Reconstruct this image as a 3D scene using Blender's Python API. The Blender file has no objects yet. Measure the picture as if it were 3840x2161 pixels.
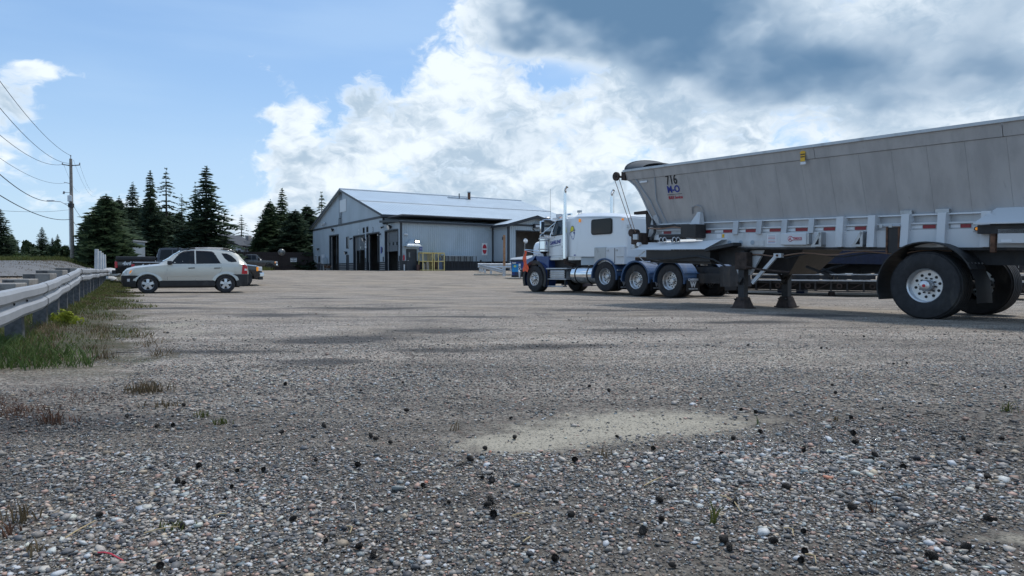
import bpy, bmesh, math, random
import numpy as np
from mathutils import Vector, Matrix
from math import radians, sin, cos, pi, atan2, sqrt
random.seed(7)
RNG = np.random.default_rng(11)
S = bpy.context.scene
COL = S.collection

# ------------------------------------------------------------------ camera
F = 2500.0            # focal length in photo pixels (3840 wide)
CAMZ = 0.82
PITCH = math.atan((1080.5 - 1018.0) / F)
cam_d = bpy.data.cameras.new('camera')
cam = bpy.data.objects.new('camera', cam_d); COL.objects.link(cam)
cam_d.sensor_width = 36.0
cam_d.lens = 36.0 * F / 3840.0
cam_d.clip_start = 0.05; cam_d.clip_end = 5000
cam.location = (0, 0, CAMZ)
cam.rotation_euler = (pi / 2 - PITCH, 0, 0)
S.camera = cam
S.render.resolution_x = 1024; S.render.resolution_y = 576

# ------------------------------------------------------------------ light
SUN_AZ = radians(42)      # from straight ahead (+Y) towards the right (+X)
SUN_EL = radians(66)
sun_d = bpy.data.lights.new('sun', 'SUN'); sun_d.energy = 2.1; sun_d.angle = radians(7)
sun_d.color = (1.0, 0.965, 0.915)
sun = bpy.data.objects.new('sun', sun_d); COL.objects.link(sun)
sd = Vector((sin(SUN_AZ) * cos(SUN_EL), cos(SUN_AZ) * cos(SUN_EL), sin(SUN_EL)))
sun.rotation_euler = sd.to_track_quat('Z', 'Y').to_euler()
sun.location = sd * 200

S.view_settings.view_transform = 'Standard'
S.view_settings.look = 'None'
S.view_settings.exposure = 0.35
S.view_settings.gamma = 1.0
S.view_settings.use_curve_mapping = False
S.cycles.max_bounces = 6
S.cycles.transparent_max_bounces = 8
S.cycles.sample_clamp_indirect = 6.0

# ------------------------------------------------------------------ node helpers
class NT:
    def __init__(s, tree): s.t = tree; s.n = tree.nodes; s.l = tree.links
    def node(s, typ, **kw):
        nd = s.n.new(typ)
        for k, v in kw.items(): setattr(nd, k, v)
        return nd
    def link(s, a, b): s.l.new(a, b)
    def put(s, sock, v):
        if hasattr(v, 'is_linked') or isinstance(v, bpy.types.NodeSocket): s.l.new(v, sock)
        else: sock.default_value = v
    def math(s, op, a, b=None, c=None, clamp=False):
        nd = s.n.new('ShaderNodeMath'); nd.operation = op; nd.use_clamp = clamp
        s.put(nd.inputs[0], a)
        if b is not None: s.put(nd.inputs[1], b)
        if c is not None: s.put(nd.inputs[2], c)
        return nd.outputs[0]
    def vmath(s, op, a, b=None, out=0):
        nd = s.n.new('ShaderNodeVectorMath'); nd.operation = op
        s.put(nd.inputs[0], a)
        if b is not None: s.put(nd.inputs[1], b)
        return nd.outputs[out]
    def noise(s, vec, scale, detail=6, rough=.55, dist=0, out=0):
        nd = s.n.new('ShaderNodeTexNoise')
        s.put(nd.inputs['Vector'], vec); nd.inputs['Scale'].default_value = scale
        nd.inputs['Detail'].default_value = detail; nd.inputs['Roughness'].default_value = rough
        nd.inputs['Distortion'].default_value = dist
        return nd.outputs[out]
    def ss(s, x, a, b, lo=0.0, hi=1.0):
        nd = s.n.new('ShaderNodeMapRange'); nd.interpolation_type = 'SMOOTHSTEP'
        s.put(nd.inputs[0], x); nd.inputs[1].default_value = a; nd.inputs[2].default_value = b
        nd.inputs[3].default_value = lo; nd.inputs[4].default_value = hi
        return nd.outputs[0]
    def mix(s, f, a, b):
        nd = s.n.new('ShaderNodeMix'); nd.data_type = 'RGBA'
        s.put(nd.inputs[0], f)
        for k, v in ((6, a), (7, b)):
            if isinstance(v, tuple) and len(v) == 3: v = (*v, 1)
            s.put(nd.inputs[k], v)
        return nd.outputs[2]
    def xyz(s, v):
        nd = s.n.new('ShaderNodeSeparateXYZ'); s.put(nd.inputs[0], v); return nd.outputs
    def comb(s, x, y, z):
        nd = s.n.new('ShaderNodeCombineXYZ')
        for i, q in enumerate((x, y, z)): s.put(nd.inputs[i], q)
        return nd.outputs[0]

# ------------------------------------------------------------------ world: clear-air sky with fair-weather clouds
W = bpy.data.worlds.new('World'); S.world = W; W.use_nodes = True
w = NT(W.node_tree); w.n.clear()
wout = w.node('ShaderNodeOutputWorld'); bg = w.node('ShaderNodeBackground')
w.link(bg.outputs[0], wout.inputs[0])
sky = w.node('ShaderNodeTexSky', sky_type='NISHITA')
sky.sun_disc = False; sky.sun_elevation = SUN_EL; sky.sun_rotation = SUN_AZ
sky.air_density = 1.0; sky.dust_density = 1.2; sky.ozone_density = 1.5; sky.altitude = 300
D = w.node('ShaderNodeTexCoord').outputs['Generated']
dx, dy, dz = w.xyz(D)
az = w.math('MULTIPLY', w.math('ARCTAN2', dx, dy), 57.2958)         # degrees right of +Y
el = w.math('MULTIPLY', w.math('ARCSINE', dz), 57.2958)
# cloud coordinates: direction stretched so that clouds flatten near the horizon
cv = w.comb(w.math('MULTIPLY', az, 0.1), w.math('MULTIPLY', el, 0.15), 0.0)
ahead = w.ss(w.math('ABSOLUTE', az), 42, 75, 1.0, 0.0)
def blob(a0, e0, ra, re, amp, rot=0.0, A=None, E=None):
    da = w.math('SUBTRACT', az if A is None else A, a0); de = w.math('SUBTRACT', el if E is None else E, e0)
    c_, s_ = cos(radians(rot)), sin(radians(rot))
    p = w.math('ADD', w.math('MULTIPLY', da, c_ / ra), w.math('MULTIPLY', de, s_ / ra))
    q = w.math('ADD', w.math('MULTIPLY', da, -s_ / re), w.math('MULTIPLY', de, c_ / re))
    r2 = w.math('ADD', w.math('MULTIPLY', p, p), w.math('MULTIPLY', q, q))
    return w.math('MULTIPLY', w.math('EXPONENT', w.math('MULTIPLY', r2, -1.0)), amp)
def total(lst):
    o = lst[0]
    for b in lst[1:]: o = w.math('ADD', o, b)
    return o
# where the cumulus stands thick (positive) and where the sky is open (negative)
sdist = w.math('ADD', w.math('SUBTRACT', w.math('MULTIPLY', az, .69), w.math('MULTIPLY', el, .725)), 21.1)
bank = w.math('MULTIPLY', w.math('MULTIPLY', w.ss(sdist, -3.0, 5.5, -.20, .33), w.ss(el, -1, 26, 1.0, .9)), ahead)
cum = total([bank,
    blob(-2, 19.5, 2.6, 4.5, .20, 20), blob(-16, 6.5, 4, 3, .10),
    blob(-36.8, 11.2, 2.8, 2.2, .40), blob(-34, 13.9, 3.4, .8, .36), blob(-37.5, 8.0, 2.4, 1.8, .40), blob(-34.6, 7.8, 1.6, 1.0, .26), blob(-32.5, 5.0, 6, 1.6, .26),
    blob(-21.0, 17.0, 1.8, 1.2, .17, -38), blob(-19.0, 15.0, 3.0, 1.3, .215, -38), blob(-17.0, 13.0, 2.2, 1.8, .215), blob(-19.4, 12.4, 2.0, .8, .38), blob(-18.2, 10.4, 1.4, 1.2, .34),
    blob(-25, 2.5, 18, 2.0, .16),
    blob(3.6, 16.3, 2.4, 1.5, -.42), blob(-.5, 19.8, 2.3, 3.0, -.46), blob(-9, 21.0, 3.4, 3.2, -.20), blob(-9.6, 15.6, 2.2, 2.6, -.22), blob(8.9, 12.4, 2.2, 1.0, -.10), blob(22.4, 10.4, 3.0, 1.6, -.16), blob(-12.5, 7.0, 1.4, 1.0, -.16),
])
warp = w.noise(cv, 2.2, 3, .6, 0, 1)
cvw = w.vmath('ADD', cv, w.vmath('MULTIPLY', w.vmath('SUBTRACT', warp, (.5, .5, .5)), (.45, .45, .0)))
def heap(v):
    a_ = w.noise(v, 1.15, 8, .58); b_ = w.noise(w.vmath('ADD', v, (7.3, 2.1, 0)), 3.4, 6, .58); c_ = w.noise(w.vmath('ADD', v, (1.7, 5.2, 0)), 10.0, 4, .6)
    return w.math('ADD', w.math('ADD', w.math('MULTIPLY', a_, .50), w.math('MULTIPLY', b_, .34)), w.math('MULTIPLY', c_, .16))
nz = heap(cvw)
elsew = w.math('MULTIPLY', w.math('SUBTRACT', 1.0, ahead), .03)
dens = w.math('ADD', w.math('ADD', nz, w.math('MULTIPLY', cum, .60)), elsew)
cover = w.ss(dens, .530, .655)
# relief of the cloud heaps: compare with the density a little higher up, towards the sun
cvu = w.vmath('ADD', cvw, (.05, .09, 0))
relief = w.math('SUBTRACT', heap(cvu), nz)
low = w.noise(w.vmath('ADD', cv, (3.1, 8.7, 0)), 1.3, 4, .55)
body = w.ss(dens, .575, .67)
sh0 = w.math('ADD', w.math('MULTIPLY', relief, 3.4), w.math('MULTIPLY', w.math('SUBTRACT', low, .5), 2.6))
shade = w.math('MULTIPLY', w.ss(sh0, -.42, .50), body)
# the low, dark-bellied cloud
wn = w.noise(w.vmath('ADD', cv, (4.4, 1.2, 0)), 1.3, 3, .45, 0, 1)
wx_, wy_, _wz = w.xyz(wn)
azw = w.math('ADD', az, w.math('MULTIPLY', w.math('SUBTRACT', wx_, .5), 11.0)); elw = w.math('ADD', el, w.math('MULTIPLY', w.math('SUBTRACT', wy_, .5), 7.0))
def db(*a): return blob(*a, A=azw, E=elw)
dk = total([db(9.0, 21.6, 8.6, 4.0, 1.25), db(3.2, 21.0, 3.4, 2.0, .55), db(17, 20.0, 7, 3.8, .58), db(20, 15.8, 6, 3.4, .50), db(29, 13.2, 10, 3.2, .74, -6), db(29, 18, 14, 5, .30), db(-1.2, 11.4, 3.4, 2.2, .34), db(4, 10.6, 3.2, 1.4, .26), db(12.5, 13.5, 4, 2.0, .14), db(-9, 7.5, 4, 1.5, .14), db(38, 17, 7, 3, .30)])
dkn = w.math('MULTIPLY', dk, w.math('ADD', w.math('MULTIPLY', w.noise(cvw, 1.3, 3, .5), 1.3), .37))
dark = w.ss(dkn, .02, .95)
ccol = w.mix(shade, (7.7, 7.85, 8.0), (3.9, 4.7, 5.5))
dcol = w.mix(w.ss(dkn, .35, 1.25), (3.5, 4.35, 5.3), (1.15, 2.0, 3.1))
ccol = w.mix(dark, ccol, dcol)
cov2 = w.math('MAXIMUM', cover, w.ss(dkn, .10, .55))
# thin high veil and pale haze low down
veil = w.math('MULTIPLY', w.ss(w.noise(w.comb(w.math('MULTIPLY', az, .03), w.math('MULTIPLY', el, .16), 3.0), 1.4, 4, .5), .35, .75), .35)
hz = w.ss(el, -2, 22, .85, .42)
gain = w.vmath('MULTIPLY', sky.outputs[0], (1.05, 1.12, 1.2))
skyc = w.mix(hz, gain, w.mix(w.ss(el, 0, 20), (5.0, 6.2, 7.2), (3.1, 4.8, 7.0)))
skyc = w.mix(veil, skyc, (4.4, 5.7, 7.3))
fin = w.mix(cov2, skyc, ccol)
fin = w.vmath('MULTIPLY', fin, (.93, 1.0, 1.06))
w.link(fin, bg.inputs[0])
bg.inputs[1].default_value = 0.1
W.cycles.sampling_method = 'MANUAL'; W.cycles.sample_map_resolution = 512

# ------------------------------------------------------------------ geometry helpers
def ray(px, py):
    u = (px - 1920) / F; v = (1080.5 - py) / F
    return Vector((u, cos(PITCH) + v * sin(PITCH), v * cos(PITCH) - sin(PITCH)))
def at(px, py, Y):
    d = ray(px, py); t = Y / d.y
    return Vector((d.x * t, Y, CAMZ + d.z * t))
def sstep(a, b, x):
    t = min(1.0, max(0.0, (x - a) / (b - a))); return t * t * (3 - 2 * t)
RAIL0 = Vector((-5.42, 7.26)); RAILD = Vector((-0.5, 0.866)).normalized(); RAILN = Vector((-RAILD.y, RAILD.x))  # towards the road (left)
def gz(x, y):
    lot = 0.87 * sstep(27, 66, y) if y < 66 else 0.87 + min(.25, (y - 66) * .004)
    lot = 0.87 * min(1, max(0, (y - 29) / 36.0)) if y < 65 else lot
    q = (x - RAIL0.x) * RAILN.x + (y - RAIL0.y) * RAILN.y
    left = 0.10 + 0.028 * max(0, min(y, 58))
    k = sstep(0.4, 4.0, q) * (1 - sstep(60, 110, y) * .4)
    verge = 0.06 * sstep(-1.4, 0, q) * sstep(4.2, 7, y)
    return (lot + verge) * (1 - k) + max(lot, left) * k
def gpt(px, py):
    """ground point seen at a photo pixel"""
    d = ray(px, py); y = 1.0
    for i in range(4000):
        t = y / d.y; x = d.x * t; z = CAMZ + d.z * t
        if z <= gz(x, y): return Vector((x, y, gz(x, y)))
        y *= 1.002; y += .002
    return Vector((x, y, gz(x, y)))

MATS = {}
def mat(name, color=(.5, .5, .5), rough=.6, metal=0.0, spec=.5, emit=None, estr=0, coat=0, trans=0, var=0, vscale=6, bump=0, bscale=40, dirt=None, dscale=2.0, dlo=.5, dhi=.75, obj=False, alpha=1):
    """plain procedural material: base colour with noise variation, optional dirt colour and fine bump"""
    m = bpy.data.materials.new(name); m.use_nodes = True; MATS[name] = m
    n = NT(m.node_tree); b = n.n['Principled BSDF']
    b.inputs['Roughness'].default_value = rough; b.inputs['Metallic'].default_value = metal
    b.inputs['Specular IOR Level'].default_value = spec
    if coat: b.inputs['Coat Weight'].default_value = coat; b.inputs['Coat Roughness'].default_value = .05
    if trans: b.inputs['Transmission Weight'].default_value = trans
    if alpha < 1: b.inputs['Alpha'].default_value = alpha
    if emit: b.inputs['Emission Color'].default_value = (*emit, 1); b.inputs['Emission Strength'].default_value = estr
    c = (*color, 1)
    co = None
    if var or bump or dirt:
        tc = n.node('ShaderNodeTexCoord'); co = tc.outputs['Object']
    if var:
        f = n.noise(co, vscale, 5, .6)
        lo = tuple(max(0, q * (1 - var)) for q in color); hi = tuple(min(1, q * (1 + var)) for q in color)
        c = n.mix(n.ss(f, .3, .7), lo, hi)
    if dirt:
        f2 = n.ss(n.noise(n.vmath('MULTIPLY', co, (1, 1, .35)), dscale, 7, .65, .3), dlo, dhi)
        c = n.mix(f2, c, dirt)
    if isinstance(c, tuple): b.inputs['Base Color'].default_value = c
    else: n.link(c, b.inputs['Base Color'])
    if bump:
        bn = n.node('ShaderNodeBump'); bn.inputs['Strength'].default_value = bump; bn.inputs['Distance'].default_value = .01
        n.link(n.noise(co, bscale, 5, .6), bn.inputs['Height']); n.link(bn.outputs[0], b.inputs['Normal'])
    return m
def M(n): return MATS[n]

def setp(o, label=None, cat=None, group=None, kind=None):
    if label: o['label'] = label
    if cat: o['category'] = cat
    if group: o['group'] = group
    if kind: o['kind'] = kind
    return o
def empty(name, loc=(0, 0, 0), rz=0.0, label=None, cat=None, group=None):
    o = bpy.data.objects.new(name, None); COL.objects.link(o)
    o.location = loc; o.rotation_euler = (0, 0, rz); o.empty_display_size = .2
    return setp(o, label, cat, group)
def link(name, me, material=None, parent=None):
    o = bpy.data.objects.new(name, me); COL.objects.link(o)
    if material is not None and not me.materials: me.materials.append(M(material) if isinstance(material, str) else material)
    if parent: o.parent = parent
    return o
def frame_rz(ax): return atan2(ax[1], ax[0])

class MB:
    def __init__(s): s.v = []; s.f = []
    def add(s, vs, fs):
        k = len(s.v); s.v += [tuple(p) for p in vs]; s.f += [tuple(i + k for i in q) for q in fs]; return s
    def box(s, x0, x1, y0, y1, z0, z1):
        return s.add([(x0, y0, z0), (x1, y0, z0), (x1, y1, z0), (x0, y1, z0), (x0, y0, z1), (x1, y0, z1), (x1, y1, z1), (x0, y1, z1)],
              [(0, 3, 2, 1), (4, 5, 6, 7), (0, 1, 5, 4), (1, 2, 6, 5), (2, 3, 7, 6), (3, 0, 4, 7)])
    def bbox(s, x0, x1, y0, y1, z0, z1, b=.01):
        """box with chamfered edges (by bmesh)"""
        bm = bmesh.new(); bmesh.ops.create_cube(bm, size=1)
        for v in bm.verts: v.co = Vector((x0 + (v.co.x + .5) * (x1 - x0), y0 + (v.co.y + .5) * (y1 - y0), z0 + (v.co.z + .5) * (z1 - z0)))
        bmesh.ops.bevel(bm, geom=bm.edges[:], offset=b, segments=2, affect='EDGES', profile=.5)
        bm.verts.index_update()
        s.add([v.co[:] for v in bm.verts], [[v.index for v in f.verts] for f in bm.faces]); bm.free(); return s
    def hexa(s, pts):
        """8 points: bottom ring 4, top ring 4"""
        return s.add(pts, [(0, 3, 2, 1), (4, 5, 6, 7), (0, 1, 5, 4), (1, 2, 6, 5), (2, 3, 7, 6), (3, 0, 4, 7)])
    def cyl(s, p0, p1, r0, r1=None, n=12, cap=True):
        if r1 is None: r1 = r0
        p0 = Vector(p0); p1 = Vector(p1); d = (p1 - p0).normalized()
        a = d.orthogonal().normalized(); b = d.cross(a)
        vs = [p0 + (a * cos(2 * pi * i / n) + b * sin(2 * pi * i / n)) * r0 for i in range(n)] + [p1 + (a * cos(2 * pi * i / n) + b * sin(2 * pi * i / n)) * r1 for i in range(n)]
        fs = [(i, (i + 1) % n, n + (i + 1) % n, n + i) for i in range(n)]
        if cap: fs += [tuple(range(n - 1, -1, -1)), tuple(range(n, 2 * n))]
        return s.add(vs, fs)
    def tube(s, pts, r, n=8, closed=False):
        P = [Vector(p) for p in pts]; rings = []
        ref = None
        for i, p in enumerate(P):
            d = (P[min(i + 1, len(P) - 1)] - P[max(i - 1, 0)])
            if closed: d = P[(i + 1) % len(P)] - P[i - 1]
            d.normalize()
            if ref is None: ref = d.orthogonal().normalized()
            a = (ref - d * ref.dot(d)); a = a.normalized() if a.length > 1e-6 else d.orthogonal().normalized()
            ref = a; b = d.cross(a)
            rr = r[i] if isinstance(r, (list, tuple)) else r
            rings.append([p + (a * cos(2 * pi * k / n) + b * sin(2 * pi * k / n)) * rr for k in range(n)])
        vs = [q for R in rings for q in R]; fs = []
        m = len(P)
        for i in range(m if closed else m - 1):
            j = (i + 1) % m
            for k in range(n): fs.append((i * n + k, i * n + (k + 1) % n, j * n + (k + 1) % n, j * n + k))
        if not closed: fs += [tuple(range(n - 1, -1, -1)), tuple(range((m - 1) * n, m * n))]
        return s.add(vs, fs)
    def prism(s, poly, axis, d0, d1):
        """poly in the plane across 'axis' ('x': (y,z), 'y': (x,z), 'z': (x,y)), extruded d0..d1"""
        def P(a, b, d): return {'x': (d, a, b), 'y': (a, d, b), 'z': (a, b, d)}[axis]
        n = len(poly)
        vs = [P(a, b, d0) for a, b in poly] + [P(a, b, d1) for a, b in poly]
        fs = [(i, (i + 1) % n, n + (i + 1) % n, n + i) for i in range(n)] + [tuple(range(n - 1, -1, -1)), tuple(range(n, 2 * n))]
        return s.add(vs, fs)
    def lathe(s, prof, c, axis='y', n=32, closed=False):
        """prof: list of (radius, offset along axis)"""
        rows = []
        for r, o in prof:
            row = []
            for i in range(n):
                A = 2 * pi * i / n; ca, sa = r * cos(A), r * sin(A)
                row.append({'y': (c[0] + ca, c[1] + o, c[2] + sa), 'x': (c[0] + o, c[1] + ca, c[2] + sa), 'z': (c[0] + ca, c[1] + sa, c[2] + o)}[axis])
            rows.append(row)
        vs = [q for r in rows for q in r]; fs = []
        m = len(prof)
        for j in range(m if closed else m - 1):
            j2 = (j + 1) % m
            for i in range(n): fs.append((j * n + i, j2 * n + i, j2 * n + (i + 1) % n, j * n + (i + 1) % n))
        return s.add(vs, fs)
    def grid(s, rows):
        """rows: list of equally long point lists"""
        m = len(rows[0]); vs = [p for r in rows for p in r]
        fs = [(i * m + j, i * m + j + 1, (i + 1) * m + j + 1, (i + 1) * m + j) for i in range(len(rows) - 1) for j in range(m - 1)]
        return s.add(vs, fs)
    def map(s, fn): s.v = [tuple(fn(*p)) for p in s.v]; return s
    def mesh(s, name, smooth=None):
        me = bpy.data.meshes.new(name); me.from_pydata(s.v, [], s.f)
        bm = bmesh.new(); bm.from_mesh(me); bmesh.ops.recalc_face_normals(bm, faces=bm.faces[:]); bm.to_mesh(me); bm.free()
        if smooth is not None:
            me.polygons.foreach_set('use_smooth', [True] * len(me.polygons)); me.set_sharp_from_angle(angle=radians(smooth))
        me.update(); return me
    def build(s, name, material, parent=None, smooth=None):
        return link(name, s.mesh(name, smooth), material, parent)
def fastmesh(name, V, Fc, colors=None, smooth=False):
    """numpy arrays to mesh; Fc all same vertex count"""
    me = bpy.data.meshes.new(name)
    k = Fc.shape[1]
    me.vertices.add(len(V)); me.vertices.foreach_set('co', np.ascontiguousarray(V, dtype=np.float32).ravel())
    me.loops.add(Fc.size); me.loops.foreach_set('vertex_index', np.ascontiguousarray(Fc, dtype=np.int32).ravel())
    me.polygons.add(len(Fc)); me.polygons.foreach_set('loop_start', np.arange(0, Fc.size, k, dtype=np.int32))
    if smooth: me.polygons.foreach_set('use_smooth', np.ones(len(Fc), dtype=bool))
    me.update(calc_edges=True)
    if colors is not None:
        a = me.color_attributes.new('col', 'FLOAT_COLOR', 'POINT')
        c4 = np.ones((len(V), 4), dtype=np.float32); c4[:, :3] = colors
        a.data.foreach_set('color', c4.ravel())
    return me
def boolean_cut(me, cutters, name):
    """subtract closed cutter meshes from a closed mesh"""
    o = bpy.data.objects.new('tmp', me); COL.objects.link(o); ks = []
    for c in cutters:
        k = bpy.data.objects.new('tmpc', c); COL.objects.link(k); ks.append(k)
        md = o.modifiers.new('b', 'BOOLEAN'); md.operation = 'DIFFERENCE'; md.solver = 'EXACT'; md.object = k
    dg = bpy.context.evaluated_depsgraph_get()
    out = bpy.data.meshes.new_from_object(o.evaluated_get(dg)); out.name = name
    for q in [o] + ks: bpy.data.objects.remove(q)
    return out
def text_mesh(txt, size=1.0, align='CENTER', bold=0.0, shear=0.0, squeeze=1.0, depth=.002):
    cu = bpy.data.curves.new('t', 'FONT'); cu.body = txt; cu.size = size; cu.align_x = align; cu.align_y = 'CENTER'
    cu.extrude = depth; cu.offset = bold; cu.shear = shear; cu.resolution_u = 3
    o = bpy.data.objects.new('t', cu); COL.objects.link(o)
    dg = bpy.context.evaluated_depsgraph_get()
    me = bpy.data.meshes.new_from_object(o.evaluated_get(dg)); bpy.data.objects.remove(o)
    if squeeze != 1.0:
        for v in me.vertices: v.co.x *= squeeze
    me.materials.clear()
    return me
def text(name, txt, material, parent, loc, xdir, updir, size, **kw):
    """flat lettering: xdir reading direction, updir up direction (parent's space)"""
    me = text_mesh(txt, size, **kw)
    X = Vector(xdir).normalized(); U = Vector(updir).normalized(); N = X.cross(U)
    R = Matrix((X, U, N)).transposed().to_4x4()
    me.transform(Matrix.Translation(Vector(loc)) @ R); me.name = name
    return link(name, me, material, parent)
def copy_tree(o, parent=None):
    c = o.copy(); COL.objects.link(c); c.parent = parent
    for ch in list(o.children): copy_tree(ch, c)
    return c
def wheel(parent, x, z, y_out, width, R, Rr, hub='bolt', name='wheel', side=-1, dish=.0, tyre='tyre', rim='rim', spokes=0, blocks=True):
    """a wheel as a part: tyre and rim below it. y_out: outer face, side -1: outer face looks to -y"""
    w0 = MB()
    s = -side
    bul = width * .06
    prof = [(Rr * .98, .0), (Rr * 1.03, -bul * .4), ((Rr + R) / 2, -bul), (R * .955, -bul * .2), (R * .99, width * .08), (R, width * .2), (R, width * .8), (R * .99, width * .92), (R * .955, width + bul * .2), ((Rr + R) / 2, width + bul), (Rr * .98, width)]
    t = MB(); t.lathe([(r, y_out + s * o) for r, o in prof], (x, 0, z), 'y', n=40)
    # tread blocks
    nb = 56 if blocks else 0
    if not blocks:
        for o0, o1 in ((.06, .22), (.26, .40), (.44, .56), (.60, .74), (.78, .94)): t.lathe([(R * .99, y_out + s * width * o0), (R * 1.01, y_out + s * width * (o0 + .01)), (R * 1.01, y_out + s * width * (o1 - .01)), (R * .99, y_out + s * width * o1)], (x, 0, z), 'y', n=40)
    for k in range(nb):
        A = 2 * pi * k / nb; dA = 2 * pi / nb * .32
        for (o0, o1) in ((.06, .30), (.36, .64), (.70, .94)):
            sh = .5 * dA if o0 > .3 and o0 < .6 else 0
            p = []
            for rr in (R * .985, R * 1.012):
                for (aa, oo) in ((A - dA + sh, o0), (A + dA + sh, o0), (A + dA + sh, o1), (A - dA + sh, o1)):
                    p.append((x + rr * cos(aa), y_out + s * width * oo, z + rr * sin(aa)))
            t.hexa(p)
    wo = t.build(name, tyre, parent, smooth=40)
    r = MB()
    pr = [(Rr * 1.0, -.006), (Rr * 1.03, .0), (Rr * 1.0, .012), (Rr * .93, .03), (Rr * .90, .05 + dish * .6), (Rr * .84, dish), (Rr * .30, dish + (0.0 if spokes == 0 else .02)), (Rr * .30, dish - .05), (Rr * .22, dish - .07), (.0, dish - .07)]
    if spokes:
        # alloy wheel: dark barrel behind, five broad spokes
        r.lathe([(q, y_out + s * o) for q, o in [(Rr * 1.0, -.004), (Rr * 1.02, .004), (Rr * .97, .02), (Rr * .88, .035), (Rr * .88, .02), (Rr * .95, .0)]], (x, 0, z), 'y', n=40)
        for k in range(spokes):
            A = 2 * pi * (k + .25) / spokes
            ca, sa = cos(A), sin(A)
            def P(rad, tan, o): return (x + rad * ca - tan * sa, y_out + s * o, z + rad * sa + tan * ca)
            wi, wo_ = Rr * .20, Rr * .25
            r.hexa([P(Rr * .18, -wi, .01), P(Rr * .92, -wo_, .02), P(Rr * .92, wo_, .02), P(Rr * .18, wi, .01),
                    P(Rr * .18, -wi, .05), P(Rr * .92, -wo_, .05), P(Rr * .92, wo_, .05), P(Rr * .18, wi, .05)])
        r.cyl((x, y_out + s * .0, z), (x, y_out + s * .06, z), Rr * .30, n=20)
        hb = MB(); hb.lathe([(Rr * .93, y_out + s * .07), (.001, y_out + s * .075)], (x, 0, z), 'y', n=24)
        hb.build('wheel_back', 'black', wo)
        bolts = MB()
        for k in range(spokes):
            A = 2 * pi * (k + .75) / spokes
            bolts.cyl((x + Rr * .18 * cos(A), y_out - s * .004, z + Rr * .18 * sin(A)), (x + Rr * .18 * cos(A), y_out + s * .02, z + Rr * .18 * sin(A)), Rr * .045, n=6)
        r.build('rim', rim, wo, smooth=35); bolts.build('lug_nuts', 'black', wo)
    else:
        r.lathe([(q, y_out + s * o) for q, o in pr], (x, 0, z), 'y', n=40)
        r.build('rim', rim, wo, smooth=35)
        hh = MB()
        for k in range(10):
            A = 2 * pi * (k + .3) / 10
            c0 = Vector((x + Rr * .66 * cos(A), y_out + s * (dish - .006), z + Rr * .66 * sin(A)))
            hh.cyl(c0, c0 + Vector((0, s * .02, 0)), Rr * .085, n=10)
        for k in range(10):
            A = 2 * pi * (k + .8) / 10
            c0 = Vector((x + Rr * .44 * cos(A), y_out + s * (dish - .03), z + Rr * .44 * sin(A)))
            hh.cyl(c0, c0 + Vector((0, s * .05, 0)), Rr * .05, n=8)
        hh.build('hand_holes', 'black', wo)
    return wo
# ------------------------------------------------------------------ materials
mat('black', (.012, .012, .013), .6)
mat('tyre', (.022, .022, .024), .82, var=.25, vscale=9, dirt=(.10, .092, .08), dscale=3.5, dlo=.52, dhi=.85)
mat('rim', (.62, .63, .64), .32, .85, dirt=(.25, .23, .21), dscale=5, dlo=.5, dhi=.8)
mat('alloy', (.62, .64, .66), .3, .7)
mat('chrome', (.80, .82, .84), .10, 1.0)
mat('white_paint', (.74, .76, .77), .28, coat=.5, dirt=(.52, .52, .50), dscale=1.4, dlo=.55, dhi=.9)
mat('blue_paint', (.016, .040, .145), .30, coat=.5, var=.15, dirt=(.09, .095, .11), dscale=2.5, dlo=.55, dhi=.9)
mat('fender_blue', (.024, .066, .150), .5, var=.2, dirt=(.11, .12, .13), dscale=2.5, dlo=.5, dhi=.85)
mat('frame_black', (.020, .020, .022), .6, var=.4, vscale=4, dirt=(.075, .062, .05), dscale=3, dlo=.48, dhi=.8, bump=.2)
mat('greasy', (.016, .015, .016), .5, dirt=(.036, .030, .026), dscale=5, dlo=.45, dhi=.75, bump=.4, bscale=25)
mat('rust', (.11, .055, .032), .85, var=.5, vscale=12, bump=.3)
mat('dark_rust', (.045, .030, .024), .8, var=.5, vscale=9, bump=.3)
mat('steel', (.42, .43, .44), .38, .8, dirt=(.2, .19, .18), dscale=4, dlo=.5, dhi=.8)
mat('trailer_white', (.60, .62, .64), .42, dirt=(.36, .35, .33), dscale=2.2, dlo=.50, dhi=.85)
mat('red_tape', (.26, .018, .026), .4)
mat('white_tape', (.70, .72, .74), .4)
mat('sticker_white', (.72, .73, .75), .5)
mat('sticker_yellow', (.72, .42, .03), .5)
mat('ink_black', (.012, .013, .018), .5)
mat('ink_blue', (.015, .035, .26), .5)
mat('ink_red', (.42, .02, .05), .5)
mat('ink_grey', (.30, .36, .42), .5)
mat('ink_white', (.62, .64, .66), .5)
mat('logo_yellow', (.80, .74, .03), .45)
mat('amber', (.85, .28, .02), .25, emit=(1, .35, .02), estr=.25)
mat('lamp_red', (.50, .02, .03), .2, spec=.6)
mat('lamp_clear', (.75, .74, .70), .08, spec=.7)
mat('glass_dark', (.008, .010, .012), .05, spec=.3)
mat('glass_cab', (.020, .030, .038), .04, spec=.6)
mat('glass_sky', (.035, .045, .055), .03, spec=.9, coat=1)
mat('tarp', (.045, .055, .065), .75, var=.2, vscale=3)
mat('rope', (.30, .20, .15), .9)
mat('orange_flag', (.78, .115, .045), .7, var=.15, vscale=8)
mat('galv', (.50, .52, .54), .42, .55, var=.14, vscale=3, dirt=(.30, .30, .29), dscale=3, dlo=.55, dhi=.85)
mat('rail_paint', (.29, .30, .315), .6, .0, var=.06, vscale=4, dirt=(.36, .34, .31), dscale=2.6, dlo=.56, dhi=.85)
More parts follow.
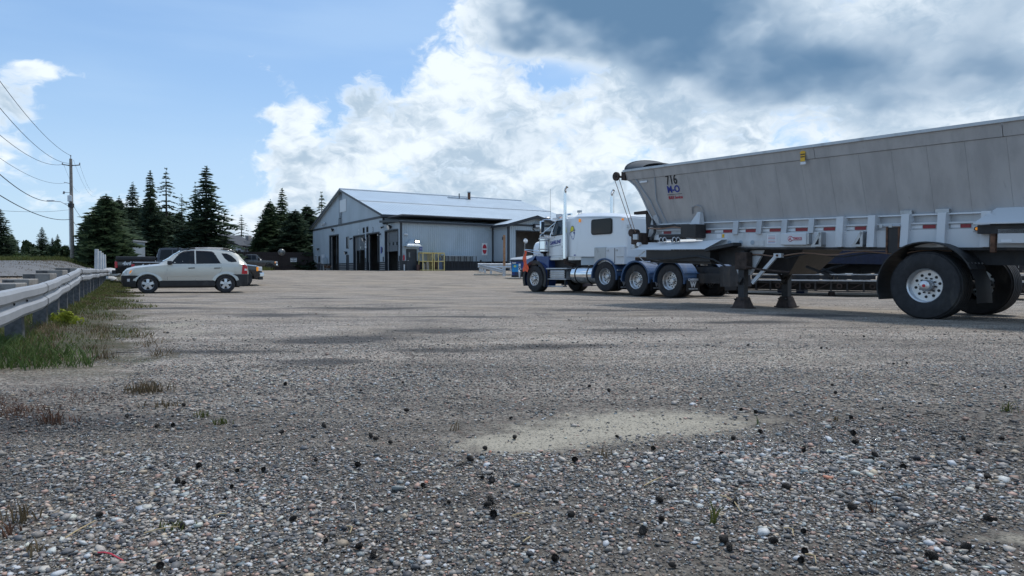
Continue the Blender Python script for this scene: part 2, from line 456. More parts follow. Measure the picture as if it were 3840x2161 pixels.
mat('post_wood', (.085, .086, .088), .9, var=.35, vscale=14, bump=.4, bscale=30, dirt=(.14, .135, .125), dscale=5, dlo=.5, dhi=.8)
mat('pole_wood', (.24, .215, .19), .9, var=.2, vscale=6, bump=.3)
mat('wood_orange', (.36, .19, .10), .85, var=.25, vscale=8)
mat('wood_pale', (.42, .38, .32), .85, var=.25, vscale=8)
mat('white_post', (.52, .53, .54), .7, var=.12, vscale=6, dirt=(.3, .28, .25), dscale=6, dlo=.52, dhi=.75)
mat('concrete', (.27, .255, .235), .9, var=.2, vscale=5, bump=.4, dirt=(.15, .14, .13), dscale=3, dlo=.5, dhi=.8)
mat('boulder', (.42, .41, .39), .9, var=.25, vscale=3, bump=.5)
mat('silver_paint', (.55, .535, .475), .28, .35, coat=.6, dirt=(.42, .41, .38), dscale=2.2, dlo=.5, dhi=.9)
mat('cladding', (.020, .021, .023), .55, var=.2, dirt=(.10, .095, .088), dscale=3, dlo=.55, dhi=.9)
mat('black_paint', (.012, .014, .019), .18, coat=.8)
mat('grey_paint', (.070, .072, .075), .25, .3, coat=.6)
mat('white_trim', (.62, .64, .66), .35)
mat('visor', (.03, .022, .024), .25)
mat('siding', (.40, .465, .515), .45, .1, var=.05, vscale=.6, dirt=(.32, .375, .41), dscale=.5, dlo=.4, dhi=.8)
mat('siding_flat', (.41, .47, .52), .5, .05, var=.05, vscale=.5, dirt=(.335, .39, .43), dscale=.4, dlo=.4, dhi=.8)
mat('roof_metal', (.46, .525, .57), .38, .3, var=.06, vscale=.4)
mat('trim_dark', (.022, .026, .034), .45)
mat('soffit', (.03, .035, .045), .7)
mat('door_panel', (.120, .135, .150), .5, var=.06, vscale=1)
mat('door_dark', (.030, .035, .045), .45)
mat('interior', (.15, .14, .135), .9, var=.3, vscale=.6)
mat('interior_floor', (.16, .15, .14), .8, var=.3, vscale=.8)
mat('interior_pale', (.38, .36, .34), .9, var=.3, vscale=.5)
mat('skirt_dark', (.030, .031, .036), .55, var=.2, vscale=2)
mat('skirt_pale', (.34, .335, .33), .6, var=.15, vscale=3)
mat('stone_veneer', (.16, .165, .17), .85, var=.45, vscale=2.2, bump=.5)
mat('tube_light', (.9, .88, .8), .4, emit=(1, .93, .80), estr=12.0)
mat('lamp_glow', (.9, .85, .7), .4, emit=(1, .86, .62), estr=9.0)
mat('cage_yellow', (.68, .54, .20), .6, var=.15, vscale=6, dirt=(.38, .28, .12), dscale=6, dlo=.55, dhi=.8)
mat('cyl_blue', (.045, .105, .24), .5)
mat('cyl_brown', (.10, .045, .035), .6)
mat('cyl_grey', (.28, .27, .26), .5)
mat('sign_red', (.46, .025, .05), .45)
mat('sign_white', (.70, .71, .72), .45)
mat('dumpster_blue', (.014, .045, .19), .5, var=.25, dirt=(.035, .037, .045), dscale=3, dlo=.48, dhi=.62)
mat('poster_blue', (.01, .22, .50), .5, var=.3, vscale=5)
mat('poster_yellow', (.42, .55, .16), .5)
mat('lid', (.30, .33, .36), .6)
mat('fence_wood', (.034, .026, .025), .85, var=.3, vscale=3)
mat('house_white', (.56, .60, .64), .65)
mat('house_roof', (.050, .055, .062), .85, var=.25, vscale=4)
mat('fascia', (.022, .019, .021), .7)
mat('shed_metal', (.36, .41, .45), .45, .3, var=.08, vscale=.8)
mat('mirror_dome', (.22, .22, .21), .25, .4)
mat('ibc', (.68, .70, .72), .5)
mat('navy', (.010, .016, .045), .45, var=.3, dirt=(.035, .035, .04), dscale=3, dlo=.5, dhi=.8)
mat('cream', (.62, .58, .48), .7, dirt=(.25, .14, .08), dscale=4, dlo=.55, dhi=.7)
mat('bark', (.075, .06, .05), .95, var=.3, vscale=8)
mat('wire', (.03, .032, .036), .7)
mat('insul', (.25, .25, .26), .5)
mat('straw', (.40, .31, .17), .9)
mat('red_straw', (.48, .03, .05), .5)
mat('cone_scale', (.026, .021, .017), .85, var=.4, vscale=60)
mat('twig', (.030, .027, .025), .9)
mat('bone', (.48, .46, .42), .8)

def leafmat(name, c0, c1, rough=.7, trl=.25):
    m = bpy.data.materials.new(name); m.use_nodes = True; MATS[name] = m
    n = NT(m.node_tree); b = n.n['Principled BSDF']; b.inputs['Roughness'].default_value = rough
    b.inputs['Specular IOR Level'].default_value = .2
    g = n.node('ShaderNodeNewGeometry'); f = g.outputs['Random Per Island']
    tc = n.node('ShaderNodeTexCoord')
    f2 = n.math('ADD', n.math('MULTIPLY', f, .6), n.math('MULTIPLY', n.noise(tc.outputs['Object'], .8, 3, .5), .4))
    col = n.mix(f2, c0, c1)
    n.link(col, b.inputs['Base Color'])
    tr = n.node('ShaderNodeBsdfTranslucent'); n.link(col, tr.inputs[0])
    mx = n.node('ShaderNodeMixShader'); mx.inputs[0].default_value = trl
    n.link(b.outputs[0], mx.inputs[1]); n.link(tr.outputs[0], mx.inputs[2])
    n.link(mx.outputs[0], n.n['Material Output'].inputs[0])
    return m
leafmat('needle_dark', (.030, .052, .036), (.080, .120, .070), trl=.2)
leafmat('needle_mid', (.036, .066, .036), (.095, .135, .066), trl=.22)
leafmat('needle_light', (.030, .055, .022), (.075, .105, .040), trl=.22)
leafmat('leaf_dark', (.014, .030, .014), (.036, .060, .024), trl=.2)
leafmat('leaf_mid', (.030, .060, .020), (.075, .115, .038), trl=.3)
leafmat('leaf_yellow', (.20, .24, .03), (.36, .38, .05), trl=.35)
leafmat('grass_green', (.060, .078, .020), (.150, .155, .048), trl=.3)
leafmat('grass_fresh', (.042, .080, .020), (.110, .150, .045), trl=.3)
leafmat('grass_dry', (.085, .062, .034), (.20, .145, .08), trl=.2)
leafmat('weed_brown', (.075, .040, .026), (.16, .085, .055), trl=.2)

# vertex-colour stone
m = bpy.data.materials.new('stone'); m.use_nodes = True; MATS['stone'] = m
n = NT(m.node_tree); b = n.n['Principled BSDF']; b.inputs['Roughness'].default_value = .62; b.inputs['Specular IOR Level'].default_value = .45
ca = n.node('ShaderNodeVertexColor'); ca.layer_name = 'col'
tc = n.node('ShaderNodeTexCoord')
f = n.ss(n.noise(tc.outputs['Object'], 260, 3, .6), .3, .7, .78, 1.2)
mm = n.vmath('MULTIPLY', ca.outputs[0], n.comb(f, f, f)); n.link(mm, b.inputs['Base Color'])

# aluminium hopper: brushed, streaked with road grime that runs down the sheets
m = bpy.data.materials.new('hopper_alu'); m.use_nodes = True; MATS['hopper_alu'] = m
n = NT(m.node_tree); b = n.n['Principled BSDF']
tc = n.node('ShaderNodeTexCoord'); o = tc.outputs['Object']
st = n.noise(n.vmath('MULTIPLY', o, (2.6, 2.6, .22)), 1.6, 8, .62, .25)
cl = n.noise(o, .8, 5, .6)
f = n.math('ADD', n.math('MULTIPLY', st, .7), n.math('MULTIPLY', cl, .3))
col = n.mix(n.ss(f, .36, .68), (.47, .475, .48), (.37, .375, .385))
sp = n.ss(n.noise(n.vmath('MULTIPLY', o, (9, 9, .8)), 2.0, 6, .6), .60, .76)
col = n.mix(n.math('MULTIPLY', sp, .40), col, (.25, .255, .26))
n.link(col, b.inputs['Base Color']); b.inputs['Metallic'].default_value = .35; b.inputs['Roughness'].default_value = .42
bn = n.node('ShaderNodeBump'); bn.inputs['Strength'].default_value = .35; bn.inputs['Distance'].default_value = .05
n.link(n.noise(n.vmath('MULTIPLY', o, (1, 1, .6)), 1.7, 3, .5), bn.inputs['Height']); n.link(bn.outputs[0], b.inputs['Normal'])

# gravel ground
m = bpy.data.materials.new('gravel_ground'); m.use_nodes = True; MATS['gravel_ground'] = m
n = NT(m.node_tree); b = n.n['Principled BSDF']; b.inputs['Roughness'].default_value = .85; b.inputs['Specular IOR Level'].default_value = .25
tc = n.node('ShaderNodeTexCoord'); P = tc.outputs['Object']
px, py, pz = n.xyz(P)
vo = n.node('ShaderNodeTexVoronoi'); vo.feature = 'F1'; vo.inputs['Scale'].default_value = 75; n.link(P, vo.inputs['Vector'])
cr, cg, cb = n.xyz(vo.outputs['Color'])
stone = n.mix(n.ss(cr, .1, .95), (.05, .049, .049), (.46, .43, .385))
stone = n.mix(n.ss(cg, .80, .95), stone, (.34, .25, .21))
vo2 = n.node('ShaderNodeTexVoronoi'); vo2.feature = 'F1'; vo2.inputs['Scale'].default_value = 30; n.link(P, vo2.inputs['Vector'])
c2, _, _ = n.xyz(vo2.outputs['Color'])
stone = n.mix(n.math('MULTIPLY', n.ss(c2, .82, .93), n.ss(vo2.outputs['Distance'], .38, .30)), stone, (.46, .45, .43))
fines = n.mix(n.ss(n.noise(P, 90, 4, .7), .3, .7), (.165, .138, .108), (.36, .31, .25))
big = n.noise(P, .22, 6, .62, .4)
med = n.noise(P, .9, 6, .6, .3)
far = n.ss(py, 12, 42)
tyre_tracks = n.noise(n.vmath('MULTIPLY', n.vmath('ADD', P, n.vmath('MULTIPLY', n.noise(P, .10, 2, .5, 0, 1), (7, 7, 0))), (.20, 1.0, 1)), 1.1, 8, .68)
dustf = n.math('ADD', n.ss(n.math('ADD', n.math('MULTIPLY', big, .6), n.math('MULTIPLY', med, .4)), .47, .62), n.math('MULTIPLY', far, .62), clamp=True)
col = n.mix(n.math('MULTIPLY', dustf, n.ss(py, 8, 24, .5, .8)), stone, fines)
col = n.mix(n.ss(py, 6.5, 2.5, 0, .75), col, n.mix(n.ss(n.noise(P, 300, 3, .6), .35, .7), (.040, .036, .031), (.13, .117, .10)))
vr = n.noise(n.vmath('MULTIPLY', P, (.45, 1.25, 1)), .8, 8, .7, .6)
vr2 = n.noise(n.vmath('MULTIPLY', P, (.35, 1.6, 1)), 2.6, 6, .65, .3)
vv = n.ss(n.math('ADD', n.math('MULTIPLY', vr, .6), n.math('MULTIPLY', vr2, .4)), .34, .66, .62, 1.42)
col = n.vmath('MULTIPLY', col, n.comb(vv, vv, vv))
# darker, coarser lenses and pale compacted tracks
dkl = n.ss(n.noise(n.vmath('MULTIPLY', P, (.55, 1, 1)), .62, 6, .6, .5), .58, .72)
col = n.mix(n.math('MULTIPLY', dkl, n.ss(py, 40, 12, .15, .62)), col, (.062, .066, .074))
pale = n.ss(tyre_tracks, .52, .66)
col = n.mix(n.math('MULTIPLY', pale, n.ss(py, 5, 18, .10, .75)), col, (.37, .325, .265))
brn = n.ss(tyre_tracks, .44, .30)
col = n.mix(n.math('MULTIPLY', brn, n.ss(py, 5, 18, .10, .70)), col, (.115, .092, .066))
dl = None
for (x_, y_, rx_, ry_) in [(-8, 14.5, 1.6, .5), (-3.2, 15, 2.2, .6), (5.5, 12.2, 1.5, .5), (-1, 12, 1.6, .35), (-1.0, 9.2, 1.1, .55), (-2.0, 8.2, .9, .4), (-.75, 6.9, .7, .25), (-3.1, 6.8, 1.0, .22), (-2.2, 7.7, .7, .3), (.5, 7.3, .8, .35), (3.8, 10.7, 1.2, .4), (1.9, 9.3, 1.2, .35), (-1.8, 6.0, .6, .3), (-4.4, 12.5, 1.2, .8), (-9.5, 17.5, 1.8, .5), (-6, 20, 1.5, .5), (2, 14, 2, .5), (-2.6, 3.6, .8, .35)]:
    a_ = n.math('MULTIPLY', n.math('SUBTRACT', px, x_), 1 / rx_); b_ = n.math('MULTIPLY', n.math('SUBTRACT', py, y_), 1 / ry_)
    e_ = n.math('EXPONENT', n.math('MULTIPLY', n.math('ADD', n.math('MULTIPLY', a_, a_), n.math('MULTIPLY', b_, b_)), -1)); dl = e_ if dl is None else n.math('ADD', dl, e_)
dl = n.ss(n.math('ADD', dl, n.math('MULTIPLY', n.math('SUBTRACT', n.noise(P, 2.2, 6, .65), .5), 1.2)), .25, .95)
col = n.mix(n.math('MULTIPLY', dl, .82), col, (.045, .046, .05))
# spilled pale stone dust
def spot(x, y, rx, ry, k=1.0):
    a_ = n.math('MULTIPLY', n.math('SUBTRACT', px, x), 1 / rx); b_ = n.math('MULTIPLY', n.math('SUBTRACT', py, y), 1 / ry)
    return n.math('MULTIPLY', n.math('EXPONENT', n.math('MULTIPLY', n.math('ADD', n.math('MULTIPLY', a_, a_), n.math('MULTIPLY', b_, b_)), -1)), k)
DUST = [(.02, 3.14, .42, .20, .8), (.82, 3.62, .60, .34, .95), (.35, 3.40, .55, .24, .55), (-5.2, 10.2, .5, .9, .7), (-4.3, 8.9, .4, .7, .6), (1.55, 2.02, .16, .07, .7), (-1.55, 2.0, .28, .10, .5), (2.6, 6.4, 1.6, .8, .45)]
acc = None
for q in DUST:
    s_ = spot(*q); acc = s_ if acc is None else n.math('ADD', acc, s_)
du = n.ss(n.math('ADD', acc, n.math('MULTIPLY', n.math('SUBTRACT', n.noise(P, 7, 8, .7), .5), 1.5)), .22, .95)
dcolr = n.mix(n.ss(n.noise(P, 140, 3, .6), .35, .7), (.33, .305, .25), (.44, .415, .35))
col = n.mix(du, col, dcolr)
col = n.vmath('MULTIPLY', col, (.95, .915, .87))
qv = n.math('ADD', n.math('MULTIPLY', n.math('SUBTRACT', px, RAIL0.x), RAILN.x), n.math('MULTIPLY', n.math('SUBTRACT', py, RAIL0.y), RAILN.y))
ms = n.math('SUBTRACT', n.math('ADD', 1.25, n.math('MULTIPLY', n.math('SUBTRACT', n.noise(P, 1.3, 6, .65), .5), 2.6)), n.math('ABSOLUTE', n.math('ADD', qv, .25)))
ms = n.math('MULTIPLY', n.ss(ms, .1, .7), n.ss(py, 4.6, 6.2))
mcol = n.mix(n.ss(n.noise(P, 3.1, 6, .7), .38, .62), (.062, .070, .026), (.105, .085, .048))
mcol = n.mix(n.ss(n.noise(P, 60, 3, .6), .35, .65), n.vmath('MULTIPLY', mcol, (.5, .5, .5)), mcol)
col = n.mix(n.math('MULTIPLY', ms, .88), col, mcol)
n.link(col, b.inputs['Base Color'])
bn = n.node('ShaderNodeBump'); bn.inputs['Strength'].default_value = .9; bn.inputs['Distance'].default_value = .012
hgt = n.math('ADD', n.math('MULTIPLY', n.ss(vo.outputs['Distance'], .5, .0), n.math('SUBTRACT', 1.0, n.math('MULTIPLY', dustf, .6))), n.math('MULTIPLY', n.noise(P, 60, 4, .7), .8))
hgt = n.math('ADD', hgt, n.math('MULTIPLY', n.noise(n.vmath('MULTIPLY', P, (.5, 1.6, 1)), 3, 4, .6), 1.8))
n.link(hgt, bn.inputs['Height']); n.link(bn.outputs[0], b.inputs['Normal'])

mat('asphalt', (.125, .122, .120), .85, var=.2, vscale=2, bump=.3, bscale=60)
mat('road_line', (.58, .58, .56), .7)
mat('soil', (.075, .062, .045), .95, var=.35, vscale=3, bump=.5, bscale=20)
# ------------------------------------------------------------------ the ground
def axis_vals(a, b, fine0, fine1, step):
    vals = list(np.arange(fine0, fine1 + 1e-6, step))
    s = step; x = fine1
    while x < b: s *= 1.22; x += s; vals.append(min(x, b))
    s = step; x = fine0
    while x > a: s *= 1.22; x -= s; vals.insert(0, max(x, a))
    return np.array(vals)
xs = axis_vals(-700, 700, -34, 24, .45); ys = axis_vals(-60, 1200, -1, 76, .45)
GX, GY = np.meshgrid(xs, ys)
GZ = np.array([[gz(x, y) for x in xs] for y in ys])
und = .018 * np.sin(GX * .9 + GY * .31) * np.sin(GY * .7 - GX * .23) + .012 * np.sin(GX * 2.1 + 1.7) * np.sin(GY * 1.6)
QQ = (GX - RAIL0.x) * RAILN.x + (GY - RAIL0.y) * RAILN.y
GZ = GZ + und * np.clip((GY - 6) / 8, 0, 1) * (np.abs(GX) < 30) * (QQ < -.5)
nx, ny = len(xs), len(ys)
V = np.stack([GX, GY, GZ], -1).reshape(-1, 3)
idx = np.arange(nx * ny).reshape(ny, nx)
Fq = np.stack([idx[:-1, :-1], idx[:-1, 1:], idx[1:, 1:], idx[1:, :-1]], -1).reshape(-1, 4)
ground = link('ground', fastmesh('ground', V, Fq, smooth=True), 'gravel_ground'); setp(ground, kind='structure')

# the public road on the left, rising away
def strip(name, material, pts_l, pts_r, lift=.006):
    rows = []
    for (a, b) in zip(pts_l, pts_r):
        row = []
        for k in range(41):
            t = k / 40; x = a[0] + (b[0] - a[0]) * t; y = a[1] + (b[1] - a[1]) * t
            row.append((x, y, gz(x, y) + lift))
        rows.append(row)
    o = MB().grid(rows).build(name, material); return setp(o, kind='structure')
rl, rr = [], []
for i in range(76):
    y = 18 + i * .58
    cx = -15.5 - (y - 18) * .47
    rr.append((cx, y)); rl.append((cx - 11, y - 5.5))
strip('road', 'asphalt', rl, rr, .06)
ln = MB()
for i in range(0, 72, 9):
    a = Vector(rl[i]).lerp(Vector(rr[i]), .45); c = Vector(rl[i + 3]).lerp(Vector(rr[i + 3]), .45)
    d = (c - a).normalized(); q = Vector((-d.y, d.x)) * .08
    p = [a + q, a - q, c - q, c + q]
    ln.add([(u.x, u.y, gz(u.x, u.y) + .075) for u in p], [(0, 1, 2, 3)])
setp(ln.build('road_marking', 'road_line'), kind='structure')

# loose stones of the near gravel, real geometry, joined
def dust_at(x, y):
    d = np.zeros_like(x)
    for (a, b_, rx, ry, k) in [(.02, 3.14, .40, .22, .85), (.82, 3.62, .60, .36, 1.0), (.35, 3.40, .55, .26, .6), (1.55, 2.02, .16, .07, .8), (-1.55, 2.0, .28, .10, .5)]:
        d += k * np.exp(-((x - a) / rx) ** 2 - ((y - b_) / ry) ** 2)
    return d
DARK = [(-1.0, 9.2, 1.1, .55), (-2.0, 8.2, .9, .4), (-.75, 6.9, .7, .25), (-3.1, 6.8, 1.0, .22), (-2.2, 7.7, .7, .3), (.5, 7.3, .8, .35), (3.8, 10.7, 1.2, .4), (1.9, 9.3, 1.2, .35), (-1.8, 6.0, .6, .3), (-4.4, 12.5, 1.2, .8), (-2.6, 3.6, .8, .35), (-2.2, 2.6, .7, .3), (-4.6, 7.2, .8, .6), (-3.6, 5.2, .8, .5)]
def dark_at(x, y):
    d = np.zeros_like(x)
    for a, b_, rx, ry in DARK: d += np.exp(-((x - a) / rx) ** 2 - ((y - b_) / ry) ** 2)
    return d * .8
def lumps(x, y, s, ph):
    return (np.sin(x * s + ph) * np.sin(y * s * 1.3 + ph * 2.1) + np.sin((x + y) * s * .63 + ph * 1.3) * np.sin((x - y) * s * .77 + ph)) * .5
def stones(n, y0, y1, rmin, rmean, ico, seed, keep=1.0):
    r = np.random.default_rng(seed)
    y = np.sqrt(r.uniform(y0 ** 2, y1 ** 2, n)); x = r.uniform(-.83, .83, n) * y + r.uniform(-.35, .35, n)
    q = (x - RAIL0.x) * RAILN.x + (y - RAIL0.y) * RAILN.y
    patch = lumps(x, y, 1.7, .4) + .6 * lumps(x, y, 4.3, 2.0)
    p = np.clip(.74 + .42 * patch - 1.0 * np.clip((dust_at(x, y) + .35 * lumps(x, y, 9.0, 1.2) * (dust_at(x, y) > .12)) * 1.15, 0, 1), .05, 1)
    p = p * (1 - .9 * np.clip((y - 5.5) / 7.0, 0, 1) ** 1.2)
    k = (r.uniform(0, 1, n) < p) & (q < np.where(y < 4.6, 1.5, -.95 + .4 * lumps(x, y, 2.0, 1.0)))
    x, y, patch = x[k], y[k], patch[k]; n = len(x)
    rad = rmin + r.exponential(rmean - rmin, n) * np.clip(.85 + .45 * lumps(x, y, 1.1, 3.0), .5, 1.6)
    rad = np.clip(rad, rmin, .024)
    sc = np.stack([rad * r.uniform(.8, 1.3, n), rad * r.uniform(.7, 1.1, n), rad * r.uniform(.30, .62, n)], -1)
    if ico == 0:
        B = np.array([(1, 0, 0), (0, 1, 0), (-1, 0, 0), (0, -1, 0), (0, 0, 1), (0, 0, -1)], float); B[:4, :2] = B[:4, :2] * 1.08
        Fb = np.array([(0, 1, 4), (1, 2, 4), (2, 3, 4), (3, 0, 4), (1, 0, 5), (2, 1, 5), (3, 2, 5), (0, 3, 5)])
    else:
        bm = bmesh.new(); bmesh.ops.create_icosphere(bm, subdivisions=ico, radius=1); bm.verts.index_update()
        B = np.array([v.co[:] for v in bm.verts]); Fb = np.array([[v.index for v in f.verts] for f in bm.faces]); bm.free()
    nv = len(B)
    Vv = B[None] * (1 + r.normal(0, .20, (n, nv, 1)))
    Vv = Vv * sc[:, None, :]
    # tilt a little, spin freely
    t1 = r.normal(0, .3, n); ct, st_ = np.cos(t1)[:, None], np.sin(t1)[:, None]
    yy = Vv[:, :, 1] * ct - Vv[:, :, 2] * st_; zz = Vv[:, :, 1] * st_ + Vv[:, :, 2] * ct
    a = r.uniform(0, 2 * pi, n); c_, s_ = np.cos(a)[:, None], np.sin(a)[:, None]
    X = Vv[:, :, 0] * c_ - yy * s_; Y = Vv[:, :, 0] * s_ + yy * c_
    zb = sc[:, 2] * r.uniform(.1, .75, n) + r.exponential(.0012, n)
    def ss_(a, b, t): t = np.clip((t - a) / (b - a), 0, 1); return t * t * (3 - 2 * t)
    qq = (x - RAIL0.x) * RAILN.x + (y - RAIL0.y) * RAILN.y
    zb = zb + .06 * ss_(-1.4, 0, qq) * ss_(4.2, 7, y)
    out = np.stack([X + x[:, None], Y + y[:, None], zz + zb[:, None]], -1)
    pal = np.array([(.085, .090, .100), (.125, .128, .135), (.17, .168, .165), (.23, .222, .215), (.30, .288, .272), (.42, .40, .38), (.26, .19, .165), (.34, .25, .22), (.115, .145, .165), (.20, .225, .235), (.048, .05, .057), (.27, .235, .19), (.55, .53, .50), (.36, .17, .12)])
    pr = np.array([.12, .15, .17, .15, .13, .085, .06, .035, .05, .04, .06, .05, .03, .004]); pr /= pr.sum()
    ci = r.choice(len(pal), n, p=pr); cc = pal[ci] ** 1.15 * np.array([1.70, 1.57, 1.42]) * r.uniform(.6, 1.4, (n, 1)) * (.92 + .22 * np.clip(patch, -1, 1))[:, None]
    cc = np.minimum(cc, .50)
    dk = np.clip(lumps(x, y, .9, 5.1) + .5 * lumps(x, y, 2.7, 1.1) - .25, 0, 1)
    dk = np.clip(dk + dark_at(x, y), 0, 1.2)
    cc = cc * (1 - .50 * dk)[:, None]
    cc = cc + (np.array([.26, .225, .18]) - cc) * (.30 * np.clip((y - 3) / 9, 0, 1))[:, None]
    Vall = out.reshape(-1, 3); Fall = (Fb[None] + (np.arange(n) * nv)[:, None, None]).reshape(-1, 3)
    return Vall, Fall, np.repeat(cc, nv, axis=0)
VV, FF, CC = [], [], []; off = 0
sets = [stones(24000, 1.35, 3.0, .0048, .0078, 1, 1), stones(90000, 1.35, 3.6, .0026, .0042, 0, 2), stones(16000, 2.9, 5.8, .0065, .0088, 1, 5), stones(62000, 3.4, 7.5, .0040, .0062, 0, 3), stones(48000, 7.0, 17, .006, .0095, 0, 4)]
for v_, f_, c_ in sets:
    VV.append(v_); FF.append(f_ + off); CC.append(c_); off += len(v_)
gv = link('loose_gravel', fastmesh('loose_gravel', np.concatenate(VV), np.concatenate(FF), np.concatenate(CC), smooth=False), 'stone')
setp(gv, 'loose multicoloured crushed stone scattered over the near yard', 'gravel', kind='stuff')
# ------------------------------------------------------------------ the workshop
BX = Vector((.854, .520, 0)).normalized(); BY = Vector((-BX.y, BX.x, 0))
BO = Vector((-11.0, 66.0, .87))
shop = empty('workshop_building', BO, frame_rz(BX), 'long grey metal clad workshop with gabled roof and four open bay doors', 'building')
def bplane(px, py, axis, off=0.0):
    """photo pixel to (coordinate, height) on a wall plane of the workshop: axis 'y' = gable wall (local x = off), 'x' = long wall (local y = off)"""
    d = ray(px, py); nrm = BX if axis == 'y' else BY
    p0 = BO + nrm * off
    t = (p0.x * nrm.x + p0.y * nrm.y) / (d.x * nrm.x + d.y * nrm.y)
    P_ = Vector((d.x * t, d.y * t, CAMZ + d.z * t)) - BO
    return (P_.dot(BY) if axis == 'y' else P_.dot(BX)), P_.z
def gy(px): return bplane(px, 1000, 'y')[0]
def gh(px, py): return bplane(px, py, 'y')[1]
G0, G1, GM, GE, GR = 4.93, 32.66, 19.0, 5.72, 9.93      # gable: near end, far end, ridge, eave height, ridge height
LEN = 25.6
holes = []   # (y0,y1,z0,z1)
def hole(pl, pr, ptop, pbot=None):
    y1, y0 = gy(pl), gy(pr); pm = (pl + pr) / 2
    zt = gh(pm, ptop); zb = 0.0 if pbot is None else gh(pm, pbot)
    return (min(y0, y1), max(y0, y1), zb, zt)
D1 = hole(1236, 1271, 881); D2 = hole(1326, 1369, 882); D3 = hole(1375, 1424, 873); D4 = hole(1444, 1494, 862)
MD = hole(1299.5, 1308.5, 957.5); MD0 = hole(1194.6, 1200.9, 962)
WT = hole(1299.5, 1308.8, 889, 932); WU1 = hole(1362, 1368, 854, 874); WU2 = hole(1375.5, 1381.8, 851, 871)
WL1 = hole(1182, 1187.8, 959, 994); WL2 = hole(1207.5, 1214.3, 956.6, 993); WG = hole(1272, 1279.6, 819.4, 847)
def wall_cells(u0, u1, v0, v1, hs):
    us = sorted({u0, u1, *[min(max(q, u0), u1) for h in hs for q in h[:2]]}); vs = sorted({v0, v1, *[min(max(q, v0), v1) for h in hs for q in h[2:]]})
    out = []
    for a, b in zip(us, us[1:]):
        for c, d in zip(vs, vs[1:]):
            m_ = ((a + b) / 2, (c + d) / 2)
            if any(h[0] < m_[0] < h[1] and h[2] < m_[1] < h[3] for h in hs): continue
            if b - a > 1e-4 and d - c > 1e-4: out.append((a, b, c, d))
    return out
SK = .95   # skirt height
TH = .18
w_ = MB()
for a, b, c, d in wall_cells(0, G0, SK, 4.86, [D4]): w_.box(0, TH, a, b, c, d)
w_.build('wall', 'siding_flat', shop)
w_ = MB()
for a, b, c, d in wall_cells(G0, G1, SK, GE - .04, [D1, D2, D3, MD, MD0, WT, WU1, WU2, WL1, WL2]): w_.box(0, TH, a, b, c, d)
w_.build('wall', 'siding_flat', shop)
# gable triangle
w_ = MB()
def zr(y): return GE + .25 + (GR - GE - .25) * (1 - abs(y - GM) / (GM - G0 if y < GM else G1 - GM))
cols = [G0, WG[0], WG[1], GM, G1]
for a, b in zip(cols, cols[1:]):
    lo = GE - .04
    segs = [(lo, WG[2]), (WG[3], None)] if (a, b) == (WG[0], WG[1]) else [(lo, None)]
    for z0, z1 in segs:
        p = [(0, a, z0), (TH, a, z0), (TH, b, z0), (0, b, z0), (0, a, z1 or zr(a)), (TH, a, z1 or zr(a)), (TH, b, z1 or zr(b)), (0, b, z1 or zr(b))]
        w_.hexa(p)
w_.build('gable_wall', 'siding_flat', shop)
MB().box(-.05, -.002, G0 + .05, G1, GE - .14, GE + .10).build('trim_band', 'trim_dark', shop)
# sheet joints on the gable
for y in np.arange(G0 + 1.5, G1, 3.0):
    MB().box(-.012, -.001, y - .02, y + .02, SK, min(zr(y) - .1, GE - .16)).build('sheet_joint', 'siding', shop)
# skirt: dark boards with pale gaps on the gable side
sk = wall_cells(0, 27.6, 0, SK, [(h[0], h[1], -1, 9) for h in (D1, D2, D3, D4, MD)])
runs = []
for a, b, c, d in sk: runs.append((a, b))
for a, b in runs: MB().box(.02, TH, a, b, 0, SK).build('skirt', 'skirt_dark', shop)
for a, b in runs:
    for k in range(4):
        z = .12 + k * .205
        MB().box(-.012, .018, a + .03, b - .03, z, z + .07).build('skirt_strip', 'skirt_pale', shop)
# stone veneer by the office end
sv = wall_cells(27.6, G1, 0, SK + .1, [(h[0], h[1], max(h[2], 0) if h is not MD0 else -1, 9) for h in (WL1, WL2, MD0)])
for a, b, c, d in sv: MB().box(-.02, TH, a, b, c, d).build('stone_veneer', 'stone_veneer', shop)
for a, b, c, d in sv:
    z = c; row = 0
    while z < d - .08:
        hgt = min(.19 + .06 * random.random(), d - z); y = a - (.2 if row % 2 else 0)
        while y < b - .05:
            l = .3 + .35 * random.random(); y0, y1 = max(y, a) + .015, min(y + l, b) - .015
            if y1 - y0 > .08: MB().box(-.045 - .025 * random.random(), -.021, y0, y1, z + .012, z + hgt - .012).build('stone', 'stone_veneer', shop)
            y += l
        z += hgt; row += 1
MB().box(-.07, -.0, 27.6, G1 + .02, SK + .1, SK + .19).build('veneer_cap', 'skirt_pale', shop)
